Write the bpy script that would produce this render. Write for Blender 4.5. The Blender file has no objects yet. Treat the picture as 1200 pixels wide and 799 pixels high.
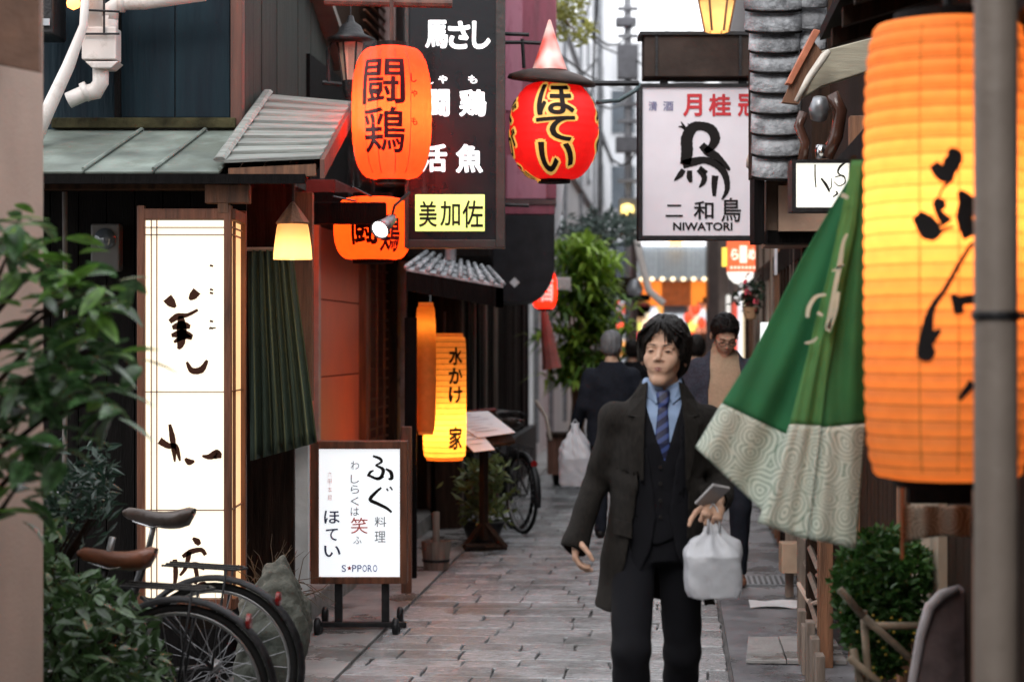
import bpy, bmesh, math, random
import numpy as np
import mathutils.noise as mnoise
from mathutils import Vector as V, Matrix, Euler, Quaternion
random.seed(7); RNG = np.random.default_rng(5)
S = bpy.context.scene
COL = S.collection
PI = math.pi
# ------------------------------------------------------------------ camera
F = 2333.0; HZ = 399.5; CZ = 1.62; W0 = 1200.0
cam_d = bpy.data.cameras.new('camera'); cam = bpy.data.objects.new('camera', cam_d); COL.objects.link(cam)
cam.location = (0, 0, CZ); cam.rotation_euler = (PI/2, 0, 0)
cam_d.sensor_width = 36; cam_d.lens = F/W0*36; cam_d.clip_start = 0.1; cam_d.clip_end = 3000
cam_d.dof.use_dof = True; cam_d.dof.focus_distance = 9.6; cam_d.dof.aperture_fstop = 2.3; cam_d.dof.aperture_blades = 9
S.camera = cam
# ------------------------------------------------------------------ sky, sun, exposure
SUN_EL, SUN_ROT = math.radians(38), math.radians(200)
world = bpy.data.worlds.new('World'); S.world = world; world.use_nodes = True
wn = world.node_tree; wn.nodes.clear()
sky = wn.nodes.new('ShaderNodeTexSky'); sky.sky_type = 'NISHITA'; sky.sun_disc = False
sky.sun_elevation = SUN_EL; sky.sun_rotation = SUN_ROT; sky.air_density = 1.2; sky.dust_density = 2.0; sky.ozone_density = 1.0
hs = wn.nodes.new('ShaderNodeHueSaturation'); hs.inputs['Saturation'].default_value = 0.28
bg = wn.nodes.new('ShaderNodeBackground'); bg.inputs['Strength'].default_value = 0.13
wo = wn.nodes.new('ShaderNodeOutputWorld')
# overcast: an even cloud deck over the clear sky
ct = wn.nodes.new('ShaderNodeTexCoord'); cn = wn.nodes.new('ShaderNodeTexNoise'); cn.inputs['Scale'].default_value = 3; cn.inputs['Detail'].default_value = 4
cr = wn.nodes.new('ShaderNodeValToRGB'); cr.color_ramp.elements[0].color = (.80,.82,.87,1); cr.color_ramp.elements[1].color = (.97,.98,1,1)
cm = wn.nodes.new('ShaderNodeMixRGB'); cm.blend_type = 'MULTIPLY'; cm.inputs[0].default_value = 1; cm.inputs[2].default_value = (9.5,9.5,9.5,1)
cx_ = wn.nodes.new('ShaderNodeMixRGB'); cx_.inputs[0].default_value = .85
wn.links.new(ct.outputs['Generated'], cn.inputs['Vector']); wn.links.new(cn.outputs['Fac'], cr.inputs[0]); wn.links.new(cr.outputs[0], cm.inputs[1])
wn.links.new(sky.outputs[0], hs.inputs['Color']); wn.links.new(hs.outputs[0], cx_.inputs[1]); wn.links.new(cm.outputs[0], cx_.inputs[2]); wn.links.new(cx_.outputs[0], bg.inputs[0]); wn.links.new(bg.outputs[0], wo.inputs[0])
sl = bpy.data.lights.new('sun', 'SUN'); sl.energy = 0.7; sl.angle = math.radians(25); sl.color = (1, .96, .9)
sun = bpy.data.objects.new('sun', sl); COL.objects.link(sun)
sun.rotation_euler = (PI/2 - SUN_EL, 0, PI - SUN_ROT)
S.view_settings.view_transform = 'Standard'; S.view_settings.look = 'None'
S.view_settings.exposure = 1.15; S.view_settings.gamma = 1.0; S.view_settings.use_curve_mapping = False
S.cycles.use_denoising = True
S.cycles.max_bounces = 8; S.cycles.diffuse_bounces = 4; S.cycles.sample_clamp_indirect = 4.0
S.cycles.caustics_reflective = False; S.cycles.caustics_refractive = False
# ------------------------------------------------------------------ coordinates
TH = math.atan(190/F)                       # the alley runs this much to the right of the lens axis
CT, ST = math.cos(TH), math.sin(TH)
def at(px, py, Y): return V(((px-600)/F*Y, Y, CZ-(py-HZ)/F*Y))
def A(u, v, z=0.0): return V((u*CT+v*ST, -u*ST+v*CT, z))     # alley frame: u across, v along
def Yat(px, u): return u/((px-600)/F*CT-ST)
# ------------------------------------------------------------------ materials
MATS = {}
def mat(name, col, rough=.6, metal=0.0, var=.12, scale=8.0, bump=.15, bscale=None, emit=0.0, ecol=None, stretch=(1,1,1),
        col2=None, spec=.5, rand=0.0, trans=0.0, coords='Object', detail=5.0, wear=0.0, wearcol=None, wearscale=3.0, sheen=0.0):
    if name in MATS: return MATS[name]
    if max(col) < .07 and spec == .5 and metal == 0: spec = .18; rough = min(1, rough+.1)
    m = bpy.data.materials.new(name); m.use_nodes = True; nt = m.node_tree; N = nt.nodes; L = nt.links
    b = N['Principled BSDF']; b.inputs['Roughness'].default_value = rough; b.inputs['Metallic'].default_value = metal
    b.inputs['Specular IOR Level'].default_value = spec
    tc = N.new('ShaderNodeTexCoord'); mp = N.new('ShaderNodeMapping'); mp.inputs['Scale'].default_value = stretch
    L.new(tc.outputs[coords], mp.inputs[0])
    no = N.new('ShaderNodeTexNoise'); no.inputs['Scale'].default_value = scale; no.inputs['Detail'].default_value = detail
    L.new(mp.outputs[0], no.inputs['Vector'])
    rp = N.new('ShaderNodeValToRGB'); c2 = col2 or tuple(c*(1-2*var) for c in col)
    c1 = tuple(min(1, c*(1+var)) for c in col) if col2 is None else col
    rp.color_ramp.elements[0].position = .3; rp.color_ramp.elements[1].position = .7
    rp.color_ramp.elements[0].color = (*c2, 1); rp.color_ramp.elements[1].color = (*c1, 1)
    L.new(no.outputs['Fac'], rp.inputs[0]); out = rp.outputs[0]
    if wear > 0:
        n2 = N.new('ShaderNodeTexNoise'); n2.inputs['Scale'].default_value = wearscale; n2.inputs['Detail'].default_value = 8; n2.inputs['Roughness'].default_value = .7
        L.new(mp.outputs[0], n2.inputs['Vector'])
        r2 = N.new('ShaderNodeValToRGB'); r2.color_ramp.elements[0].position = .62-wear*.3; r2.color_ramp.elements[1].position = .72-wear*.2
        L.new(n2.outputs['Fac'], r2.inputs[0])
        mx = N.new('ShaderNodeMixRGB'); L.new(r2.outputs[0], mx.inputs[0]); L.new(out, mx.inputs[1]); mx.inputs[2].default_value = (*(wearcol or (.1,.09,.08)), 1)
        out = mx.outputs[0]
    if rand > 0:
        oi = N.new('ShaderNodeObjectInfo'); mr = N.new('ShaderNodeMapRange'); mr.inputs[3].default_value = 1-rand; mr.inputs[4].default_value = 1+rand
        L.new(oi.outputs['Random'], mr.inputs[0]); hv = N.new('ShaderNodeHueSaturation'); L.new(mr.outputs[0], hv.inputs['Value']); L.new(out, hv.inputs['Color']); out = hv.outputs[0]
    L.new(out, b.inputs['Base Color'])
    if bump > 0:
        nb = N.new('ShaderNodeTexNoise'); nb.inputs['Scale'].default_value = bscale or scale*4; nb.inputs['Detail'].default_value = 6
        L.new(mp.outputs[0], nb.inputs['Vector'])
        bp = N.new('ShaderNodeBump'); bp.inputs['Strength'].default_value = bump; bp.inputs['Distance'].default_value = .02
        L.new(nb.outputs['Fac'], bp.inputs['Height']); L.new(bp.outputs[0], b.inputs['Normal'])
        rr = N.new('ShaderNodeMapRange'); rr.inputs[3].default_value = max(.03, rough-.12); rr.inputs[4].default_value = min(1, rough+.12)
        L.new(no.outputs['Fac'], rr.inputs[0]); L.new(rr.outputs[0], b.inputs['Roughness'])
    if emit > 0:
        b.inputs['Emission Color'].default_value = (*(ecol or col), 1); b.inputs['Emission Strength'].default_value = emit
    if sheen > 0: b.inputs['Sheen Weight'].default_value = sheen
    if trans > 0:
        tr = N.new('ShaderNodeBsdfTranslucent'); L.new(out, tr.inputs[0]); ms = N.new('ShaderNodeMixShader'); ms.inputs[0].default_value = trans
        L.new(b.outputs[0], ms.inputs[1]); L.new(tr.outputs[0], ms.inputs[2]); L.new(ms.outputs[0], N['Material Output'].inputs[0])
    MATS[name] = m; return m
def paper(name, col, emit, trans=.75):
    """lit lantern paper: lets the bulb's light through, faint fibres"""
    return mat(name, col, rough=.6, var=.05, scale=25, bump=.1, bscale=60, trans=trans, emit=emit, ecol=col, detail=3)
# ------------------------------------------------------------------ objects
OFF = {}
def prop(o, label=None, cat=None, group=None, kind=None):
    if label: o['label'] = label
    if cat: o['category'] = cat
    if group: o['group'] = group
    if kind: o['kind'] = kind
    return o
def thing(name, loc, label, cat, group=None, rz=0.0):
    o = bpy.data.objects.new(name, None); COL.objects.link(o); o.location = loc; o.rotation_euler = (0, 0, rz); o.empty_display_size = .1
    prop(o, label, cat, group); OFF[o] = (V(loc), rz); return o
def base(parent):
    """world offset / turn of a parent, parts keep their own origin at it"""
    return OFF.get(parent, (V((0,0,0)), 0.0))
class M:
    def __init__(s): s.v = []; s.f = []; s.uv = None
    def add(s, vs, fs):
        n = len(s.v); s.v += [tuple(p) for p in vs]; s.f += [tuple(i+n for i in f) for f in fs]; return s
    def box(s, c, d, R=None, taper=1.0):
        c = V(c); hx, hy, hz = d[0]/2, d[1]/2, d[2]/2; P = []
        for z in (-1, 1):
            t = taper if z > 0 else 1
            for x, y in ((-1,-1),(1,-1),(1,1),(-1,1)):
                p = V((x*hx*t, y*hy*t, z*hz))
                if R is not None: p = R @ p
                P.append(c+p)
        return s.add(P, [(0,3,2,1),(4,5,6,7),(0,1,5,4),(1,2,6,5),(2,3,7,6),(3,0,4,7)])
    def px(s, x0, y0, x1, y1, Y, d=.05):
        """box facing the street end: picture rectangle at depth Y, real thickness d going back"""
        a = at(x0, y1, Y); b = at(x1, y0, Y)
        return s.box(((a.x+b.x)/2, Y+d/2, (a.z+b.z)/2), (abs(b.x-a.x), d, abs(b.z-a.z)))
    def al(s, u0, u1, v0, v1, z0, z1):
        """box squared to the alley"""
        P = [A(u0,v0,z0),A(u1,v0,z0),A(u1,v1,z0),A(u0,v1,z0),A(u0,v0,z1),A(u1,v0,z1),A(u1,v1,z1),A(u0,v1,z1)]
        return s.add(P, [(0,3,2,1),(4,5,6,7),(0,1,5,4),(1,2,6,5),(2,3,7,6),(3,0,4,7)])
    def quad(s, a, b, c, d): return s.add([a,b,c,d], [(0,1,2,3)])
    def slab(s, a, b, c, d, t):
        """quad a b c d extruded by vector t"""
        P = [V(a),V(b),V(c),V(d)]; t = V(t); P += [p+t for p in P]
        return s.add(P, [(0,3,2,1),(4,5,6,7),(0,1,5,4),(1,2,6,5),(2,3,7,6),(3,0,4,7)])
    def prism(s, pts, t):
        P = [V(p) for p in pts]; t = V(t); n = len(P)
        return s.add(P+[p+t for p in P], [tuple(range(n))[::-1], tuple(range(n, 2*n))]+[(i,(i+1)%n,(i+1)%n+n,i+n) for i in range(n)])
    def tube(s, path, r, n=8, cap=True, flat=1.0):
        path = [V(p) for p in path]; k = len(path); rs = r if hasattr(r, '__len__') else [r]*k
        up = None; rings = []
        for i, p in enumerate(path):
            t = (path[min(i+1,k-1)]-path[max(i-1,0)]).normalized()
            if up is None:
                up = V((0,0,1)) if abs(t.z) < .9 else V((1,0,0))
            a = t.cross(up); a.normalize(); b = a.cross(t).normalized(); up = b
            rings.append([p+(a*math.cos(q*2*PI/n)+b*math.sin(q*2*PI/n)*flat)*rs[i] for q in range(n)])
        vs = [q for g in rings for q in g]
        fs = [(i*n+j, i*n+(j+1)%n, (i+1)*n+(j+1)%n, (i+1)*n+j) for i in range(k-1) for j in range(n)]
        if cap: fs += [tuple(range(n))[::-1], tuple((k-1)*n+j for j in range(n))]
        return s.add(vs, fs)
    def lathe(s, c, prof, n=32, R=None, close=False):
        c = V(c); vs = []; k = len(prof)
        for r, z in prof:
            for j in range(n):
                p = V((r*math.cos(2*PI*j/n), r*math.sin(2*PI*j/n), z))
                if R is not None: p = R @ p
                vs.append(c+p)
        fs = [(i*n+j, i*n+(j+1)%n, (i+1)*n+(j+1)%n, (i+1)*n+j) for i in range(k-1) for j in range(n)]
        if close: fs += [tuple(range(n))[::-1], tuple((k-1)*n+j for j in range(n))]
        return s.add(vs, fs)
    def grid(s, fn, nu, nv, thick=None):
        vs = [fn(i/nu, j/nv) for j in range(nv+1) for i in range(nu+1)]
        fs = [(j*(nu+1)+i, j*(nu+1)+i+1, (j+1)*(nu+1)+i+1, (j+1)*(nu+1)+i) for j in range(nv) for i in range(nu)]
        return s.add(vs, fs)
    def obj(s, name, m, parent=None, smooth=False, bev=0.0, solid=0.0, uv=None, origin=None, kind=None, label=None):
        off, rz = base(parent)
        if parent is None and origin is None:
            A_ = np.array(s.v); origin = V((float(A_[:,0].mean()), float(A_[:,1].mean()), float(A_[:,2].min())))
        me = bpy.data.meshes.new(name)
        if parent is None: off = V(origin)
        vv = np.array(s.v, dtype=float)-np.array(off)[None]
        if rz:
            c, q = math.cos(-rz), math.sin(-rz); vv = np.stack([vv[:,0]*c-vv[:,1]*q, vv[:,0]*q+vv[:,1]*c, vv[:,2]], 1)
        me.from_pydata(vv.tolist(), [], s.f)
        if uv is not None:
            l = me.uv_layers.new(name='UVMap'); idx = np.zeros(len(me.loops), dtype=np.int32); me.loops.foreach_get('vertex_index', idx)
            l.data.foreach_set('uv', np.array(uv, dtype=float)[idx].ravel())
        me.materials.append(m)
        if smooth: me.polygons.foreach_set('use_smooth', [True]*len(me.polygons))
        me.update()
        o = bpy.data.objects.new(name, me); COL.objects.link(o)
        if parent is not None: o.parent = parent
        else: o.location = off
        OFF[o] = (V(off), rz)
        if bev: md = o.modifiers.new('b', 'BEVEL'); md.width = bev; md.segments = 2; md.limit_method = 'ANGLE'; md.angle_limit = .7
        if solid: md = o.modifiers.new('s', 'SOLIDIFY'); md.thickness = solid; md.offset = 0
        prop(o, label, None, None, kind)
        return o
def clone(o, dloc=(0,0,0), rot=None, scale=None, parent=None, deep=True):
    """copy of a thing or part with its parts; meshes shared"""
    c = o.copy(); COL.objects.link(c)
    if parent is not None: c.parent = parent
    c.location = V(o.location)+V(dloc)
    if rot is not None: c.rotation_euler = rot
    if scale is not None: c.scale = scale
    for ch in (list(o.children) if deep else []):
        clone(ch, parent=c)
    return c
def put(name, me, parent, loc, rot=(0,0,0), scale=(1,1,1)):
    """a piece sharing mesh me, at world loc, under parent"""
    o = bpy.data.objects.new(name, me); COL.objects.link(o); off, rz = base(parent)
    o.parent = parent; o.location = V(loc)-off; o.rotation_euler = rot; o.scale = scale; return o
def lamp(name, loc, power, col, parent, r=.04):
    l = bpy.data.lights.new(name, 'POINT'); l.energy = power; l.color = col; l.shadow_soft_size = r
    o = bpy.data.objects.new(name, l); COL.objects.link(o); o.parent = parent; o.location = V(loc)-base(parent)[0]; return o
# ------------------------------------------------------------------ lettering
def glyphs(text, bold=0.0, subdiv=0, italic=0):
    c = bpy.data.curves.new('t', 'FONT'); c.body = text; c.offset = bold; c.shear = italic; c.resolution_u = 4; c.align_x = 'LEFT'
    o = bpy.data.objects.new('t', c); COL.objects.link(o); bpy.context.view_layer.update()
    me = bpy.data.meshes.new_from_object(o.evaluated_get(bpy.context.evaluated_depsgraph_get()))
    bm = bmesh.new(); bm.from_mesh(me)
    if subdiv:
        bmesh.ops.triangulate(bm, faces=bm.faces[:])
        for _ in range(subdiv):
            es = [e for e in bm.edges if e.calc_length() > .12]
            if es: bmesh.ops.subdivide_edges(bm, edges=es, cuts=1)
            bmesh.ops.triangulate(bm, faces=bm.faces[:])
    vs = np.array([v.co[:] for v in bm.verts]); fs = [tuple(v.index for v in f.verts) for f in bm.faces]
    bm.free(); bpy.data.objects.remove(o); bpy.data.curves.remove(c); bpy.data.meshes.remove(me)
    return vs, fs
def letter(mm, text, box, fn, bold=0.0, subdiv=0, keep=False, ring=8):
    """fit text in box (x0,z0,x1,z1) of a local plane, fn maps (x,z)->world"""
    fat = max(0, bold-.006); vs, fs = glyphs(text, min(bold, .006), subdiv); lo = vs.min(0); hi = vs.max(0)
    x0, z0, x1, z1 = box; sx = (x1-x0)/max(hi[0]-lo[0], 1e-6); sz = (z1-z0)/max(hi[1]-lo[1], 1e-6)
    if keep: sx = sz = min(sx, sz); x0 = (x0+x1)/2-(hi[0]-lo[0])*sx/2; z0 = (z0+z1)/2-(hi[1]-lo[1])*sz/2
    if fat <= 0: mm.add([fn(x0+(a-lo[0])*sx, z0+(b-lo[1])*sz) for a, b, _ in vs], fs); return
    for k in range(ring):   # heavier weight: the same strokes shifted round a small circle
        dx, dz = fat*math.cos(2*PI*k/ring), fat*math.sin(2*PI*k/ring)
        ps = [fn(x0+(a-lo[0]+dx)*sx, z0+(b-lo[1]+dz)*sz) for a, b, _ in vs]
        mm.add([p+V((0,-.00025*k,0)) for p in ps], fs)
def stroke(mm, pts, ws, fn, n=10):
    """tapered brush stroke through pts (Catmull-Rom) with half widths ws"""
    P = [pts[0]]+list(pts)+[pts[-1]]; Wd = [ws[0]]+list(ws)+[ws[-1]]; L = []; R = []
    C = []
    for i in range(1, len(P)-2):
        for k in range(n + (1 if i == len(P)-3 else 0)):
            t = k/n
            q = [0.5*((2*P[i][a])+(-P[i-1][a]+P[i+1][a])*t+(2*P[i-1][a]-5*P[i][a]+4*P[i+1][a]-P[i+2][a])*t*t+(-P[i-1][a]+3*P[i][a]-3*P[i+1][a]+P[i+2][a])*t**3) for a in (0,1)]
            C.append((q[0], q[1], Wd[i]*(1-t)+Wd[i+1]*t))
    for i, (x, z, w) in enumerate(C):
        a = C[max(i-1,0)]; b = C[min(i+1,len(C)-1)]; dx, dz = b[0]-a[0], b[1]-a[1]; l = math.hypot(dx,dz) or 1
        w *= 1+.04*math.sin(i*1.7)
        L.append(fn(x-dz/l*w, z+dx/l*w)); R.append(fn(x+dz/l*w, z-dx/l*w))
    k = len(L); mm.add(L+R, [(i, i+1, k+i+1, k+i) for i in range(k-1)])
def pxplane(Y, e=.004):
    """maps picture coordinates onto the plane Y"""
    def fn(x, z): p = at(x, z, Y); p.y -= e; return p
    return fn
# ------------------------------------------------------------------ implicit surfaces (people)
def smin(a, b, k): h = np.clip(.5+.5*(b-a)/k, 0, 1); return b*(1-h)+a*h-k*h*(1-h)
def smax(a, b, k): return -smin(-a, -b, k)
def rc(P, a, b, ra, rb, s=(1,1,1)):
    s = np.array(s, float); a = np.array(a, float)*s; b = np.array(b, float)*s; Q = P*s; d = b-a
    t = np.clip(((Q-a)@d)/max(d@d, 1e-9), 0, 1); return (np.linalg.norm(Q-a-t[:,None]*d, axis=1)-(ra+(rb-ra)*t))/s.max()
def ell(P, c, r):
    r = np.array(r, float); q = (P-np.array(c, float)); k0 = np.linalg.norm(q/r, axis=1); k1 = np.linalg.norm(q/(r*r), axis=1)
    return k0*(k0-1)/np.maximum(k1, 1e-6)
def loft(P, rows, n=2.2):
    """rows: (z, half width, half depth, cx, cy)"""
    R = np.array(sorted(rows)); z = P[:,2]; a, b, cx, cy = (np.interp(z, R[:,0], R[:,i]) for i in (1,2,3,4))
    x = np.abs(P[:,0]-cx)/a; y = np.abs(P[:,1]-cy)/b
    d = ((x**n+y**n)**(1/n)-1)*np.minimum(a, b)
    return np.maximum(d, np.maximum(R[0,0]-z, z-R[-1,0]))
def surf(fn, lo, hi, h):
    """surface nets of fn<0 on a blockwise grid"""
    lo = np.array(lo, float); hi = np.array(hi, float); B = 8
    nb = np.ceil((hi-lo)/h/B).astype(int)+1; n = nb*B+1
    bc = np.stack(np.meshgrid(*[np.arange(k) for k in nb], indexing='ij'), -1).reshape(-1,3)
    d = fn(lo+(bc*B+B/2)*h); D = np.ones(n)
    rad = B*h*.87*1.5+.012
    near = bc[np.abs(d) < rad]; far = bc[d <= -rad]
    for b in far: D[b[0]*B:b[0]*B+B+1, b[1]*B:b[1]*B+B+1, b[2]*B:b[2]*B+B+1] = -1
    loc = np.stack(np.meshgrid(*[np.arange(B+1)]*3, indexing='ij'), -1).reshape(-1,3)
    for c0 in range(0, len(near), 400):
        nn = near[c0:c0+400]; idx = (nn[:,None,:]*B+loc[None]).reshape(-1,3)
        D[idx[:,0],idx[:,1],idx[:,2]] = fn(lo+idx*h)
    D[0]=D[-1]=1; D[:,0]=D[:,-1]=1; D[:,:,0]=D[:,:,-1]=1
    sg = D < 0; m = [k-1 for k in n]
    cnt = np.zeros(m, int); 
    for dx in (0,1):
        for dy in (0,1):
            for dz in (0,1): cnt += sg[dx:m[0]+dx, dy:m[1]+dy, dz:m[2]+dz]
    act = (cnt > 0) & (cnt < 8); ids = -np.ones(m, int); C = np.argwhere(act); ids[act] = np.arange(len(C))
    acc = np.zeros((len(C),3)); num = np.zeros(len(C))
    cs = [(0,0,0),(1,0,0),(0,1,0),(1,1,0),(0,0,1),(1,0,1),(0,1,1),(1,1,1)]
    ed = [(0,1),(2,3),(4,5),(6,7),(0,2),(1,3),(4,6),(5,7),(0,4),(1,5),(2,6),(3,7)]
    vals = [D[C[:,0]+a, C[:,1]+b, C[:,2]+c] for a,b,c in cs]
    for i, j in ed:
        a, b = vals[i], vals[j]; ok = (a < 0) != (b < 0); t = np.where(ok, a/np.where(ok, a-b, 1), 0)
        p = np.array(cs[i])+t[:,None]*(np.array(cs[j])-np.array(cs[i])); acc += p*ok[:,None]; num += ok
    Vv = lo+(C+acc/num[:,None])*h
    faces = []
    for ax in range(3):
        sl0 = [slice(0,-1)]*3; sl0[ax] = slice(0,-1); s1 = [slice(None)]*3
        a = D.take(range(0, n[ax]-1), ax) < 0; b = D.take(range(1, n[ax]), ax) < 0
        X = np.argwhere(a != b); o1, o2 = [q for q in range(3) if q != ax]
        X = X[(X[:,o1] > 0) & (X[:,o2] > 0) & (X[:,o1] < m[o1]) & (X[:,o2] < m[o2])]
        def g(d1, d2): Y = X.copy(); Y[:,o1] -= d1; Y[:,o2] -= d2; return ids[Y[:,0],Y[:,1],Y[:,2]]
        q = np.stack([g(0,0), g(1,0), g(1,1), g(0,1)], 1)
        flip = a[X[:,0],X[:,1],X[:,2]]
        if ax == 1: flip = ~flip
        q[~flip] = q[~flip][:, ::-1]; faces.append(q)
    Fq = np.concatenate(faces); Fq = Fq[(Fq >= 0).all(1)][:, ::-1]
    return Vv, Fq
def sdf_obj(name, pieces, m, parent, T=lambda v: v):
    mm = M()
    for fn, lo, hi, h in pieces:
        v, f = surf(fn, lo, hi, h); mm.add(T(v).tolist(), f.tolist())
    return mm.obj(name, m, parent, smooth=True)
def wr(P, amp, f=1.0, ph=0.0, zs=1.0):
    """cloth folds"""
    x, y, z = P[:,0]*f, P[:,1]*f, P[:,2]*f*zs
    return amp*(np.sin(x*38+z*21+ph)*np.sin(z*33-x*17+y*25+ph*2)+.6*np.sin(x*71-z*55+y*60+ph)*np.sin(z*20+ph))
HAIRF = {}
def head_sdf(P, big=False):
    Q = P.copy(); Q[:,0] = np.abs(Q[:,0])
    d = ell(P, (0,.014,.042), (.077,.095,.083))
    d = smin(d, ell(P, (0,-.022,-.028), (.0545,.069,.087)), .028)
    d = smin(d, rc(Q, (.040,.012,-.040), (.009,-.060,-.102), .015, .014), .022)
    d = smin(d, ell(P, (0,-.067,-.099), (.022,.016,.016)), .022)
    d = smin(d, ell(Q, (.038,-.060,-.024), (.022,.022,.024)), .026)
    d = smin(d, rc(Q, (.008,-.088,.026), (.042,-.074,.024), .008, .008), .014)
    d = smax(d, -ell(Q, (.031,-.101,.004), (.017,.0135,.010)), .012)
    d = smin(d, ell(Q, (.031,-.076,.003), (.0145,.0125,.012)), .003)
    d = smin(d, rc(P, (0,-.088,.014), (0,-.103,-.021), .0062, .0085), .012)
    d = smin(d, ell(P, (0,-.103,-.026), (.0090,.0085,.0075)), .007)
    d = smin(d, ell(Q, (.0125,-.094,-.029), (.0072,.008,.006)), .006)
    d = smin(d, ell(P, (0,-.078,-.055), (.034,.011,.018)), .020)
    d = smin(d, rc(Q, (0,-.0918,-.0560), (.022,-.0848,-.0595), .0045, .0025), .004)
    d = smin(d, rc(Q, (0,-.0905,-.0655), (.018,-.0845,-.064), .0055, .003), .004)
    d = smax(d, -rc(Q, (0,-.0985,-.0603), (.026,-.0885,-.061), .0030, .0022), .003)
    e = ell(Q, (.080,.018,-.006), (.010,.018,.031)); e = smax(e, -ell(Q, (.092,.012,-.002), (.009,.009,.017)), .005)
    d = smin(d, e, .006)
    d = smin(d, rc(P, (0,.030,-.07), (0,.042,-.19), .045, .054), .018)
    return d
def fingers(P, M4, curl=.5, spread=0.06, thumb=.6, mirror=1):
    """hand in local frame: wrist at origin, fingers along -z, palm faces -y, thumb on +x*mirror"""
    Q = P@M4[:3,:3]; Q = Q-(M4[:3,3]@M4[:3,:3]); Q = Q.copy(); Q[:,0] *= mirror
    d = rc(Q, (0,0,.03), (0,0,-.02), .026, .028, (1,1.5,1))
    d = smin(d, rc(Q, (.016,0,-.035), (.022,0,-.082), .022, .016, (1,1.35,1)), .012)
    d = smin(d, rc(Q, (-.016,0,-.035), (-.022,0,-.078), .022, .015, (1,1.35,1)), .012)
    for i, (x, L) in enumerate(((.030,.072),(.010,.080),(-.011,.075),(-.031,.060))):
        z0 = -.085+(.006 if i in (0,3) else 0); p = np.array((x, 0, z0)); a = curl*(1+.12*i)+.1
        for k, (fr, r) in enumerate(((.45,.0088),(.32,.0078),(.23,.0068))):
            q = p+L*fr*np.array((math.sin(spread*(1.5-i)*.8), -math.sin(a), -math.cos(a)))
            d = smin(d, rc(Q, p, q, r, r*.9), .0035); p = q; a += curl*1.1
    p = np.array((.026,-.006,-.022)); q = p+.045*np.array((.65,-.45*thumb-.2,-.62)); r = q+.032*np.array((.25,-.6*thumb-.1,-.75)); s = r+.024*np.array((-.05,-.6*thumb,-.8))
    d = smin(d, rc(Q, p, q, .015, .0105), .010); d = smin(d, rc(Q, q, r, .0100, .0088), .003); d = smin(d, rc(Q, r, s, .0088, .0072), .003)
    return d
def frame(loc, zdir, ydir):
    """matrix whose -z runs along zdir (finger direction) and -y along ydir (palm side)"""
    z = -V(zdir).normalized(); y = -V(ydir); y = (y-z*y.dot(z)).normalized(); x = y.cross(z)
    return np.array([[x.x,y.x,z.x,loc[0]],[x.y,y.y,z.y,loc[1]],[x.z,y.z,z.z,loc[2]],[0,0,0,1]])
def headframe(c, yaw, pitch, roll):
    R = Euler((pitch, roll, yaw), 'XYZ').to_matrix(); M4 = np.eye(4); M4[:3,:3] = np.array(R); M4[:3,3] = c; return M4
def tol(P, M4): return (P-M4[:3,3])@M4[:3,:3]
def tow(v, M4): return np.asarray(v)@M4[:3,:3].T+M4[:3,3]
# ------------------------------------------------------------------ surface materials
def stone_mat():
    m = mat('paving_stone', (.42,.43,.445), rough=.24, var=.30, scale=7, bump=.45, bscale=22, rand=.24, wear=.5, wearcol=(.20,.195,.195), wearscale=7, stretch=(.8,1.2,1))
    return m
stone_m = stone_mat(); stone_m.node_tree.nodes['Principled BSDF'].inputs['Specular IOR Level'].default_value = .6
grout_m = mat('paving_joint', (.12,.115,.115), rough=.8, var=.3, scale=6, bump=.6, bscale=40)
concrete_m = mat('concrete', (.30,.29,.285), rough=.55, var=.16, scale=3, bump=.35, bscale=60, wear=.35, wearcol=(.13,.12,.115), wearscale=2)
asphalt_m = mat('wet_asphalt', (.19,.19,.205), rough=.40, var=.2, scale=4, bump=.5, bscale=120, wear=.4, wearcol=(.075,.075,.085), wearscale=1.5)
def wet(m, lo=.07, sc=1.3):
    # damp patches: smoother and darker where water lies
    nt = m.node_tree; N = nt.nodes; L = nt.links; b = N['Principled BSDF']; g = N.new('ShaderNodeNewGeometry'); n = N.new('ShaderNodeTexNoise'); n.inputs['Scale'].default_value = sc; n.inputs['Detail'].default_value = 6; n.inputs['Roughness'].default_value = .65
    L.new(g.outputs['Position'], n.inputs['Vector']); r = N.new('ShaderNodeValToRGB'); r.color_ramp.elements[0].position = .50; r.color_ramp.elements[1].position = .60; L.new(n.outputs['Fac'], r.inputs[0])
    def src(s): return [l.from_socket for l in nt.links if l.to_socket == b.inputs[s]][0]
    a = N.new('ShaderNodeMixRGB'); L.new(r.outputs[0], a.inputs[0]); L.new(src('Roughness'), a.inputs[1]); a.inputs[2].default_value = (lo,lo,lo,1); L.new(a.outputs[0], b.inputs['Roughness'])
    c = N.new('ShaderNodeMixRGB'); c.blend_type = 'MULTIPLY'; L.new(r.outputs[0], c.inputs[0]); L.new(src('Base Color'), c.inputs[1]); c.inputs[2].default_value = (.62,.60,.58,1); L.new(c.outputs[0], b.inputs['Base Color'])
for m_ in (stone_m, concrete_m, asphalt_m): wet(m_)
kerb_m = mat('kerb_stone', (.27,.26,.245), rough=.6, var=.2, scale=10, bump=.5, bscale=70, rand=.15)
dark_wood = mat('dark_wood', (.032,.018,.012), spec=.10, rough=.65, var=.35, scale=5, bump=.4, bscale=30, stretch=(6,6,.5))
black_wood = mat('black_wood', (.006,.005,.005), spec=.08, rough=.6, var=.3, scale=5, bump=.4, bscale=30, stretch=(6,6,.5))
brown_wood = mat('brown_wood', (.20,.09,.045), rough=.6, var=.3, scale=5, bump=.4, bscale=30, stretch=(6,6,.5))
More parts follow.
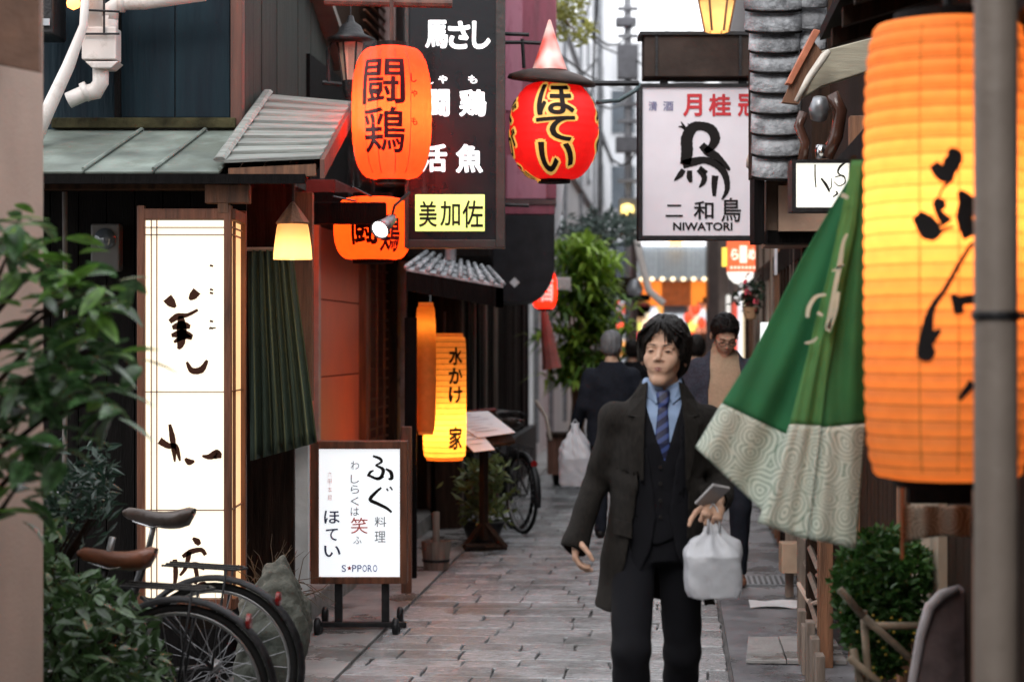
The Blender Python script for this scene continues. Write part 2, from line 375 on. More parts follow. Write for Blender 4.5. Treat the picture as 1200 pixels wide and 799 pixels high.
red_wood = mat('sign_frame_wood', (.17,.06,.028), rough=.5, var=.3, scale=5, bump=.3, bscale=30, stretch=(6,6,.5))  # warm spill of the lit box sign is put into this orange-brown
pale_wood = mat('pale_wood', (.40,.34,.25), rough=.6, var=.2, scale=5, bump=.3, bscale=30, stretch=(.6,6,6))
weathered = mat('weathered_boards', (.055,.060,.052), rough=.8, var=.4, scale=3, bump=.5, bscale=24, stretch=(7,7,.35), col2=(.035,.036,.034))
post_wood = mat('grey_post_wood', (.20,.155,.125), rough=.7, var=.25, scale=5, bump=.4, bscale=30, stretch=(6,6,.5))
copper = mat('copper_patina', (.19,.225,.20), rough=.6, metal=.1, var=.25, scale=4, bump=.3, bscale=14, wear=.5, wearcol=(.13,.15,.125), wearscale=3, rand=.1)
lath_m = mat('weathered_lath', (.24,.255,.235), rough=.7, var=.2, scale=5, bump=.3, bscale=30, stretch=(.6,6,6), rand=.12, wear=.4, wearcol=(.15,.15,.135))
navy_sheet = mat('navy_sheet', (.010,.024,.033), spec=.12, rough=.5, var=.5, scale=2.5, bump=.3, bscale=9, stretch=(5,5,.5), col2=(.007,.013,.020))
moss_m = mat('mossy_board', (.05,.045,.022), rough=.9, var=.35, scale=8, bump=.5)
rust_wood = mat('rust_red_board', (.11,.045,.032), rough=.7, var=.3, scale=3, bump=.3, stretch=(5,5,.5))
beige_wall = mat('beige_plaster', (.50,.37,.30), rough=.75, var=.06, scale=3, bump=.15, bscale=80)
white_pvc = mat('white_pvc', (.72,.67,.64), rough=.4, var=.05, scale=6, bump=.05, wear=.3, wearcol=(.5,.45,.41), wearscale=6)
iron_m = mat('black_iron', (.018,.018,.02), rough=.45, metal=.4, var=.3, scale=20, bump=.2)
grey_metal = mat('grey_metal', (.30,.31,.33), rough=.4, metal=.7, var=.15, scale=12, bump=.1)
chrome = mat('chrome', (.55,.55,.56), rough=.22, metal=1, var=.1, bump=0)
maroon_m = mat('maroon_panel', (.30,.06,.10), rough=.45, var=.2, scale=3, bump=.2, wear=.3, wearcol=(.14,.03,.045), stretch=(3,3,.6))
pink_m = mat('pink_panel', (.47,.17,.24), rough=.4, var=.1, scale=3, bump=.1, stretch=(3,3,.6), wear=.25, wearcol=(.30,.08,.13))
redwall_m = mat('red_plaster', (.52,.15,.09), rough=.6, var=.08, scale=3, bump=.1, bscale=60, rand=.06)
tile_m = mat('grey_roof_tile', (.40,.415,.44), rough=.55, var=.25, scale=9, bump=.5, bscale=40, rand=.14, wear=.55, wearcol=(.13,.135,.145), wearscale=7)
pale_wall = mat('pale_wall', (.72,.73,.75), rough=.7, var=.05, scale=1.2, bump=.1, bscale=30, wear=.2, wearcol=(.55,.56,.58), wearscale=1)
grey_wall = mat('grey_wall', (.36,.37,.39), rough=.7, var=.1, scale=1.2, bump=.1, bscale=30)
glass_m = mat('window_glass', (.10,.12,.14), rough=.08, var=.2, scale=.7, bump=0, spec=.8)
ink_m = mat('black_ink', (.010,.008,.008), rough=.6, var=.1, bump=0)
brown_ink = mat('brown_ink', (.060,.020,.010), rough=.6, var=.1, bump=0)
red_ink = mat('red_ink', (.55,.02,.03), rough=.5, var=.1, bump=0)
blue_ink = mat('blue_ink', (.10,.14,.40), rough=.5, var=.1, bump=0)
grey_ink = mat('grey_ink', (.30,.32,.36), rough=.5, var=.1, bump=0)
faint_red_ink = mat('faint_red_ink', (.80,.42,.38), rough=.5, var=.1, bump=0)
# ------------------------------------------------------------------ ground
def ground():
    g = M().quad((-400,-60,-.02),(400,-60,-.02),(400,900,-.02),(-400,900,-.02)).obj('ground', mat('far_ground', (.17,.16,.155), rough=.7, var=.15, scale=2, bump=.2), None, kind='structure')
    p = M(); p.al(-1.62, .28, 3, 46, -.05, -.012); base_ = p.obj('alley_paving', grout_m, None, kind='structure')
    r = random.Random(3); ph = 0
    kinds = []
    for k in range(8):   # eight hand-cut stones with uneven edges, shared
        bm = M(); hx, hy = .5, .5
        ol = []
        for a, b in (((-hx,-hy),(hx,-hy)),((hx,-hy),(hx,hy)),((hx,hy),(-hx,hy)),((-hx,hy),(-hx,-hy))):
            for t in (0,.33,.66): ol.append((a[0]+(b[0]-a[0])*t+r.uniform(-.02,.02), a[1]+(b[1]-a[1])*t+r.uniform(-.035,.035)))
        n = len(ol); vs = [(x,y,-.03) for x,y in ol]+[(x,y,.002) for x,y in ol]+[(x*.975,y*.95,.008+r.uniform(-.002,.002)) for x,y in ol]+[(0,0,.012+r.uniform(-.004,.003))]
        fs = [(i,(i+1)%n,(i+1)%n+n,i+n) for i in range(n)]+[(i+n,(i+1)%n+n,(i+1)%n+2*n,i+2*n) for i in range(n)]+[(i+2*n,(i+1)%n+2*n,3*n) for i in range(n)]
        me = bpy.data.meshes.new('stone'); me.from_pydata(vs, [], fs); me.materials.append(stone_m); me.update(); kinds.append(me)
    far = M(); v = 8.4; cnt = 0; row = 0
    while v < 45:
        d = r.uniform(.23,.33) if v < 32 else .5
        u = -1.60-r.uniform(0,.5)
        while u < .25:
            w = r.uniform(.26,.52); u1 = min(u+w, .265); u0 = max(u, -1.60)
            if u1-u0 > .07:
                c = A((u0+u1)/2, v+d/2, r.uniform(-.004,.004)); sx, sy = u1-u0-.008, d-.008
                if cnt < 300:
                    put('stone', kinds[r.randrange(8)], base_, c, (r.uniform(-.012,.012), r.uniform(-.012,.012), -TH+(PI if r.random()<.5 else 0)), (sx, sy, 1)); cnt += 1
                else:
                    far.box(c+V((0,0,-.01)), (sx, sy, .036), Matrix.Rotation(-TH, 3, 'Z'))
            u += w
        v += d; row += 1
    far.obj('distant_stones', stone_m, base_, kind='stuff')
    cs = M(); cs.al(-2.8, -1.64, 3, 46, -.05, -.010); c = cs.obj('pavement', concrete_m, None, kind='structure')
    v = 8
    while v < 30:
        s = M(); s.al(-2.095, -1.63, v+.005, v+1.19, -.03, .001); s.obj('slab', concrete_m, c, bev=.004); v += 1.2
    for v in np.arange(10.2, 18.0, .6):
        s = M(); s.al(-2.24, -2.10, v+.004, v+.596, -.02, .13); s.obj('kerb_stone', kerb_m, c, bev=.008)
    st = M(); st.al(-3.2, -2.243, 10.2, 18.0, -.02, .128); st.obj('doorstep', concrete_m, c, bev=.004)
    a = M(); a.al(.285, 1.6, 3, 60, -.05, .0); a.obj('side_lane', asphalt_m, None, kind='structure')
    pl = thing('cover_plate', A(.62, 10.35, .0), 'pale grey broken cover plate lying beside the gate post', 'cover plate')
    q = M(); q.slab(A(.36,10.05,.004),A(.56,10.05,.004),A(.56,10.85,.004),A(.40,10.85,.004),(0,0,.018)); q.obj('panel', concrete_m, pl, bev=.003)
    q = M(); q.slab(A(.565,10.05,.004),A(.86,10.05,.004),A(.86,10.85,.004),A(.565,10.85,.004),(0,0,.022)); q.obj('panel', concrete_m, pl, bev=.003)
    gr = thing('drain_grate', A(.62, 13.55, .0), 'dark drain grate across the lane behind the lying paper', 'drain grate')
    q = M(); q.al(.36,.90,13.3,13.8,.002,.006); q.obj('frame', grey_metal, gr)
    for i in range(14):
        q = M(); q.al(.385+i*.037,.403+i*.037,13.34,13.76,.006,.010); q.obj('slot', iron_m, gr)
    pp = M(); pp.grid(lambda a,b: A(.46+.42*a, 12.15+.30*b, .004+.012*abs(math.sin(a*5+b*2))), 8, 3); 
    prop(pp.obj('paper_sheet', mat('white_paper', (.6,.6,.62), rough=.6, var=.05), None, solid=.003), 'creased white paper lying on the lane in front of the drain grate', 'paper')
ground()
# ------------------------------------------------------------------ left near wall and dark house
def left_house():
    w = thing('pillar', at(10, 700, 6.2).xy.to_3d(), 'beige plastered wall end at the left edge of the picture', 'wall')
    o = M(); o.box((-2.06, 6.25, 2.5), (1.04, .6, 5)); o.obj('plaster', beige_wall, w, bev=.01)
    o = M(); o.box((-2.04, 6.28, .22), (1.05, .62, .44)); o.obj('plinth', mat('plinth_brown', (.20,.12,.09), rough=.7), w, bev=.01)
    o = M(); o.prism([at(-80,-40,5.93), at(-80,60,5.93), at(46,84,5.93), at(46,-40,5.93)], (0,.04,0)); o.obj('lintel_board', mat('brown_lintel', (.22,.12,.08), rough=.6, var=.15), w)
    h = thing('dark_house', (-2.4, 10.4, 0), 'dark timber house with a low green copper eave and navy upper wall', 'building')
    Y = 10.0
    # ground floor wall: individual boards
    x = -3.4; r = random.Random(8)
    while x < -1.49:
        b = M(); wd = .145; b.box((x+wd/2, Y+.30+r.uniform(-.003,.003), 1.25), (wd-.006, .03, 2.5)); b.obj('board', black_wood, h); x += wd
    b = M(); b.box((-2.45, Y+.40, 1.3), (2.1, .12, 2.6)); b.obj('wall', black_wood, h)
    # opening behind the green curtain
    b = M(); b.box((-1.36, Y+.9, 1.3), (.34, .06, 2.6)); b.obj('inner_wall', dark_wood, h)
    # posts and beams
    def post(px0, px1, y0, y1, YY, d, m, nm='post'):
        q = M(); q.px(px0, y0, px1, y1, YY, d); return q.obj(nm, m, h, bev=.004)
    post(345, 366, 225, 470, 10.35, .09, brown_wood)
    post(346, 361, 470, 718, 10.35, .09, mat('pale_post', (.42,.43,.43), rough=.5, var=.1), 'post')
    post(40, 290, 205, 222, 9.75, .10, dark_wood, 'beam')
    post(240, 292, 216, 238, 9.45, .08, brown_wood, 'bracket')
    post(255, 268, 238, 250, 9.45, .06, brown_wood, 'bracket')
    # eave: copper seams in sheets
    zt, ze = at(0,152,10.35).z, at(0,201,9.35).z
    xs = [-3.4,-2.75]+[at(p,0,9.35).x for p in (98,180,258)]
    for i in range(len(xs)-1):
        q = M(); a0, a1 = xs[i]+.004, xs[i+1]-.004; k = .10
        q.slab((a0,9.35,ze),(a1,9.35,ze),(a1*1.0+k,10.35,zt),(a0*1.0+k,10.35,zt),(0,.004,-.012)); q.obj('roof_sheet', copper, h, bev=.003)
        s = M(); s.tube([(xs[i+1],9.34,ze+.012),(xs[i+1]+k,10.35,zt+.012)], .009, 6); s.obj('roof_seam', copper, h)
    q = M(); q.box(((xs[0]+xs[-1])/2+.15, 9.36, ze-.035), (xs[-1]-xs[0]+.5, .03, .045)); q.obj('fascia', black_wood, h)
    q = M(); q.slab((xs[0],9.38,ze-.03),(xs[-1]+.4,9.38,ze-.03),(xs[-1]+.4,10.3,zt-.05),(xs[0],10.3,zt-.05),(0,0,-.02)); q.obj('soffit', dark_wood, h)
    # right hand part: laths laid along the slope
    L0, L1 = at(262,192,9.35), at(375,187,9.35); R0, R1 = at(318,112,10.9), at(412,120,10.9)
    n = 9
    for i in range(n):
        t0, t1 = i/n, (i+1)/n; a = L0.lerp(R0,t0); b = L1.lerp(R1,t0); c = L1.lerp(R1,t1+.02); d = L0.lerp(R0,t1+.02)
        q = M(); q.slab(a+V((0,0,.018)), b+V((0,0,.018)), c, d, (0,0,-.016)); q.obj('lath', lath_m, h, bev=.002)
    q = M(); q.tube([L0+V((-.02,0,.02)), R0+V((-.02,0,.02))], .030, 6, flat=.5); q.obj('ridge_cap', lath_m, h)
    q = M(); q.slab(L1+V((.0,0,.0)), L1+V((.02,0,0)), R1+V((.02,0,0)), R1, (0,0,-.09)); q.obj('barge_board', rust_wood, h)
    q = M(); q.slab(L0+V((.02,.01,-.02)), L1+V((-.02,.01,-.02)), L1+V((-.02,.01,-.075)), L0+V((.02,.01,-.075)), (0,.05,0)); q.obj('fascia', brown_wood, h)
    for i in range(4):
        t = .15+i*.25; a = L0.lerp(L1, t); b = R0.lerp(R1, t); q = M(); q.tube([a+V((0,.02,-.06)), b+V((0,0,-.06))], .025, 4); q.obj('rafter', brown_wood, h)
    # upper floor
    q = M(); q.px(-40, -160, 140, 162, 10.42, .2); q.obj('upper_wall', navy_sheet, h)
    for i, (a, b) in enumerate(((140,205),(205,270))):
        q = M(); q.px(a+.6, -160, b-.6, 138, 10.36, .05); q.obj('shutter_panel', navy_sheet, h, bev=.004)
    q = M(); q.px(134, -160, 141, 140, 10.33, .08); q.obj('shutter_post', black_wood, h)
    q = M(); q.px(60, 138, 276, 150, 10.30, .12); q.obj('sill_board', moss_m, h, bev=.004)
    q = M(); q.px(270, -160, 284, 150, 10.32, .10); q.obj('corner_board', rust_wood, h, bev=.004)
    u0 = -2.27; v0, v1 = 10.42, 13.2; n = 13; cx = A(u0, v0, 0)
    for i in range(n):
        a, b = v0+(v1-v0)*i/n, v0+(v1-v0)*(i+1)/n
        zt_ = 4.4 - (a-v0)*.34
        q = M(); q.al(u0-.03, u0+random.uniform(-.004,.004), a+.004, b-.004, 2.55, zt_); q.obj('board', weathered, h)
    q = M(); q.al(u0-.15, u0-.03, v0, v1, 2.5, 3.4); q.obj('wall', weathered, h)
    z = lambda v: 4.42-(v-v0)*.34
    q = M(); q.slab(A(u0-.2,v0-.2,z(v0-.2)),A(u0+.12,v0-.2,z(v0-.2)),A(u0+.12,v1+.1,z(v1+.1)),A(u0-.2,v1+.1,z(v1+.1)),(0,0,.05)); q.obj('roof_edge', mat('roof_edge', (.16,.14,.12), rough=.6), h)
    # drain pipes
    d = thing('drain_pipe', at(115,150,10.1).xy.to_3d()+V((0,0,2.4)), 'white plastic drain pipe with a square hopper and elbows on the navy wall', 'pipe')
    P = lambda x,y,Y=10.15: at(x,y,Y)
    q = M(); q.tube([P(110,-150),P(110,35)], .052, 12); q.obj('pipe', white_pvc, d, smooth=True)
    q = M(); q.tube([P(129,20),P(129,40)], .042, 12); q.obj('pipe', white_pvc, d, smooth=True)
    q = M(); q.tube([P(129,24),P(131,10),P(141,3),P(170,2),P(240,-8)], [.042]*5, 12); q.obj('pipe', white_pvc, d, smooth=True)
    q = M(); q.tube([P(139,3),P(146,3)], .052, 12); q.obj('collar', white_pvc, d, smooth=True)
    q = M(); a, b = P(99,34), P(139,72); q.box(((a.x+b.x)/2,10.15,(a.z+b.z)/2),(b.x-a.x,.14,a.z-b.z)); q.prism([P(99,72,10.08),P(139,72,10.08),P(130,80,10.08),P(108,80,10.08)],(0,.14,0)); q.obj('hopper', white_pvc, d, bev=.006)
    q = M(); q.tube([P(118,78),P(118,97),P(112,107),P(98,110),P(80,118)], [.042,.042,.046,.042,.042], 12); q.obj('elbow', white_pvc, d, smooth=True)
    q = M(); q.tube([P(104,106),P(98,109)], .052, 12); q.obj('collar', white_pvc, d, smooth=True)
    q = M()
    q.tube([P(98,12,10.06),P(140,14,10.06)], .006, 6); q.tube([P(98,40,10.06),P(140,40,10.06)], .006, 6); q.tube([P(122,0,10.07),P(122,40,10.07)], .006, 6); q.obj('bracket', iron_m, d)
    e = M(); e.tube([at(76,225,10.2), at(77,400,10.2), at(75,620,10.2)], .014, 8)
    prop(e.obj('conduit', mat('grey_conduit', (.22,.20,.19), rough=.5), None, smooth=True), 'thin grey vertical conduit on the black boards left of the tall lit sign', 'pipe')
    mb = thing('meter_box', at(120,300,10.2), 'grey electricity meter with a round glass on the black boards under the copper eave', 'meter')
    q = M(); q.px(106,262,140,318,10.18,.10); q.obj('case', mat('meter_grey', (.10,.10,.10), rough=.5), mb, bev=.01); q = M(); q.lathe(at(123,280,10.17), [(0,-.03),(.045,-.03),(.055,0),(0,0)], 20, Matrix.Rotation(PI/2,3,'X')); q.obj('dial', glass_m, mb, smooth=True)
    e = M(); e.tube([P(103,-60,9.9),P(98,30,9.9),P(80,78,9.9),P(58,125,9.9),P(30,190,9.9)], [.02,.022,.032,.036,.036], 12)
    prop(e.obj('sloping_pipe', white_pvc, None, smooth=True), 'pale pipe sloping down left of the square drain hopper', 'pipe')
    s = thing('outdoor_unit', at(60,30,10.0).xy.to_3d()+V((0,0,3)), 'black fixture with a small warm bulb above the sloping pipe', 'lamp')
    q = M(); q.px(20, -30, 62, 40, 9.95, .3); q.obj('case', iron_m, s, bev=.01)
    q = M(); q.px(44, 22, 58, 30, 9.93, .01); q.obj('badge', mat('badge', (.4,.42,.45)), s)
    q = M(); q.lathe(P(86,4,9.95), [(0,-.035),(.03,-.02),(.035,0),(.03,.02),(0,.035)], 12); q.obj('bulb', mat('small_bulb', (1,.35,.1), emit=3.0, ecol=(1,.3,.06), bump=0), s, smooth=True)
left_house()

# ------------------------------------------------------------------ the alley goes on behind the photographer
def behind():
    for lab, u0, u1, v0, v1, h, m in (('plain dark timber house on the left, nearer than the beige wall end', -4.5, -2.6, -14, 5.2, 6.2, dark_wood), ('plain plastered house on the right, nearer than the grey post', 1.9, 4.5, -14, 3.6, 6.5, beige_wall)):
        b = thing('near_house', A((u0+u1)/2, -4, 0), lab, 'building')
        q = M(); q.al(u0, u1, v0, v1, 0, h); q.obj('wall', m, b)
        q = M(); q.al(u0-.2 if u0 > 0 else u0, u1 if u0 > 0 else u1+.5, v0, v1, h*.42, h*.42+.08); q.obj('eave', black_wood, b)
        for k in range(4): q = M(); s_ = u1+.005 if u0 < 0 else u0-.03; q.al(s_, s_+.025, v0+2+k*4, v0+3.4+k*4, 1.0, 2.1); q.obj('window', glass_m, b)
    b = thing('near_house', A(0, -16, 0), 'grey house closing the lane far behind the viewpoint', 'building'); q = M(); q.al(-8, 8, -22, -16, 0, 7); q.obj('wall', grey_wall, b); q = M(); q.al(-.6,.5,-16,-15.95,0,2.1); q.obj('door', brown_wood, b)
behind()
# ------------------------------------------------------------------ lit box sign at the dark house
lit_white = mat('lit_acrylic', (.75,.66,.52), rough=.4, var=.02, bump=0, emit=.56, ecol=(1,.86,.64))
lit_warm = mat('lit_side_acrylic', (.9,.75,.5), rough=.4, var=.02, bump=0, emit=.42, ecol=(1,.60,.26))
def fat_stroke(mm, pts, ws, fn, n=10): stroke(mm, pts, [w*1.35 for w in ws], fn, n)
def tall_lightbox():
    Y = 9.45; b = thing('lightbox_sign', at(216,730,Y).xy.to_3d(), 'tall white lit box sign with brushed brown lettering in a dark wood frame', 'sign')
    a0, a1 = at(170,258,Y), at(262,258,Y); zt, zb = at(0,258,Y).z, .40; xR = at(271,0,Y).x; xL = at(161,0,Y).x; dp = .40
    q = M(); q.box(((a0.x+a1.x)/2, Y+.02, (zt+zb)/2), (a1.x-a0.x, .01, zt-zb)); q.obj('front_panel', lit_white, b)
    q = M(); q.box((xR-.012, Y+.22, (zt+zb)/2), (.01, dp-.03, zt-zb)); q.obj('side_panel', lit_warm, b)
    for x, y in ((xL+.015, Y+.02),((a1.x+xR)/2, Y+.02),(xR, Y+dp),(xL+.015, Y+dp)):
        q = M(); q.box((x, y, (zt+zb)/2+.01), (.036, .036, zt-zb+.12)); q.obj('frame_post', red_wood, b, bev=.003)
    for z in (zt+.03, zb-.03):
        q = M(); q.box(((xL+xR)/2, Y+.02, z), (xR-xL-.02, .034, .05)); q.obj('frame_rail', red_wood, b, bev=.003)
        q = M(); q.box((xR, Y+dp/2, z), (.034, dp-.04, .05)); q.obj('frame_rail', red_wood, b, bev=.003)
    q = M(); q.box(((xL+xR)/2, Y+dp+.03, (zt+zb)/2), (xR-xL, .02, zt-zb+.1)); q.obj('back', dark_wood, b)
    q = M(); q.box(((xL+xR)/2, Y+dp/2, .13), (xR-xL-.05, dp-.05, .24)); q.obj('plinth', black_wood, b)
    for px_ in (176.5, 183): q = M(); q.px(px_, 258, px_+1, 730, Y, .012); q.obj('muntin', red_wood, b)
    for py in (266, 274.5, 458.5, 597): q = M(); q.px(170, py, 262, py+1.1, Y, .012); q.obj('muntin', red_wood, b)
    for py in (266, 274.5, 458.5, 597): q = M(); z = at(0,py,Y).z; q.box((xR-.002, Y+dp/2, z), (.012, dp-.05, .005)); q.obj('muntin', red_wood, b)
    for t in (.25,.32): q = M(); q.box((xR-.002, Y+dp*t, (zt+zb)/2), (.012,.005,zt-zb)); q.obj('muntin', red_wood, b)
    fn = pxplane(Y, .003)
    
    ch = M()   # first character
    fat_stroke(ch, [(196,349),(201,355),(206,360)], [4.5,4,1], fn); fat_stroke(ch, [(231,341),(226,347),(222,351)], [4,3.6,1], fn)
    fat_stroke(ch, [(199,377),(208,371),(220,369),(232,363)], [2,3,1.6,1.2], fn); fat_stroke(ch, [(212,370),(213,385),(212,402),(209,409)], [2,4.5,3.5,1], fn)
    fat_stroke(ch, [(202,384),(213,381),(223,383)], [1.6,4,1.6], fn); fat_stroke(ch, [(201,393),(214,391),(226,394)], [1.4,4,1.2], fn); fat_stroke(ch, [(204,401),(216,394),(225,397)], [1,3,1], fn)
    fat_stroke(ch, [(219,424),(225,434),(236,433),(243,422)], [1,2.6,3,1.2], fn)
    ch.obj('lettering', brown_ink, b)
    ch = M()   # second
    fat_stroke(ch, [(187,516),(197,522),(206,523),(210,535),(211,540)], [3.2,2.6,2.2,1.4,.6], fn); fat_stroke(ch, [(199,497),(202,512),(204,528),(205,541)], [1.2,2.6,2.2,.6], fn)
    fat_stroke(ch, [(217,537),(222,541),(228,540)], [1,3,.8], fn); fat_stroke(ch, [(237,534),(245,535),(254,532),(255,537)], [.8,2.4,4.2,3], fn)
    ch.obj('lettering', brown_ink, b)
    ch = M()   # third
    fat_stroke(ch, [(226,630),(231,634),(234,638)], [1,3,1.5], fn); fat_stroke(ch, [(214,652),(224,646),(236,644),(241,650)], [1.6,2.4,2,1.6], fn)
    fat_stroke(ch, [(222,646),(218,664),(211,674)], [2.4,1.8,1], fn); fat_stroke(ch, [(216,664),(229,661),(240,666)], [1.2,2.4,1.6], fn); fat_stroke(ch, [(229,664),(231,676),(229,684)], [2,1.8,1.2], fn)
    fat_stroke(ch, [(208,688),(218,682),(226,688),(239,684),(243,692)], [1.2,2.4,1.6,2.4,1], fn); fat_stroke(ch, [(205,655),(206,672),(204,690)], [2.0,2.2,1], fn)
    ch.obj('lettering', brown_ink, b)
    ch = M()
    for y in (311, 339, 343, 376, 384): fat_stroke(ch, [(246,y),(250,y+1)], [1,.8], fn, 3)
    fat_stroke(ch, [(245,385),(253,384)], [.8,.6], fn, 3)
    ch.obj('small_lettering', brown_ink, b)
tall_lightbox()
# ------------------------------------------------------------------ green striped cloth, small lamp
def cloth_green_stripes():
    m = mat('striped_green_cloth', (.05,.075,.05), rough=.8, bump=.2, bscale=200); nt = m.node_tree; N = nt.nodes; L = nt.links
    tc = N.new('ShaderNodeTexCoord'); sx = N.new('ShaderNodeSeparateXYZ'); L.new(tc.outputs['UV'], sx.inputs[0])
    mu = N.new('ShaderNodeMath'); mu.operation = 'MULTIPLY'; mu.inputs[1].default_value = 9; L.new(sx.outputs[0], mu.inputs[0])
    fr = N.new('ShaderNodeMath'); fr.operation = 'FRACT'; L.new(mu.outputs[0], fr.inputs[0])
    r = N.new('ShaderNodeValToRGB'); r.color_ramp.elements[0].position = .78; r.color_ramp.elements[1].position = .86
    r.color_ramp.elements[0].color = (.034,.055,.036,1); r.color_ramp.elements[1].color = (.12,.14,.075,1)
    L.new(fr.outputs[0], r.inputs[0]); L.new(r.outputs[0], N['Principled BSDF'].inputs['Base Color']); return m
def noren_left():
    Y = 10.15; n = thing('door_curtain', at(325,540,Y).xy.to_3d(), 'dark green striped door curtain blown sideways beside the tall lit sign', 'curtain')
    q = M(); nu, nv = 48, 14
    def fn(u, v):
        xt = 291+u*52; xb = 287+u*80; yb = 541-u*22
        x = xt*(1-v)+xb*v+4*math.sin(v*2)*v; y = 293*(1-v)+yb*v
        p = at(x, y, Y); p.y += .035*math.sin(u*40+v*1.4)*(.3+.7*v)+.05*v; return p
    q.grid(fn, nu, nv); uv = [(i/nu, j/nv) for j in range(nv+1) for i in range(nu+1)]
    q.obj('cloth', cloth_green_stripes(), n, smooth=True, uv=uv, solid=.002)
    q = M(); q.tube([at(286,292,Y), at(350,292,Y)], .010, 8); q.obj('rod', pale_wood, n)
noren_left()
shade_lit = mat('lit_glass_shade', (.9,.55,.26), rough=.3, var=.03, bump=0, emit=.10, ecol=(1,.45,.12), trans=.6)
def small_lamp():
    Y = 9.6; c = at(343,304,Y); l = thing('hanging_lamp', c, 'small lit lamp with an amber glass shade under the copper eave', 'lamp'); s = Y/F
    q = M(); q.lathe(c, [(23*s,0),(22*s,14*s),(19*s,36*s),(17.5*s,42*s)], 24); q.obj('shade', shade_lit, l, smooth=True)
    q = M(); q.lathe(c+V((0,0,41*s)), [(19*s,0),(20*s,2*s),(9*s,17*s),(2*s,26*s),(0,27*s)], 8); q.obj('cap', brown_wood, l)
    q = M(); q.tube([c+V((0,0,66*s)), c+V((0,0,110*s))], .004, 6); q.obj('cord', iron_m, l)
    q = M(); q.lathe(c, [(0,6*s),(5*s,10*s),(6*s,18*s),(3*s,26*s)], 12); q.obj('bulb', mat('warm_bulb', (1,.9,.6), emit=3, ecol=(1,.8,.45), bump=0), l, smooth=True)
    lamp('light', c+V((0,0,.02)), 1.1, (1,.66,.40), l, .03)
small_lamp()
# ------------------------------------------------------------------ paper lanterns
def lantern(name, label, c, R, H, paperm, ribs, power, lcol, cap=.55, capm=None, shape=3.0, amp=.012, group=None, lr=.05, n=48, lz=0.0, hoop=0, hoopm=None):
    """c = centre, R half width, H half height"""
    l = thing(name, V(c)-V((0,0,H)), label, 'lantern', group); c = V(c)
    def rad(z):
        t = min(1, abs(z/H)); return R*((1-t**shape)**(1/shape)*(1-cap)+cap) if shape < 20 else R
    prof = []; k = ribs*4
    for i in range(k+1):
        z = -H+2*H*i/k; prof.append((rad(z)-amp*R*4*(.5-.5*abs(math.sin(PI*i/4))), z))
    q = M(); q.lathe(c, prof, n); q.obj('paper', paperm, l, smooth=True)
    if hoop:
        for i in range(1, ribs):
            z = -H+2*H*i/ribs; rr = rad(z)-amp*R*2+.0005; q = M(); q.lathe(c+V((0,0,z)), [(rr+hoop*.5*math.cos(a_), hoop*math.sin(a_)) for a_ in np.linspace(-PI/2,PI/2,4)], n); q.obj('hoop', hoopm or brown_wood, l, smooth=True)
    for s in (-1,1):
        q = M(); q.lathe(c+V((0,0,s*H)), [(0,-.018),(R*cap*1.02,-.018),(R*cap*1.04,0),(R*cap*1.02,.022),(0,.022)], n); q.obj('cap', capm or black_wood, l)
    if power: lamp('light', c+V((0,0,lz)), power, lcol, l, lr)
    def fn(x, z, e=.004):   # wraps lettering round the paper
        a = x/R; r = rad(z)+e; return V((c.x+r*math.sin(a), c.y-r*math.cos(a), c.z+z))
    return l, fn, rad
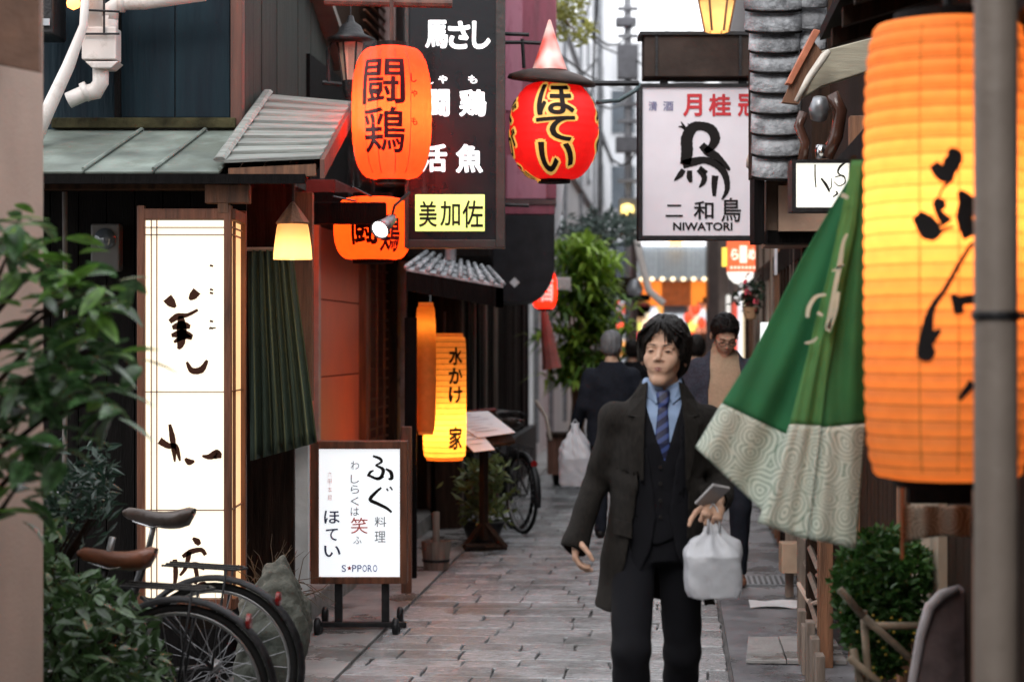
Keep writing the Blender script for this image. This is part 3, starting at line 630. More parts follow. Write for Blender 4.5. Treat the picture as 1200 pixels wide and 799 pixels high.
def red_lanterns():
    red = paper('red_lantern_paper', (.90,.06,.025), .20, .7)
    s = 10.3/F; c = at(459,133,10.3)
    l, fn, rad = lantern('paper_lantern', 'red orange lit lantern with two brushed black characters, above the striped roof end', c, 47*s, 78*s, red, 12, 15, (1,.50,.16), cap=.36, shape=2.7, amp=.004)
    ink = mat('lantern_ink', (.05,.004,.010), rough=.6, bump=0)
    F2 = lambda x, z: fn(x, z, .005)
    q = M(); letter(q, '闘', (-33*s, 6*s, 18*s, 58*s), F2, .012, 2); q.obj('lettering', ink, l)
    q = M(); letter(q, '鶏', (-31*s, -50*s, 18*s, 2*s), F2, .012, 2); q.obj('lettering', ink, l)
    for t, y in (('し',30),('ゃ',12),('も',-20)):
        q = M(); letter(q, t, (26*s, (y)*s, 34*s, (y+13)*s), F2, .02, 1, True); q.obj('small_lettering', ink, l)
    for x in (-30,-14,8,26):
        q = M(); q.tube([fn(x*s, (k/10-1)*72*s, -.001) for k in range(21)], .0022, 4); q.obj('thread', mat('thread', (.5,.06,.02), rough=.6), l)
    # clear rain cover
    cover = bpy.data.materials.new('clear_cover'); cover.use_nodes = True; nt = cover.node_tree; nt.nodes.clear()
    o = nt.nodes.new('ShaderNodeOutputMaterial'); t = nt.nodes.new('ShaderNodeBsdfTransparent'); t.inputs[0].default_value = (.93,.86,.86,1); g = nt.nodes.new('ShaderNodeBsdfGlossy'); g.inputs['Roughness'].default_value = .15
    mx = nt.nodes.new('ShaderNodeMixShader'); mx.inputs[0].default_value = .025; nt.links.new(t.outputs[0], mx.inputs[1]); nt.links.new(g.outputs[0], mx.inputs[2]); nt.links.new(mx.outputs[0], o.inputs[0])
    q = M(); q.lathe(at(459,139,10.3), [(51*s,-84*s),(51*s,84*s)], 32); q.obj('rain_cover', cover, l, smooth=True)
    q = M(); q.tube([c+V((0,0,78*s)), c+V((0,0,150*s))], .012, 6); q.obj('hanger', rust_wood, l)
    q = M(); q.tube([at(380,2,10.35), at(530,5,10.35)], .022, 8); prop(q.obj('lantern_rail', rust_wood, None), 'rust red rail that the two-character lantern hangs from', 'rail')
    # second lantern, lower and behind
    s = 11.6/F; c = at(437,268,11.6)
    l, fn, rad = lantern('paper_lantern', 'wide red lantern half hidden behind the spotlight under the dark beam', c, 46*s, 37*s, paper('orange_lantern_paper', (1,.12,.02), .26, .7), 9, 5, (1,.32,.09), cap=.5, shape=2.4, amp=.004)
    q = M(); letter(q, '鶏', (12*s, -28*s, 36*s, 14*s), lambda x,z: fn(x,z,.006), .02, 2); q.obj('lettering', ink, l)
    q = M(); letter(q, '闘', (-22*s, -20*s, 8*s, 26*s), lambda x,z: fn(x,z,.006), .02, 2); q.obj('lettering', ink, l)
    q = M(); q.tube([c+V((0,0,37*s)), c+V((0,0,80*s))], .012, 6); q.obj('hanger', iron_m, l)
    lamp('light', at(385,262,12.6), 6, (1,.10,.03), l, .10)  # added red lamp outside the paper, only to redden the wall behind
    q = M(); q.px(366, 237, 452, 262, 11.25, .10); prop(q.obj('short_beam', black_wood, None, bev=.004), 'black beam end crossing in front of the half hidden red lantern', 'beam')
    # spotlight
    sp = thing('spotlight', at(445,262,10.9), 'grey cone spotlight shining down in front of the half hidden red lantern', 'spotlight')
    d = (at(433,280,10.7)-at(458,258,10.9)).normalized(); R = d.to_track_quat('Z','Y').to_matrix(); a = at(458,258,10.9)
    q = M(); q.lathe(a, [(0,-.02),(.025,-.02),(.030,.02),(.034,.06),(.055,.135),(.050,.135),(.03,.07)], 20, R); q.obj('housing', grey_metal, sp, smooth=True)
    q = M(); q.lathe(a, [(0,.118),(.049,.125)], 20, R); q.obj('lamp_face', mat('spot_face', (1,.95,.9), emit=3, ecol=(1,.93,.85), bump=0), sp)
    q = M(); q.tube([a, a+V((.02,.02,.08)), a+V((.10,.08,.16))], .008, 6); q.obj('arm', iron_m, sp)
red_lanterns()
# ------------------------------------------------------------------ red-lit front with the lattice door
def red_front():
    h = thing('red_shop', A(-2.0, 11.5, 0), 'shop front with red plaster panels, lattice strip and dark posts', 'building')
    u = -2.35
    zs = [at(0,y,Yat(395,u)).z for y in (700, 578, 440, 353, 262)]
    for i in range(4):
        z0, z1 = (zs[i] if i else .13), zs[i+1]
        q = M(); q.al(u-.04, u, 12.0, 14.75, z0+.004, z1-.004); q.obj('panel', redwall_m, h, bev=.003)
    q = M(); q.al(u-.10, u-.035, 10.55, 18.5, .1, 4.8); q.obj('wall', dark_wood, h)
    q = M(); q.al(u-.02, u+.03, 12.9, 12.98, .12, 2.62); q.obj('post', mat('pale_post2', (.35,.30,.26), rough=.6), h, bev=.004)
    q = M(); q.al(u-.03, u+.34, 12.2, 16.6, 2.38, 2.54); q.obj('beam', black_wood, h, bev=.005)
    q = M(); q.al(u-.03, u+.26, 12.2, 16.6, 2.54, 2.62); q.obj('red_rail', mat('red_rail', (.13,.015,.01), rough=.5), h, bev=.004)
    q = M(); q.al(u-.03, u+.10, 12.2, 16.6, 2.62, 3.4); q.obj('upper_boards', black_wood, h)
    # lattice
    q = M(); q.al(u-.01, u+.05, 14.78, 14.92, .12, 2.38); q.obj('post', red_wood, h, bev=.003)
    for i in range(60):
        z = .3+i*.078; q = M(); q.al(u+.0, u+.02, 14.95, 16.15, z, z+.014); q.obj('lattice_bar', red_wood, h)
    for v in (15.1,15.5,15.9): q = M(); q.al(u+.015, u+.03, v, v+.02, .3, 2.35); q.obj('lattice_stile', red_wood, h)
    q = M(); q.al(u-.03, u-.015, 14.92, 16.2, .3, 2.35); q.obj('backing', mat('lattice_back', (.20,.04,.025), rough=.5, var=.4, scale=3), h)
    for v, w, d, m in ((16.2,.14,.07,dark_wood),(16.36,.34,.04,mat('amber_pane', (.28,.12,.03), rough=.3, var=.3)),(16.8,.08,.08,grey_metal),(17.0,.3,.10,black_wood),(17.6,.2,.16,dark_wood)):
        q = M(); q.al(u-.02, u+d, v, v+w, .12, 2.3); q.obj('post', m, h, bev=.004)
    q = M(); q.al(u-.03, u+.06, 14.95, 17.9, .12, .5); q.obj('dado', dark_wood, h, bev=.004)
    q = M(); q.al(u+.17, u+.22, 17.5, 17.6, .12, 1.42); q.obj('grey_post', post_wood, h, bev=.004)
    # wires and small fittings under the eave
    for k in range(2):
        a = at(390+k*22, 225+random.uniform(-8,8), 11.2); b = at(500, 235+k*9, 12.2); q = M(); q.tube([a, a.lerp(b,.5)+V((0,0,-.05)), b], .006, 5); q.obj('cable', iron_m, h)
red_front()
def iron_lantern():
    Y = 11.0; s = Y/F; c = at(411,95,Y); l = thing('wall_lantern', c, 'unlit black iron lantern with a wide cap left of the orange lantern', 'lantern')
    q = M(); q.lathe(c+V((0,0,45*s)), [(0,32*s),(3*s,31*s),(5*s,24*s),(12*s,19*s),(16*s,10*s),(29*s,4*s),(27*s,0),(0,0)], 24); q.obj('cap', iron_m, l, smooth=True)
    q = M(); q.lathe(c, [(9*s,0),(15*s,44*s)], 6); q.obj('glass', mat('frosted_glass', (.42,.33,.25), rough=.4), l)
    for k in range(6):
        a = k*PI/3; q = M(); q.tube([c+V((9*s*math.cos(a),9*s*math.sin(a),0)), c+V((15.5*s*math.cos(a),15.5*s*math.sin(a),44*s))], .006, 5); q.obj('rib', iron_m, l)
    q = M(); q.lathe(c+V((0,0,-22*s)), [(0,0),(7*s,2*s),(10*s,10*s),(11*s,22*s),(0,24*s)], 12); q.obj('base', iron_m, l)
    q = M(); q.tube([at(385,100,Y),at(384,60,Y),at(392,42,Y),at(400,62,Y)], .012, 6); q.obj('bracket', iron_m, l)
    q = M(); q.tube([at(378,97,Y),at(418,101,Y)], .014, 6); q.obj('bracket', iron_m, l)
    q = M(); q.tube([c+V((0,0,75*s)), c+V((0,0,110*s))], .004, 5); q.obj('chain', iron_m, l)
    # pale building seen above and behind
    w = thing('pink_house', A(-2.35, 17, 0), 'pale pink plastered upper wall seen between the dark roof and the orange lantern', 'building')
    q = M(); q.al(-3.3, -2.25, 16, 24, 2.5, 7); q.obj('wall', mat('pink_plaster', (.62,.45,.42), rough=.7, var=.08), w)
    q = M(); q.al(-3.0,-2.5,15.97,16.0,3.9,4.4); q.obj('window', glass_m, w)
iron_lantern()
# ------------------------------------------------------------------ black menu sign
def black_sign():
    Y = 11.4; b = thing('signboard', at(533,290,Y), 'tall black hanging signboard with white characters and a lit yellow name plate', 'sign')
    q = M(); q.px(478, -30, 584, 284, Y+.02, .16); q.obj('box', mat('black_acrylic', (.006,.007,.010), spec=.3, rough=.3, var=.1, bump=.03), b, bev=.004)
    fr = mat('dark_frame', (.04,.035,.033), rough=.4, metal=.3)
    for r_ in ((474,-34,479,290),(581,-34,592,290),(479,-34,581,-28),(479,281,581,290)):
        q = M(); q.px(*r_, Y, .20); q.obj('frame', fr, b, bev=.003)
    wl = mat('white_lit_letters', (.9,.9,.9), rough=.4, bump=0, emit=.55, ecol=(.95,.97,1))
    fn = pxplane(Y+.02, .004)
    def L(t, x0, y0, x1, y1, m, bold): q = M(); letter(q, t, (x0, y1, x1, y0), fn, bold); q.obj('lettering', m, b)
    for t, bx in (('馬',(499,25,524,56)),('さ',(526,26,550,57)),('し',(554,26,574,57)),('闘',(500,106,526,136)),('鶏',(539,106,569,136)),('活',(493,170,523,201)),('魚',(535,170,565,202))):
        L(t, *bx, wl, .034)
    for t, bx in (('し',(501,92,508,99)),('ゃ',(514,89,524,98)),('も',(549,89,559,98))): L(t, *bx, wl, .03)
    q = M(); q.px(486.5, 228, 568, 271, Y+.008, .014); q.obj('name_plate', mat('lit_yellow', (.75,.85,.25), rough=.4, bump=0, emit=.42, ecol=(.83,.93,.26)), b, bev=.003)
    fn2 = pxplane(Y+.008, .004)
    for t, bx in (('美',(491,236,512,266)),('加',(516,236,539,265)),('佐',(542,235,566,267))):
        q = M(); letter(q, t, (bx[0], bx[3], bx[2], bx[1]), fn2, .012); q.obj('lettering', ink_m, b)
    for y_ in (40,240): q = M(); q.tube([at(592,y_,Y+.1), at(620,y_+1,Y+.1)], .012, 6); q.obj('bracket', iron_m, b)
    q = M(); q.px(586, 205, 590, 270, Y+.22, .02); q.obj('edge_light', mat('edge_light', (1,.8,.4), emit=.7, ecol=(1,.75,.3), bump=0), b)
black_sign()
# ------------------------------------------------------------------ standing lit sign
def standing_sign():
    Y = 11.15; b = thing('standing_sign', at(425,745,Y).xy.to_3d(), 'white lit standing sign with black calligraphy in a wooden frame on castors', 'sign')
    q = M(); q.px(373, 525, 469, 677, Y+.02, .10); q.obj('panel', mat('lit_sign_white', (.85,.87,.88), rough=.35, var=.01, bump=0, emit=.36, ecol=(.93,.97,1)), b)
    for r_ in ((364,517,373.5,684),(468.5,517,477,684),(373.5,517,468.5,526),(373.5,676,468.5,684)):
        q = M(); q.px(*r_, Y, .14); q.obj('frame', red_wood, b, bev=.004)
    for x in (392, 447): q = M(); q.px(x, 684, x+9, 732, Y+.05, .04); q.obj('leg', iron_m, b, bev=.003)
    q = M(); q.px(374, 729, 476, 735, Y+.04, .05); q.obj('crossbar', iron_m, b, bev=.003)
    for x in (376, 466):
        q = M(); q.tube([at(x,737,Y-.16), at(x,737,Y+.3)], .018, 6); q.obj('foot_bar', iron_m, b)
        for yy in (-.16,.3):
            w = M(); w.lathe(at(x,737,Y+.05)+V((0,yy-.05,-.0))-V((0,0,at(x,737,Y).z-.052)), [(0,-.016),(.035,-.018),(.05,-.01),(.05,.01),(.035,.018),(0,.016)], 16, Matrix.Rotation(PI/2,3,'Y')); w.obj('castor', iron_m, b, smooth=True)
    fn = pxplane(Y+.02, .004); q = M(); K = lambda pts, ws: stroke(q, pts, ws, fn)
    # large brushed first word
    K([(437,534),(445,537),(447,541),(440,545)],[1.2,1.8,1.5,.8]); K([(440,545),(449,550),(446,559),(438,560)],[.8,2.2,1.8,.8]); K([(431,558),(434,553),(438,551)],[1.4,1.6,.8]); K([(452,549),(458,553),(459,560),(455,561)],[1,2.2,2.2,.8])
    K([(433,557),(443,561),(450,558)],[1.5,1.6,.7])
    K([(447,571),(440,577),(434,585),(443,590),(453,595),(459,600)],[1.2,1.8,2.2,2,1.8,1.2]); K([(453,572),(455,575)],[1.2,.8]); K([(457,570),(460,574)],[1.2,.8])
    q.obj('brushed_word', ink_m, b)
    def L(t, x0, y0, x1, y1, m, bold=.006): q = M(); letter(q, t, (x0, y1, x1, y0), fn, bold); q.obj('lettering', m, b)
    L('料',439,605,453,617,grey_ink); L('理',439,622,452,635,grey_ink)
    for t, y in (('わ',540),('し',556),('ら',568),('く',582),('は',594)): L(t, 411, y, 421, y+10, grey_ink)
    L('笑',411,606,431,625,mat('soft_red_ink', (.75,.16,.14), bump=0), .004); L('ふ',414,628,424,637,grey_ink)
    for k, t in enumerate('六甲本館'): L(t, 384, 552+k*9, 389, 559+k*9, faint_red_ink, 0)
    dk = mat('navy_ink', (.05,.06,.14), bump=0)
    L('ほ',380,598,398,613,dk,.014); L('て',382,619,396,633,dk,.014); L('い',380,639,399,652,dk,.014)
    for k, t in enumerate('SAPPORO'):
        if t == 'A':
            q = M(); c = (409.5, 665.3); q.add([fn(c[0]+(3.2 if i%2==0 else 1.3)*math.sin(i*PI/5), c[1]-(3.4 if i%2==0 else 1.4)*math.cos(i*PI/5)) for i in range(10)]+[fn(*c)], [(i,(i+1)%10,10) for i in range(10)]); q.obj('star', red_ink, b)
        else: x = 400.5+k*6.1; L(t, x, 661.5, x+5.1, 669.5, blue_ink, .008)
    # timber post standing behind it
    q = M(); q.px(470, 500, 482, 695, 12.2, .09); prop(q.obj('timber_post', red_wood, None, bev=.004), 'brown timber post right behind the standing lit sign', 'post')
standing_sign()
# ------------------------------------------------------------------ boulder, twigs
def boulder():
    q = M(); c = V((-1.07, 9.0, 0)); bm = bmesh.new(); bmesh.ops.create_icosphere(bm, subdivisions=5, radius=1)
    for v in bm.verts:
        p = v.co.copy(); n = p.normalized(); z = n.z
        w = .165*(1-max(0,z)**2*.45); x = n.x*w; y = n.y*.17*(1-max(0,z)*.4)
        zz = .30+n.z*.34; x = max(-.15, min(.15, x*1.15)); x += .03*z
        if n.x+z*.9 > 1.0: zz -= (n.x+z*.9-1.0)*.18
        k = .012*math.sin(n.x*9+n.z*7)+.008*math.sin(n.y*13+n.z*17)
        k += .025*mnoise.noise(n*1.7)+.008*mnoise.noise(n*5)+.004*mnoise.noise(n*14); v.co = V((x+n.x*k, y+n.y*k, zz+n.z*k))
    q.add([c+v.co for v in bm.verts], [tuple(v.index for v in f.verts) for f in bm.faces]); bm.free()
    o = q.obj('boulder', mat('boulder_stone', (.095,.090,.070), rough=.75, var=.35, scale=4, bump=1, bscale=22, col2=(.035,.045,.036), wear=.35, wearcol=(.17,.14,.11)), None, smooth=True)
    prop(o, 'upright grey green boulder beside the bicycle wheel', 'stone')
    t = thing('dry_shrub', (-1.25, 9.9, 0), 'leafless tangled shrub in the dark corner behind the boulder', 'shrub'); r = random.Random(12); q = M()
    for i in range(60):
        p = V((-1.25+r.uniform(-.1,.1), 9.9+r.uniform(-.1,.1), .3)); d = V((r.uniform(-.6,.6), r.uniform(-.4,.4), r.uniform(.4,1))).normalized(); pts = [p]
        for k in range(6): d = (d+V((r.uniform(-.5,.5), r.uniform(-.4,.4), r.uniform(-.6,.35)))).normalized(); p = p+d*.06; pts.append(p)
        q.tube(pts, [.004,.004,.003,.003,.002,.002,.001], 4)
    q.obj('twigs', mat('twig', (.10,.065,.04), rough=.8), t, kind='stuff')
    q = M(); q.lathe((-1.25,9.95,0), [(0,0),(.13,0),(.17,.3),(.14,.3),(0,.27)], 20); q.obj('pot', black_wood, t)
boulder()
# ------------------------------------------------------------------ maroon overhang, round lantern
def overhang():
    Y = 17.2; h = thing('maroon_house', at(618,355,Y), 'maroon clad upper storey jutting out over the alley behind the round lantern', 'building'); 
    q = M(); q.px(572, -220, 652, 233, Y, 1.6); q.obj('cladding', maroon_m, h, bev=.006)
    q = M(); q.px(592, -220, 612, 130, Y-.012, .02); q.obj('pink_panel', pink_m, h, bev=.003)
    q = M(); q.px(594, 182, 640, 233, Y-.014, .02); q.obj('pink_panel', pink_m, h, bev=.003)
    q = M(); q.px(586, 234, 652, 240, Y-.02, 1.6); q.obj('ledge', mat('ledge_dark', (.09,.04,.04), rough=.5), h, bev=.003)
    q = M(); q.px(586, 240.5, 650, 251, Y-.005, 1.6); q.obj('cladding', maroon_m, h, bev=.004)
    q = M(); pts = [at(560,252,Y), at(650,252,Y)]
    for k in range(9): a = k/8*PI/2; pts.append(at(618+32*math.cos(a), 310+43*math.sin(a), Y))
    pts += [at(560,353,Y)]; q.prism(pts[::-1], (0,1.5,0)); q.obj('black_end', mat('black_sheet', (.020,.020,.024), rough=.35, var=.2, bump=.05), h, bev=.006)
    q = M(); c = (603,331); q.add([at(c[0]+dx, c[1]+dy, Y-.006) for dx, dy in ((0,-6),(6,0),(0,6),(-6,0))], [(0,1,2,3)]); q.obj('diamond', mat('white_mark', (.65,.66,.68), bump=0), h, solid=.004)
    q = M(); q.prism([at(640,300,Y+.3), at(656,262,Y+.3), at(662,210,Y+.3), at(652,215,Y+.3), at(636,300,Y+.3)], (0,.04,0)); q.obj('pale_brace', pale_wall, h)
    # facade above left of it
    k = thing('upper_house', at(500,0,15), 'dark upper house behind the black signboard', 'building')
    q = M(); q.px(478, -260, 575, 300, 15.2, 2.4); q.obj('wall', black_wood, k)
    q = M(); q.px(500, -200, 560, -60, 15.15, .06); q.obj('window', glass_m, k)
overhang()
def round_lantern():
    Y = 11.6; s = Y/F; c = at(649,154,Y); 
    red = paper('bright_red_paper', (.62,.012,.012), .12, .35)
    l, fn, rad = lantern('round_lantern', 'round bright red lantern with gold edged black characters under a flat hat', c, 52*s, 57*s, red, 12, 2.2, (1,.5,.3), cap=.36, shape=2.05, amp=.003)
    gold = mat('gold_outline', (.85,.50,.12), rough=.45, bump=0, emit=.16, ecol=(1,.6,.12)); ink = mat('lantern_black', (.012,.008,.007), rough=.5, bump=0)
    for t, z0, z1, x in (('ほ', 14, 50, 0), ('て', -16, 12, 0), ('い', -50, -18, 2)):
        for bold, e, m, nm in ((.085,.004,gold,'outline'),(.022,.0085,ink,'lettering')):
            q = M(); g = 0 if m is ink else 1.0
            letter(q, t, ((x-21-g)*s, (z0-g*.8)*s, (x+23+g)*s, (z1+g*.8)*s), lambda a,b,e=e: fn(a,b,e), bold, 2); q.obj(nm, m, l)
    for t, x, z0, z1 in (('ぐ',-72,8,36),('が',-70,-30,0),('ふ',76,8,38),('ぐ',78,-34,0),('ふ',-66,-58,-40)):
        for bold, e, m, nm in ((.085,.004,gold,'outline'),(.022,.0085,ink,'lettering')):
            q = M(); g = 0 if m is ink else 1.0
            letter(q, t, ((x-14-g)*s, (z0-g)*s, (x+16+g)*s, (z1+g)*s), lambda a,b,e=e: fn(a,b,e), bold, 2); q.obj(nm, m, l)
    h = thing('lantern_hat', c+V((0,0,58*s)), 'flat brown hat with a red and white cone above the round lantern', 'hat')
    T = Matrix.Rotation(.10, 3, 'X')@Matrix.Rotation(.10, 3, 'Y')
    q = M(); q.lathe(c+V((-2*s,0,64*s)), [(0,10*s),(16*s,9*s),(34*s,5*s),(51*s,-2*s),(52*s,-7*s),(48*s,-8*s),(30*s,-2*s),(0,2*s)], 40, T); q.obj('brim', mat('hat_brown', (.035,.020,.016), rough=.45, var=.3), h, smooth=True)
    q = M(); q.lathe(c+V((-5*s,0,71*s)), [(21*s,0),(16*s,14*s),(8*s,38*s),(1.5*s,59*s),(0,60*s)], 24); q.obj('cone', mat('red_white_cone', (.75,.05,.03), rough=.5, col2=(.72,.66,.60), scale=9, detail=1, bump=.05), h, smooth=True)
    b = thing('lantern_bracket', at(600,46,Y), 'black iron bar bracket holding the round lantern and its hat', 'bracket')
    q = M(); q.tube([at(590,50,Y+.1),at(615,50,Y+.1),at(650,52,Y+.1)], .012, 6); q.tube([at(640,98,Y+.05),at(748,98,Y+.2)], .017, 6); q.tube([at(612,46,Y+.1),at(614,80,Y+.1)], .012, 6); q.obj('bar', iron_m, b)
    q = M(); q.tube([at(700,120,Y+.2),at(725,118,Y+.3),at(745,106,Y+.3),at(750,98,Y+.3)], .014, 6); q.obj('cable', mat('teal_cable', (.07,.11,.12)), b, smooth=True)
round_lantern()
# ------------------------------------------------------------------ tiled hood, tall yellow lantern, menu stand
def middle_left():
    h = thing('tiled_hood', at(530,350,14), 'small grey tiled hood over the entrance with the tall yellow lantern', 'roof')
    a, b, c, d = at(476,318,13.4), at(590,338,13.4), at(572,318,14.9), at(500,300,14.9)
    n = 9
    for i in range(n):
        t0, t1 = i/n, (i+1)/n; q = M(); p0, p1, p2, p3 = a.lerp(b,t0), a.lerp(b,t1), d.lerp(c,t1), d.lerp(c,t0)
        for j in range(3):
            s0, s1 = j/3, (j+1)/3+.03; e = V((0,0,.02)); 
            q = M(); q.slab(p0.lerp(p3,s0)+e, p1.lerp(p2,s0)+e, p1.lerp(p2,s1), p0.lerp(p3,s1), (0,0,-.018)); q.obj('tile', tile_m, h, bev=.003)
    for i in range(n+1):
        t = i/n; q = M(); q.tube([a.lerp(b,t)+V((0,0,.03)), d.lerp(c,t)+V((0,0,.03))], .018, 6); q.obj('tile_ridge', tile_m, h, smooth=True)
    q = M(); q.slab(a+V((0,0,-.0)), b+V((0,0,0)), b+V((0,0,-.13)), a+V((0,0,-.13)), (0,.05,0)); q.obj('fascia', black_wood, h)
    q = M(); q.slab(b+V((0,0,0)), c+V((0,0,0)), c+V((0,0,-.13)), b+V((0,0,-.13)), (-.05,0,0)); q.obj('fascia', black_wood, h)
    q = M(); q.tube([at(528,305,14), at(528,285,14)], .04, 8); q.obj('support', grey_metal, h)
    f = thing('timber_shop', A(-1.8, 20, 0), 'dark slatted timber front behind the tall yellow lantern', 'building')
    u = -1.86
    q = M(); q.al(u-.25, u-.06, 17.2, 25.5, 0, 5); q.obj('wall', black_wood, f)
    q = M(); q.al(u-.20, u+.02, 17.1, 17.25, 0, 2.4); q.obj('post', dark_wood, f, bev=.004)
    r = random.Random(4)
    v = 17.4; k = 0
    while v < 25.3:
        m = [black_wood, dark_wood, post_wood][0 if k % 5 else 2] if v < 21 else black_wood
        q = M(); q.al(u-.05, u+r.uniform(0,.03), v, v+.11, .05, 2.55); q.obj('slat', m, f); v += .21; k += 1
    q = M(); q.al(u-.06, u+.10, 17.1, 25.5, 2.38, 2.56); q.obj('lintel', black_wood, f, bev=.004)
    q = M(); q.al(u+.02, u+.10, 18.5, 25.5, .02, .55); q.obj('plinth', mat('dark_plinth', (.05,.05,.055)), f, bev=.004)
    yl = paper('yellow_lantern_paper', (1.0,.52,.12), .10, .7)
    Y = 14.3; s = Y/F; c = at(521,465,Y)
    l, fn, rad = lantern('tall_lantern', 'tall yellow lit lantern with black writing hanging over the wooden tub', c, 25.5*s, 71*s, yl, 22, 4.2, (1,.64,.25), cap=.82, shape=5, amp=.006, capm=yl, lz=-.22, hoop=.0022, hoopm=mat('bamboo_hoop', (.42,.17,.03), rough=.6))
    for t, z1, h_ in (('水',58,20),('か',34,18),('け',12,18),('家',-34,26)):
        q = M(); letter(q, t, (6*s, (z1-h_)*s, 23*s, z1*s), lambda x,z: fn(x,z,.006), .035, 2); q.obj('lettering', ink_m, l)
    q = M(); q.tube([c+V((0,0,71*s)), c+V((0,0,100*s))], .008, 5); q.obj('hanger', iron_m, l)
    Y = 13.9; s = Y/F; c = at(499,432,Y)
    l2, fn, rad = lantern('tall_lantern', 'narrow amber lantern partly hidden behind the dark post', c, 12*s, 74*s, paper('dim_amber_paper', (.8,.33,.07), .03, .6), 22, .30, (1,.6,.2), cap=.7, shape=3, amp=.006, capm=yl, lz=.3)
    q = M(); q.px(474, 372, 488, 690, 13.6, .1); prop(q.obj('door_post', black_wood, None, bev=.004), 'black glossy post between the lattice and the yellow lantern', 'post')
    # wooden tub with paddle
    t = thing('wooden_tub', at(511,667,14.1).xy.to_3d(), 'small wooden tub with an upright stick beside the dark doorway', 'tub'); c = V(t.location); s = 14.1/F
    for k in range(14):
        a = k*2*PI/14; b_ = (k+.93)*2*PI/14; q = M()
        q.slab(c+V((14*s*math.cos(a),14*s*math.sin(a),0)), c+V((14*s*math.cos(b_),14*s*math.sin(b_),0)), c+V((18*s*math.cos(b_),18*s*math.sin(b_),34*s)), c+V((18*s*math.cos(a),18*s*math.sin(a),34*s)), (-.012*math.cos(a),-.012*math.sin(a),0)); q.obj('stave', post_wood, t)
    q = M(); q.lathe(c+V((0,0,10*s)), [(15.6*s,0),(16.2*s,0),(16.5*s,3*s),(15.9*s,3*s)], 24); q.obj('hoop', iron_m, t)
    q = M(); q.lathe(c+V((0,0,2*s)), [(0,0),(14*s,0)], 20); q.obj('bottom', post_wood, t)
    q = M(); q.tube([c+V((0,0,.02)), c+V((0,0,68*s))], .026, 10); q.obj('stick', post_wood, t, smooth=True)
    # menu stand
    Y = 15.0; m = thing('menu_stand', at(570,645,Y).xy.to_3d(), 'dark wooden stand with white menu sheets on its sloping top', 'stand')
    P = lambda x,y,dy=0: at(x,y,Y+dy)
    q = M(); q.tube([P(567,632), P(567,500)], .035, 4); q.obj('post', dark_wood, m)
    for a, b_ in (((545,642),(567,612)),((592,642),(567,612))): q = M(); q.tube([P(*a), P(*b_)], .028, 4); q.obj('foot', dark_wood, m)
    q = M(); q.tube([P(544,642), P(594,640)], .028, 4); q.obj('foot', dark_wood, m)
    q = M(); q.tube([P(544,640,-.25)-V((0,0,.0)), P(590,640,.25)], .024, 4); q.obj('foot', dark_wood, m)
    q = M(); q.slab(P(511,488,.25),P(580,482,.25),P(604,516,-.2),P(548,528,-.2),(0,0,-.02)); q.obj('board', dark_wood, m)
    q = M(); q.tube([P(509,488,.26), P(581,480,.26)], .022, 6); q.obj('top_rail', mat('rail_maroon', (.10,.02,.02)), m)
    wp = mat('menu_paper', (.90,.91,.95), rough=.5, var=.03, bump=.02)
    tx = mat('menu_print', (.35,.33,.38), bump=0)
    def sheet(p, nm, lab):
        q = M(); q.slab(*[v+V((0,0,.036)) for v in p], (0,0,-.003)); o = q.obj(nm, wp, m, label=lab)
        for i in range(7):
            t0 = .12+i*.115; a = p[0].lerp(p[3],t0); b2 = p[1].lerp(p[2],t0); q = M()
            q.slab(a.lerp(b2,.1)+V((0,0,.0385)), a.lerp(b2,.55+.3*((i*37)%5)/5)+V((0,0,.0385)), a.lerp(b2,.55+.3*((i*37)%5)/5)+V((0,-.012,.0365)), a.lerp(b2,.1)+V((0,-.012,.0365)), (0,0,.0004)); q.obj('print_line', tx, o)
    sheet([P(518,490,.22),P(572,487,.22),P(604,512,-.16),P(560,518,-.16)], 'menu_sheet', 'upper white menu sheet')
    sheet([P(516,492,.20),P(545,491,.20),P(580,532,-.30),P(555,535,-.30)], 'menu_sheet', 'lower white menu sheet hanging over the edge')
    # rolled red parasol, small lantern beyond
    Y = 19; s = Y/F; c = at(638,340,Y)
    l, fn, rad = lantern('small_lantern', 'small red lantern with white characters under the black rounded end', c, 15*s, 22*s, paper('small_red_paper', (.95,.05,.02), .3, .5), 8, 2, (1,.5,.3), cap=.5, shape=2.4, amp=.004)
    wm = mat('white_paint', (.85,.8,.75), rough=.5, bump=0, emit=.2, ecol=(1,.9,.8))
    q = M(); letter(q, '酒', (-10*s,-13*s,10*s,13*s), lambda x,z: fn(x,z,.008), .03, 1); q.obj('lettering', wm, l)
    p = thing('folded_parasol', at(645,434,19.5), 'closed dusty red parasol hanging under the small red lantern', 'parasol'); s = 19.5/F
    q = M(); a, b_ = at(637,362,19.5), at(647,432,19.5); R = (a-b_).normalized().to_track_quat('Z','Y').to_matrix()
    prof = [(.10,0),(.085,.1),(.06,.35),(.03,.58),(0,.6)]; q.lathe(b_, prof, 9, R); q.obj('canopy', mat('dusty_red_cloth', (.36,.13,.11), rough=.8), p)
    q = M(); q.tube([b_+V((0,0,-.05)), a+(a-b_)*.1], .012, 6); q.obj('pole', dark_wood, p)
middle_left()
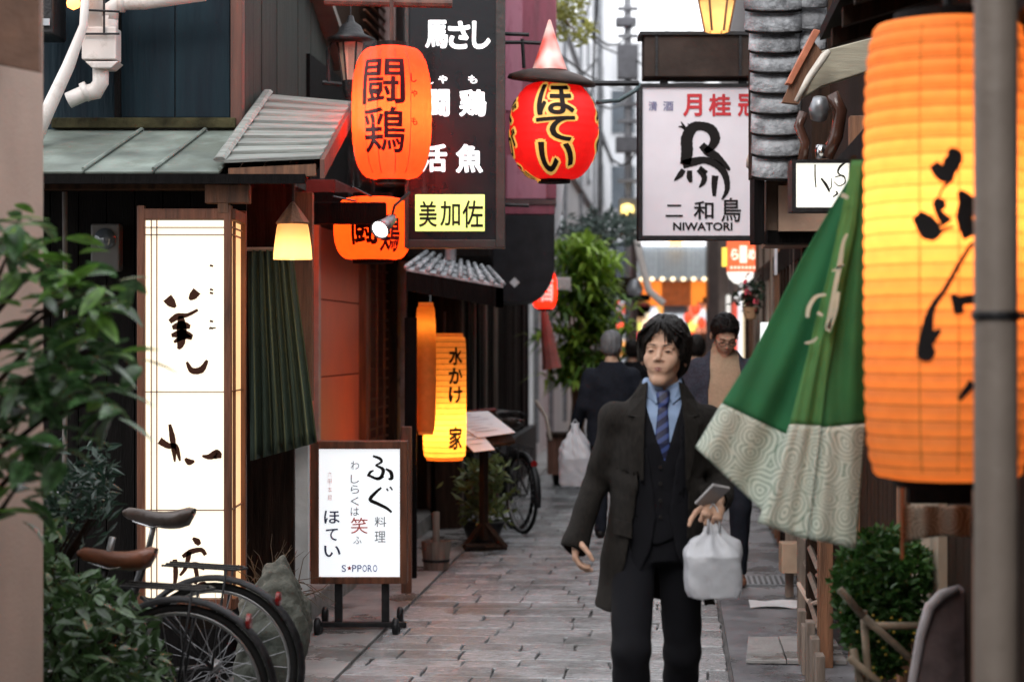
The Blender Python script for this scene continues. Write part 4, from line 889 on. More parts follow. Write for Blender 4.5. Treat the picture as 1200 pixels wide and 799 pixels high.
# ------------------------------------------------------------------ right side
def near_right():
    gp = thing('wall_post', at(1166, 799, 4.6).xy.to_3d(), 'grey brown round post at the right edge in front of the big lantern', 'post')
    c = at(1167, 400, 4.6); c.z = 0; q = M(); q.lathe(c, [(.050,0),(.050,4)], 32); q.obj('pipe', mat('taupe_paint', (.20,.165,.14), rough=.5, var=.06), gp, smooth=True)
    q = M(); z = at(0,370,4.6).z; q.lathe(c, [(.054,z-.010),(.056,z-.006),(.056,z+.006),(.054,z+.010)], 32); q.obj('clamp', iron_m, gp)
    q = M(); q.box(c+V((.05,.03,z)), (.14,.02,.014)); q.obj('clamp_bar', iron_m, gp)
    # big orange lantern
    Y = 5.25; s = Y/F; c = at(1110, 294, Y)
    pm = paper('big_lantern_paper', (1.0,.43,.13), .05, .72)
    l, fn, rad = lantern('big_lantern', 'huge glowing orange paper lantern with brushed black strokes behind the grey post', c, 97*s, 268*s, pm, 30, 4.6, (1,.60,.30), cap=.62, shape=5.0, amp=.012, lr=.06, n=72, lz=.10, hoop=.0016, hoopm=mat('hoop_amber', (.50,.17,.02), rough=.6, trans=.3))
    WK = 1.35
    def F2(px_, py):   # picture point traced onto the paper
        yp = Y-.2
        for _ in range(4):
            x = (px_-600)/F*yp-c.x; z = CZ-(py-HZ)/F*yp-c.z; R_ = rad(z)+.006; x = max(-R_*.98, min(R_*.98, x)); yp = Y-math.sqrt(R_*R_-x*x)
        return V((c.x+x, yp, c.z+z))
    q = M(); K = lambda pts, ws: stroke(q, pts, [w*1.35 for w in ws], F2)
    K([(1094,192),(1100,200),(1108,206),(1114,212)],[4,6,7,3]); K([(1112,175),(1118,184),(1112,200),(1114,214)],[2,8,7,2]); K([(1112,214),(1104,222),(1100,232)],[1.5,1,1])
    K([(1074,252),(1084,262),(1092,272),(1098,280)],[5,9,10,3]); K([(1094,236),(1101,240),(1100,248),(1110,262)],[3,6,3,6]); K([(1124,224),(1134,240),(1130,256),(1140,276)],[2,9,7,9]); K([(1098,276),(1108,268),(1118,266)],[2,1.5,1])
    K([(1140,284),(1126,306),(1108,338),(1092,362),(1086,392),(1085,414),(1094,408)],[1.6,2,2.2,3,6,8,3]); K([(1090,398),(1098,390),(1102,386)],[5,3,1]); K([(1116,345),(1122,356),(1124,368)],[2,5,4]); K([(1118,352),(1130,352),(1142,350)],[3,4,4]); K([(1124,468),(1140,448)],[2,4]) ; K([(1160,200),(1166,250),(1158,330)],[5,9,6])
    q.obj('lettering', ink_m, l)
    for x in (-52,-8,42,80): q = M(); q.tube([fn(x*s, (k/12-1)*255*s, .0) for k in range(25)], .0016, 4); q.obj('thread', mat('thread2', (.45,.2,.03), rough=.6), l)
    q = M(); q.tube([c+V((0,0,272*s)), c+V((0,0,360*s))], .012, 6); q.obj('hanger', iron_m, l)
    # facade along the lane
    h = thing('right_shop', A(.95, 8, 0), 'dark timber shop front behind the green cloth and the big lantern', 'building')
    u = .90
    q = M(); q.al(u+.06, u+.3, 3.2, 12.4, 0, 3.6); q.obj('wall', dark_wood, h)
    v = 4.2; r = random.Random(2)
    while v < 12.3: q = M(); q.al(u+.03, u+.062, v, v+.17, .05, 2.65); q.obj('board', dark_wood, h); v += .178
    for v in (5.9, 7.9, 10.1, 12.2): q = M(); q.al(u-.02, u+.07, v, v+.11, 0, 2.75); q.obj('post', brown_wood, h, bev=.004)
    q = M(); q.al(u+.0, u+.035, 6.9, 7.7, .55, 1.35); q.obj('cream_panel', mat('cream_panel', (.45,.37,.28), rough=.6), h)
    q = M(); q.al(u-.03, u+.05, 4.6, 12.4, 2.45, 2.60); q.obj('beam', black_wood, h, bev=.005)
    # eave with rafters
    q = M(); q.slab(A(u-.30,4.3,2.86),A(u-.30,8.3,2.86),A(u+.4,8.3,3.06),A(u+.4,4.3,3.06),(0,0,.05)); q.obj('roof_boards', black_wood, h)
    for k in range(8):
        v = 4.4+k*.5; q = M(); q.slab(A(u-.28,v,2.85),A(u-.28,v+.07,2.85),A(u+.1,v+.07,2.96),A(u+.1,v,2.96),(0,0,-.07)); q.obj('rafter', dark_wood, h)
    # pale gutter board end and orange edge board
    e = thing('gable_boards', at(960,90,8.9), 'pale curved gutter board end under the dark eave left of the big lantern', 'gutter')
    q = M(); q.prism([at(936,118,8.8), at(962,60,8.8), at(1100,24,8.8), at(1100,68,8.8), at(1016,84,8.8), at(964,101,8.8)], (0,.08,0)); q.obj('board', mat('pale_olive_board', (.36,.33,.25), rough=.55, var=.12, stretch=(.6,6,6)), e, bev=.006)
    q = M(); q.tube([at(933,119,8.7), at(948,92,8.7), at(966,66,8.7), at(972,60,8.7)], [.010,.016,.018,.010], 8); q.obj('gutter_lip', mat('gutter_pale', (.62,.57,.50), rough=.35), e, smooth=True)
    q = M(); q.prism([at(921,98,8.75), at(928,99,8.75), at(962,36,8.75), at(954,34,8.75)], (0,.06,0)); q.obj('orange_board', mat('orange_board', (.50,.16,.08), rough=.5, var=.25), e, bev=.003)
    q = M(); q.prism([at(917,120,8.78), at(936,122,8.78), at(964,62,8.78), at(950,44,8.78)], (0,.05,0)); q.obj('brown_board', brown_wood, e)
    # flood light and pipes under it
    f = thing('flood_light', at(960,140,8.6), 'small grey floodlight with a glossy brown cable drum under the pale gutter board', 'lamp')
    q = M(); q.lathe(at(960,128,8.6), [(0,-.05),(.035,-.045),(.045,0),(.03,.05),(0,.055)], 20, Matrix.Rotation(.5,3,'X')); q.obj('housing', grey_metal, f, smooth=True)
    q = M(); q.tube([at(942,132,8.6),at(936,148,8.6),at(944,168,8.6),at(940,190,8.6)], .022, 8); q.tube([at(975,110,8.6),at(985,130,8.6),at(980,160,8.6),at(968,185,8.6)], .03, 8); q.obj('conduit', mat('gloss_brown', (.07,.03,.02), rough=.2), f, smooth=True)
    q = M(); q.lathe(at(962,178,8.6), [(0,-.03),(.022,-.03),(.026,0),(.022,.03),(0,.03)], 16); q.obj('lens', chrome, f, smooth=True)
    # small lit sign
    Y = 8.3; g = thing('small_sign', at(958,246,Y), 'small square white lit sign with thin black lettering at the top of the green cloth', 'sign')
    q = M(); q.px(933, 191, 1012, 243, Y+.02, .10); q.obj('panel', mat('small_lit', (.9,.9,.84), rough=.4, bump=0, emit=.48, ecol=(1,.98,.86)), g)
    for r_ in ((928,187,933,248),(1012,187,1016,248),(933,187,1012,191),(933,243,1012,248)): q = M(); q.px(*r_, Y, .13); q.obj('frame', iron_m, g)
    fs = pxplane(Y+.02, .004); q = M(); K = lambda pts, ws: stroke(q, pts, ws, fs, 6)
    K([(955,193),(955,207),(956,220)],[.7,1,.7]); K([(962,209),(968,217),(972,225)],[1,1.8,1]); K([(974,209),(974,219),(970,224)],[.5,.7,.4]); K([(978,208),(988,206),(990,214),(983,218),(977,213)],[.6,.9,.8,.7,.5]); K([(976,231),(981,227),(979,224)],[.8,1.2,.6]); K([(990,191),(984,196),(982,203),(990,208)],[1,1.4,1,.8])
    q.obj('lettering', ink_m, g)
near_right()
# ------------------------------------------------------------------ green cloth with wave border
def wave_mat(name, c_bg, c_line):
    m = mat(name, c_bg, rough=.8, bump=.15, bscale=200, trans=.25); nt = m.node_tree; N = nt.nodes; L = nt.links
    b = N['Principled BSDF']; tc = N.new('ShaderNodeTexCoord'); mp = N.new('ShaderNodeMapping'); mp.inputs['Scale'].default_value = (12,12,12)
    no = N.new('ShaderNodeTexNoise'); no.inputs['Scale'].default_value = 5; L.new(tc.outputs['UV'], no.inputs['Vector'])
    ad = N.new('ShaderNodeMixRGB'); ad.blend_type = 'ADD'; ad.inputs[0].default_value = .10; L.new(tc.outputs['UV'], ad.inputs[1]); L.new(no.outputs['Color'], ad.inputs[2]); L.new(ad.outputs[0], mp.inputs[0])
    vo = N.new('ShaderNodeTexVoronoi'); vo.voronoi_dimensions = '2D'; vo.inputs['Scale'].default_value = 1; L.new(mp.outputs[0], vo.inputs['Vector'])
    mu = N.new('ShaderNodeMath'); mu.operation = 'MULTIPLY'; mu.inputs[1].default_value = 6.5; L.new(vo.outputs['Distance'], mu.inputs[0])
    fr = N.new('ShaderNodeMath'); fr.operation = 'FRACT'; L.new(mu.outputs[0], fr.inputs[0])
    r = N.new('ShaderNodeValToRGB'); e = r.color_ramp.elements; e[0].position = .0; e[0].color = (*c_line,1); e[1].position = .30; e[1].color = (*c_bg,1)
    x = e.new(.18); x.color = (*c_line,1)
    L.new(fr.outputs[0], r.inputs[0])
    for l in list(nt.links):
        if l.to_socket == b.inputs['Base Color']: nt.links.remove(l)
    L.new(r.outputs[0], b.inputs['Base Color'])
    for n_ in N:
        if n_.type == 'BSDF_TRANSLUCENT':
            L.new(r.outputs[0], n_.inputs[0])
    return m
def green_cloth():
    Y = 6.1; n = thing('green_banner', at(1005,190,Y), 'green shop curtain with a white swirling wave border blown out over the alley', 'curtain')
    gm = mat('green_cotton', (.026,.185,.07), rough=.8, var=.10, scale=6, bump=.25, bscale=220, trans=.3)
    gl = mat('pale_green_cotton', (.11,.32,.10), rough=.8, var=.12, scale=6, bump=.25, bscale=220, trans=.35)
    wm = wave_mat('wave_print', (.62,.68,.60), (.17,.26,.19))
    def lerp(a, b, t): return (a[0]*(1-t)+b[0]*t, a[1]*(1-t)+b[1]*t)
    def curve(pts, t):
        k = t*(len(pts)-1); i = min(int(k), len(pts)-2); return lerp(pts[i], pts[i+1], k-i)
    def sheet(name, left, right, v0, v1, m, depth, wav, nu=40, nv=40, push=0.0, fine=1.0):
        q = M(); uv = []
        def fn(u, v):
            t = v0+(v1-v0)*v; a, b = curve(left, t), curve(right, t); x, y = lerp(a, b, u)
            yy = depth+wav*math.sin(u*7*fine+t*3)*t+.6*wav*math.sin(u*15*fine-t*5+1)*t+push*(1-u)*t
            return at(x, y, yy)
        q.grid(fn, nu, nv)
        for j in range(nv+1):
            for i in range(nu+1):
                t = v0+(v1-v0)*j/nv; a, b = curve(left, t), curve(right, t); x, y = lerp(a, b, i/nu); uv.append((x/376*1.0, y/376))
        return q.obj(name, m, n, smooth=True, uv=uv, solid=.0015)
    # left panel: border begins at t=.84
    Lf = [(1008,188),(973,245),(942,298),(906,368),(876,425),(846,472),(815,524)]; Rt = [(1014,188),(1005,270),(992,350),(970,420),(945,475),(930,512),(893,598)]
    sheet('left_panel', Lf, Rt, 0, .835, gm, Y+.12, .018, push=-.02)
    sheet('wave_border', Lf, Rt, .835, 1.0, wm, Y+.12, .018, 40, 14, push=-.02)
    # right panel in two folds, paler leading edge
    L2 = [(998,188),(986,250),(972,315),(955,380),(940,440),(925,498),(888,612)]; R2 = [(1010,188),(1003,260),(990,325),(978,390),(968,450),(962,500),(945,632)]
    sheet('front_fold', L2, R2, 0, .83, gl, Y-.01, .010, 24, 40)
    sheet('wave_border', L2, R2, .83, 1.0, wm, Y-.01, .010, 24, 16)
    L3 = [(1008,188),(1002,262),(989,327),(977,392),(967,452),(961,502),(944,630)]; R3 = [(1014,186),(1016,260),(1017,330),(1017,400),(1016,450),(1014,497),(1003,643)]
    sheet('right_panel', L3, R3, 0, .83, mat('deep_green_cotton', (.035,.17,.05), rough=.8, var=.10, bump=.25, bscale=220, trans=.3), Y+.02, .02, 24, 40, fine=.7)
    sheet('wave_border', L3, R3, .83, 1.0, wm, Y+.02, .02, 24, 16, fine=.7)
    q = M(); fs = lambda x, z: at(x, z, Y-.055); K = lambda pts, ws: stroke(q, pts, ws, fs)
    K([(993,274),(988,285),(984,310),(978,340),(970,385)],[1.5,2,3,2.5,3.5]); K([(975,318),(985,312),(989,310)],[1,1.5,1]); K([(968,345),(956,348),(948,360),(946,372)],[1.5,2,2.5,2]); K([(958,366),(964,370)],[2,2]); K([(982,342),(979,365),(970,388)],[2.5,2,3]); K([(943,402),(952,400),(958,395)],[1.2,1.8,1]); K([(986,228),(994,232)],[3,2])
    q2 = M()
    q.obj('lettering', mat('pale_green_print', (.42,.50,.40), rough=.8, bump=0), n)
    q = M(); q.tube([at(1000,186,Y), A(.80,9.2,at(0,186,Y).z+.05)], .012, 8); q.obj('rod', dark_wood, n)
    w = thing('short_curtain', at(1100,630,5.9), 'short cream curtain with wavy lines hanging below the big lantern', 'curtain')
    q = M(); nu, nv = 30, 8
    q.grid(lambda u,v: at(1058+u*100, 592+v*(44-8*math.sin(u*3)), 5.9+.02*math.sin(u*18)), nu, nv); uv = [((i/nu)*.27+3, (j/nv)*.12) for j in range(nv+1) for i in range(nu+1)]
    q.obj('cloth', wave_mat('cream_wave_print', (.42,.36,.28), (.10,.09,.07)), w, smooth=True, uv=uv, solid=.002)
    q = M(); q.px(1066, 560, 1160, 590, 5.95, .05); q.obj('rail', black_wood, w)
    q = M(); q.px(1056, 560, 1059, 655, 5.88, .008); q.obj('cord', mat('orange_cord', (.28,.08,.025)), w)
green_cloth()
# ------------------------------------------------------------------ NIWATORI sign, lamp, tile column
def hen_sign():
    Y = 12.6; b = thing('hen_sign', at(820,280,Y), 'large white hanging sign with a brushed black hen and red characters', 'sign')
    q = M(); q.px(753, 102, 890, 276, Y+.02, .14); q.obj('panel', mat('sign_panel', (.66,.63,.68), rough=.35, var=.02, bump=.02, emit=.04, ecol=(.9,.85,.95)), b)
    for r_ in ((748,98,753,281),(890,98,894,281),(753,98,890,102),(753,276,890,281)): q = M(); q.px(*r_, Y, .18); q.obj('frame', iron_m, b, bev=.003)
    fn = pxplane(Y+.02, .004)
    def L(t, x0, y0, x1, y1, m, bold=.02): q = M(); letter(q, t, (x0, y1, x1, y0), fn, bold); q.obj('lettering', m, b)
    L('月',801,111,822,136,red_ink,.03); L('桂',831,111,856,136,red_ink,.03); L('冠',865,111,888,136,red_ink,.03)
    bl = mat('slate_ink', (.20,.20,.34), bump=0); L('清',760,119,770,130,bl,.012); L('酒',777,119,789,130,bl,.012)
    L('二',780,240,800,254,ink_m,.01); L('和',813,236,836,257,ink_m,.016); L('鳥',845,232,868,260,ink_m,.012)
    L('NIWATORI',789,261,858,270,ink_m,.03)
    q = M(); K = lambda pts, ws: stroke(q, pts, ws, fn)
    # the hen, seven brush strokes
    K([(803,193),(805,178),(805,162),(812,150),(822,148),(833,152),(838,162),(834,172),(826,178)],[6,7,7,6,5,6,6,4.5,3]); K([(822,170),(830,178),(840,184),(852,196),(855,200)],[4,5.5,4.5,2.5,1]); K([(800,193),(812,190),(826,188),(841,194),(850,206),(852,222),(846,234)],[5,5,4,4.5,4,3,1])
    K([(803,152),(799,149),(795,149)],[1.6,1.4,.5]); K([(803,150),(800,146),(798,143)],[1.4,1.2,.5]); K([(808,148),(806,145)],[1,.6])
    K([(801,199),(797,205),(790,212)],[3,3.5,.6]); K([(808,200),(808,208),(810,214)],[3,3.5,1.5]); K([(818,199),(825,207),(824,214),(819,220)],[2.5,3.5,3,.6]); K([(838,206),(837,217),(837,230)],[4,3.5,2]) ; K([(820,196),(828,203)],[2,2.5])
    q.obj('hen_emblem', ink_m, b)
    br = mat('brown_sign_back', (.045,.032,.027), rough=.6, var=.2, scale=6)
    c = thing('sign_cabinet', at(820,92,Y), 'plain brown metal box mounted over the white hen sign', 'box')
    q = M(); q.px(755, 39, 886, 90, Y-.05, .25); q.obj('cabinet', br, c, bev=.006)
    for x in (768, 866): q = M(); q.px(x, 40, x+3, 89, Y-.06, .01); q.obj('strap', iron_m, c)
    for x in (774, 866): q = M(); q.px(x, 89, x+9, 99, Y+.02, .06); q.obj('mount', iron_m, c)
    q = M(); q.px(750, 37, 890, 41, Y-.07, .29); q.obj('rim', iron_m, c)
    # mounts on the wall
    q = M(); q.px(893, 150, 905, 262, Y+.05, .10); q.obj('side_mount', grey_wall, b)
    q = M(); q.px(890, 255, 960, 282, Y+.3, .12); q.obj('bracket', black_wood, b)
    s = Y/F; l = thing('street_lantern', at(841,40,12.2), 'lit amber lantern on top of the brown box', 'lantern')
    c0 = at(840,38,12.2); am = mat('amber_glass', (.9,.6,.25), rough=.3, bump=0, emit=.28, ecol=(1,.58,.22), trans=.4)
    q = M(); q.lathe(c0, [(13*s,0),(20*s,36*s)], 6); q.obj('glass', am, l)
    q = M(); q.lathe(c0+V((0,0,36*s)), [(22*s,0),(10*s,16*s),(0,20*s)], 6); q.obj('cap', brown_wood, l)
    for k in range(6): a = k*PI/3; q = M(); q.tube([c0+V((13.4*s*math.cos(a),13.4*s*math.sin(a),0)), c0+V((20.5*s*math.cos(a),20.5*s*math.sin(a),36*s))], .007, 4); q.obj('rib', brown_wood, l)
    q = M(); q.lathe(c0+V((0,0,8*s)), [(0,0),(5*s,3*s),(6*s,12*s),(0,22*s)], 12); q.obj('bulb', MATS['warm_bulb'], l, smooth=True)
    lamp('light', c0+V((0,0,16*s)), 2, (1,.65,.3), l)
    sp = thing('spotlight', at(880,185,12.2), 'small white spotlight aimed at the right edge of the hen sign', 'spotlight'); a = at(884,178,12.1)
    q = M(); q.lathe(a, [(0,-.01),(.03,0),(.045,.05),(.045,.10),(0,.10)], 16, Matrix.Rotation(-2.6,3,'X')); q.obj('housing', mat('cream_metal', (.5,.45,.38), rough=.4), sp, smooth=True)
    q = M(); q.tube([a, a+V((.01,.05,.10)), a+V((.08,.15,.14))], .012, 6); q.obj('arm', white_pvc, sp)
hen_sign()
def tile_column():
    t = thing('roof_tiles', at(912,210,10.4), 'grey barrel roof tiles descending the verge of the right hand roof', 'roof')
    Y0 = 10.4; ys = [-52,-22,8,33,57,80,104,128,153,178,204]; r = random.Random(1)
    for i in range(len(ys)-1):
        a, b = at(911-1.0*(9-i)*.6, ys[i]-3, Y0-.0), at(911-1.0*(9-i)*.6, ys[i+1]+2, Y0-.06)
        R0, R1 = (27 if i>=3 else 31)/F*Y0, (28.5 if i>=3 else 33)/F*Y0; mm = M(); n = 14; vs = []
        for (c, R) in ((a,R0),(b,R1)):
            for k in range(n+1): an = PI*k/n; vs.append((c.x-R*math.cos(an), c.y-R*.42*math.sin(an), c.z-(R*.16*math.sin(an))))
        mm.add(vs, [(k,k+1,n+2+k,n+1+k) for k in range(n)]); o = mm.obj('tile', tile_m, t, smooth=True, solid=.02)
        m2 = M(); m2.add([(v[0], v[1]+.004, v[2]-.012) for v in vs[n+1:]]+[(v[0],v[1]+.006,v[2]) for v in vs[n+1:]], [(k,k+1,n+2+k,n+1+k) for k in range(n)]); m2.obj('lip', black_wood, t, solid=.004)
        if i < 4:
            mm = M(); vs2 = []
            for (c, R) in ((a,R0*.5),(b,R1*.55)):
                for k in range(n+1): an = PI*k/n; vs2.append((c.x+.20-R*math.cos(an), c.y+.02-R*.6*math.sin(an), c.z-(R*.16*math.sin(an))+.01))
            mm.add(vs2, [(k,k+1,n+2+k,n+1+k) for k in range(n)]); mm.obj('tile', tile_m, t, smooth=True, solid=.016)
    q = M(); q.px(885, -60, 940, 206, Y0+.02, .3); q.obj('verge_board', dark_wood, t)
    w = thing('gable_house', A(1.0, 11.5, 0), 'dark house under the grey roof tiles beside the hen sign', 'building')
    q = M(); q.al(.85, 1.3, 12.45, 24, 0, 4.6); q.obj('wall', dark_wood, w)
    q = M(); q.al(.55, .86, 10.6, 12.6, 2.2, 2.44); q.obj('eave_box', mat('tan_board', (.30,.19,.13), rough=.6), w)
    q = M(); q.px(884, 208, 896, 285, 10.5, .2); q.obj('dark_board', black_wood, w)
    q = M(); q.px(900, 270, 962, 285, 10.6, .2); q.obj('dark_board', black_wood, w)
    q = M(); q.px(898, 212, 926, 270, 10.65, .1); q.obj('tan_panel', mat('tan_board', (.3,.2,.13)), w)
    r = random.Random(6); v = 12.6
    while v < 23: q = M(); q.al(.80, .855, v, v+.14, .05, 2.7); q.obj('slat', [dark_wood, post_wood, brown_wood][r.randrange(3)] , w); v += .42
    q = M(); q.al(.80, .87, 12.5, 23, 2.15, 2.3); q.obj('beam', black_wood, w)
    q = M(); q.px(908, 288, 925, 322, 15.5, .05); q.obj('notice', mat('notice', (.62,.64,.7)), w)
tile_column()
# ------------------------------------------------------------------ gate, planter, slab
def gate_and_planter():
    g = thing('low_gate', A(.83, 10.5, 0), 'low weathered timber gate with worn posts below the green cloth', 'gate')
    for px_, Y, w, top, m in ((967,9.9,.07,.86,brown_wood),(951,11.3,.06,.82,dark_wood),(940,12.0,.055,.80,post_wood),(925,12.6,.05,.78,post_wood)):
        c = at(px_, 700, Y); q = M(); q.box((c.x, Y, top/2), (w, w, top)); q.obj('post', m, g, bev=.004)
    for k in range(5):
        a, b = at(944+k*0, 0, 11.9), at(960, 0, 10.2); z = .15+k*.15; q = M(); q.tube([(a.x,a.y,z),(b.x,b.y,z)], .018, 4); q.obj('slat', post_wood, g)
    for a, b in (((936,684,11.6),(950,708,11.2)),((950,708,11.2),(962,704,10.6)),((962,738,10.4),(964,760,10.0)),((948,664,11.6),(960,652,11.2)),((948,664,11.6),(960,676,11.2))):
        q = M(); q.tube([at(*a), at(*b)], .014, 6); q.obj('rope', mat('pale_rope', (.50,.40,.33), rough=.8), g)
    q = M(); q.px(916, 636, 938, 672, 12.4, .14); q.obj('block', mat('tan_block', (.38,.27,.19), rough=.7), g, bev=.008)
    p = thing('planter_rack', at(1030,790,6.9).xy.to_3d(), 'rustic pole rack holding the dense green shrub', 'rack')
    pw = mat('peeled_pole', (.30,.24,.17), rough=.7, var=.3)
    for a, b in (((984,690,6.6),(1012,722,6.6)),((1012,722,6.6),(1066,770,6.6)),((1010,733,6.65),(1078,733,6.65)),((1000,760,6.65),(1010,800,6.65)),((1012,715,6.65),(1020,830,6.65)),((995,770,6.6),(1030,799,6.6))):
        q = M(); q.tube([at(*a), at(*b)], .013, 7); q.obj('pole', pw, p, smooth=True)
    for px_, Y in ((1000,6.5),(1072,6.5),(1010,7.2)):
        c = at(px_,799,Y); q = M(); q.box((c.x, Y, .22), (.045,.045,.46)); q.obj('leg', pw, p)
    q = M(); c = at(1040,0,7.0); q.box((c.x, 7.0, .20), (.36,.34,.26)); q.obj('trough', dark_wood, p, bev=.01)
    for k in range(5): q = M(); v = 8.8+k*.31; q.al(.62,.66, v, v+.12, 0, .24+.03*(k%3)); q.obj('edging', post_wood, p, bev=.004)
    s = thing('stone_slab', at(1110,799,6.4).xy.to_3d(), 'dark round topped stone slab with a pale worn edge at lower right', 'stone')
    pts = [at(1068,960,6.4)]+[at(x,y,6.4) for x,y in ((1070,800),(1080,745),(1090,712),(1104,698),(1124,690),(1160,690),(1200,700),(1230,720))]+[at(1230,960,6.4)]
    q = M(); q.prism(pts[::-1], (0.03,.14,0)); q.obj('slab', mat('slab_stone', (.12,.085,.085), rough=.6, var=.25, scale=12), s, bev=.012)
    q = M(); q.tube([p_+V((-.004,-.008,.004)) for p_ in pts[:6]], [.008,.014,.016,.018,.018,.012], 8); q.obj('worn_edge', mat('worn_edge', (.36,.33,.34), rough=.5), s, smooth=True)
gate_and_planter()
# ------------------------------------------------------------------ plants
def leafmat(name, c, rough=.35, trans=.25, var=.3): return mat(name, c, rough=rough, var=var, scale=3, bump=.1, bscale=60, trans=trans, rand=.3, coords='Generated')
def leaf_mesh(m, L=1.0, Wd=.38, fold=.12, droop=.15, n=5, seed=0):
    vs = []; r = random.Random(seed)
    for i in range(n+1):
        t = i/n; w = Wd*math.sin(PI*min(1, t*.93+.05))**.8*(1-.15*t); z = -droop*t*t
        vs += [(-w*.5, t*L, z+fold*w), (0, t*L, z), (w*.5, t*L, z+fold*w)]
    fs = []
    for i in range(n): a = i*3; fs += [(a,a+1,a+4,a+3),(a+1,a+2,a+5,a+4)]
    me = bpy.data.meshes.new('leaf'); me.from_pydata(vs, [], fs); me.materials.append(m); me.polygons.foreach_set('use_smooth', [True]*len(fs)); me.update(); return me
def leaves_joined(mm, pts, size, r, L=1.0, Wd=.42, up=.3):
    for p in pts:
        d = V((r.uniform(-1,1), r.uniform(-1,1), r.uniform(-.7,.9)+up*.3)).normalized(); s = size*r.uniform(.65,1.3)
        sd = d.cross(V((r.uniform(-1,1), r.uniform(-1,1), r.uniform(-1,1)))).normalized()*s*Wd*.5; nn = d.cross(sd).normalized()*s*.08
        p = V(p); mm.add([p, p+d*s*.45+sd-nn, p+d*s*L, p+d*s*.45-sd-nn, p+d*s*.5], [(0,1,4),(1,2,4),(2,3,4),(3,0,4)])
def broadleaf():
    t = thing('potted_tree', (-1.95, 6.0, 0), 'glossy broadleaf plant reaching in from the left edge beside the beige wall', 'plant'); r = random.Random(21)
    m = [leafmat('glossy_leaf', (.065,.15,.05), .25), leafmat('young_leaf', (.14,.30,.045), .35)]
    ks = [leaf_mesh(m[0], Wd=.42, seed=1), leaf_mesh(m[1], Wd=.40, seed=2), leaf_mesh(m[0], Wd=.5, fold=.2, droop=.3, seed=3)]
    trunk = M(); trunk.tube([at(-60,1000,5.6), at(-40,700,5.6), at(-25,500,5.6), at(-10,330,5.6)], [.02,.018,.015,.010], 8); trunk.obj('trunk', dark_wood, t, smooth=True)
    Y = 5.5
    cl = [(20,262,30,22),(60,310,55,34),(100,345,50,32),(128,345,30,20),(60,395,55,36),(110,410,45,34),(35,440,40,40),(80,455,50,30),(110,470,35,25),(20,500,28,50),(60,520,45,30),(20,570,30,36),(8,300,20,50)]
    n = 0
    bm = M()
    for cx, cy, sx, sy in cl:
        c0 = at(cx, cy, Y+r.uniform(-.15,.2)); bm.tube([at(-25, min(640, cy+80), 5.6), c0.lerp(at(-10,cy+60,5.6),.5)+V((0,0,.02)), c0], [.010,.007,.004], 5)
        for k in range(int(sx*sy/85)+5):
            if n >= 290: break
            p = at(cx+r.gauss(0,sx*.5), cy+r.gauss(0,sy*.5), Y+r.uniform(-.22,.25)); s = r.uniform(.085,.145)
            kk = ks[1] if (cy < 360 and r.random() < .5) or r.random() < .12 else ks[r.choice((0,2))]
            put('leaf', kk, t, p, (r.uniform(-.7,.5), r.uniform(-.5,.5), r.uniform(0,2*PI)), (s,s,s)); n += 1
    bm.obj('branch', dark_wood, t, smooth=True, kind=None)
broadleaf()
def low_bush():
    t = thing('bush', (-1.75, 7.1, 0), 'dark leafy bush at the lower left in front of the bicycles', 'bush'); r = random.Random(5)
    m = [leafmat('bush_leaf', (.06,.125,.04), .32), leafmat('bush_leaf_pale', (.12,.20,.09), .35), leafmat('bush_leaf_red', (.10,.035,.025), .4)]
    ks = [leaf_mesh(m[0], Wd=.5, seed=4, n=3), leaf_mesh(m[1], Wd=.5, seed=5, n=3), leaf_mesh(m[2], Wd=.5, n=3)]
    def inside():
        while True:
            x, y = r.uniform(-40,205), r.uniform(565,900)
            top = np.interp(x, [-40,40,80,110,150,190,205],[600,600,668,676,700,765,830])
            if 10 < x < 80 and 580 < y < 650 and r.random() < .15: pass
            elif y < top: continue
            return x, y
    for k in range(298):
        x, y = inside(); s = r.uniform(.055,.085); put('leaf', ks[0 if r.random()<.66 else (1 if r.random()<.93 else 2)], t, at(x,y,6.75+r.uniform(-.12,.15)), (r.uniform(-.6,.8), r.uniform(-.6,.6), r.uniform(0,2*PI)), (s,s,s))
    mm = M(); pts = []
    for k in range(3600): x, y = inside(); pts.append(at(x, y, 6.9+r.uniform(-.1,.75)))
    leaves_joined(mm, pts, .065, r); mm.obj('inner_leaves', m[0], t, kind='stuff')
    mm = M()
    for k in range(30): a = V((-1.75+r.uniform(-.2,.2), 7.15, 0)); b = at(*inside(), 7.1); mm.tube([a, a.lerp(b,.5)+V((r.uniform(-.05,.05),0,.05)), b], [.008,.006,.003], 4)
    mm.obj('stems', dark_wood, t, kind='stuff')
    t2 = thing('bush', (-2.2, 6.9, 0), 'upright blue green shrub rising at the left edge against the beige wall', 'bush'); mm = M(); pts = []
    for k in range(900): x = r.uniform(-20, 130); y = r.gauss(0, 22)+np.interp(x,[-20,60,130],[610,585,572]); pts.append(at(x, y, 7.3+r.uniform(-.2,.3)))
    leaves_joined(mm, pts, .065, r, Wd=.25); mm.obj('leaves', leafmat('bluegreen_leaf', (.035,.085,.055), .4), t2, kind='stuff')
    mm = M(); 
    for k in range(16): b = at(r.uniform(0,120), r.uniform(560,620), 7.3); mm.tube([(-2.0,7.3,0), V((-2.0,7.3,0)).lerp(b,.6)+V((0,0,.1)), b], [.01,.007,.003], 4)
    mm.obj('stems', dark_wood, t2, kind='stuff')
low_bush()
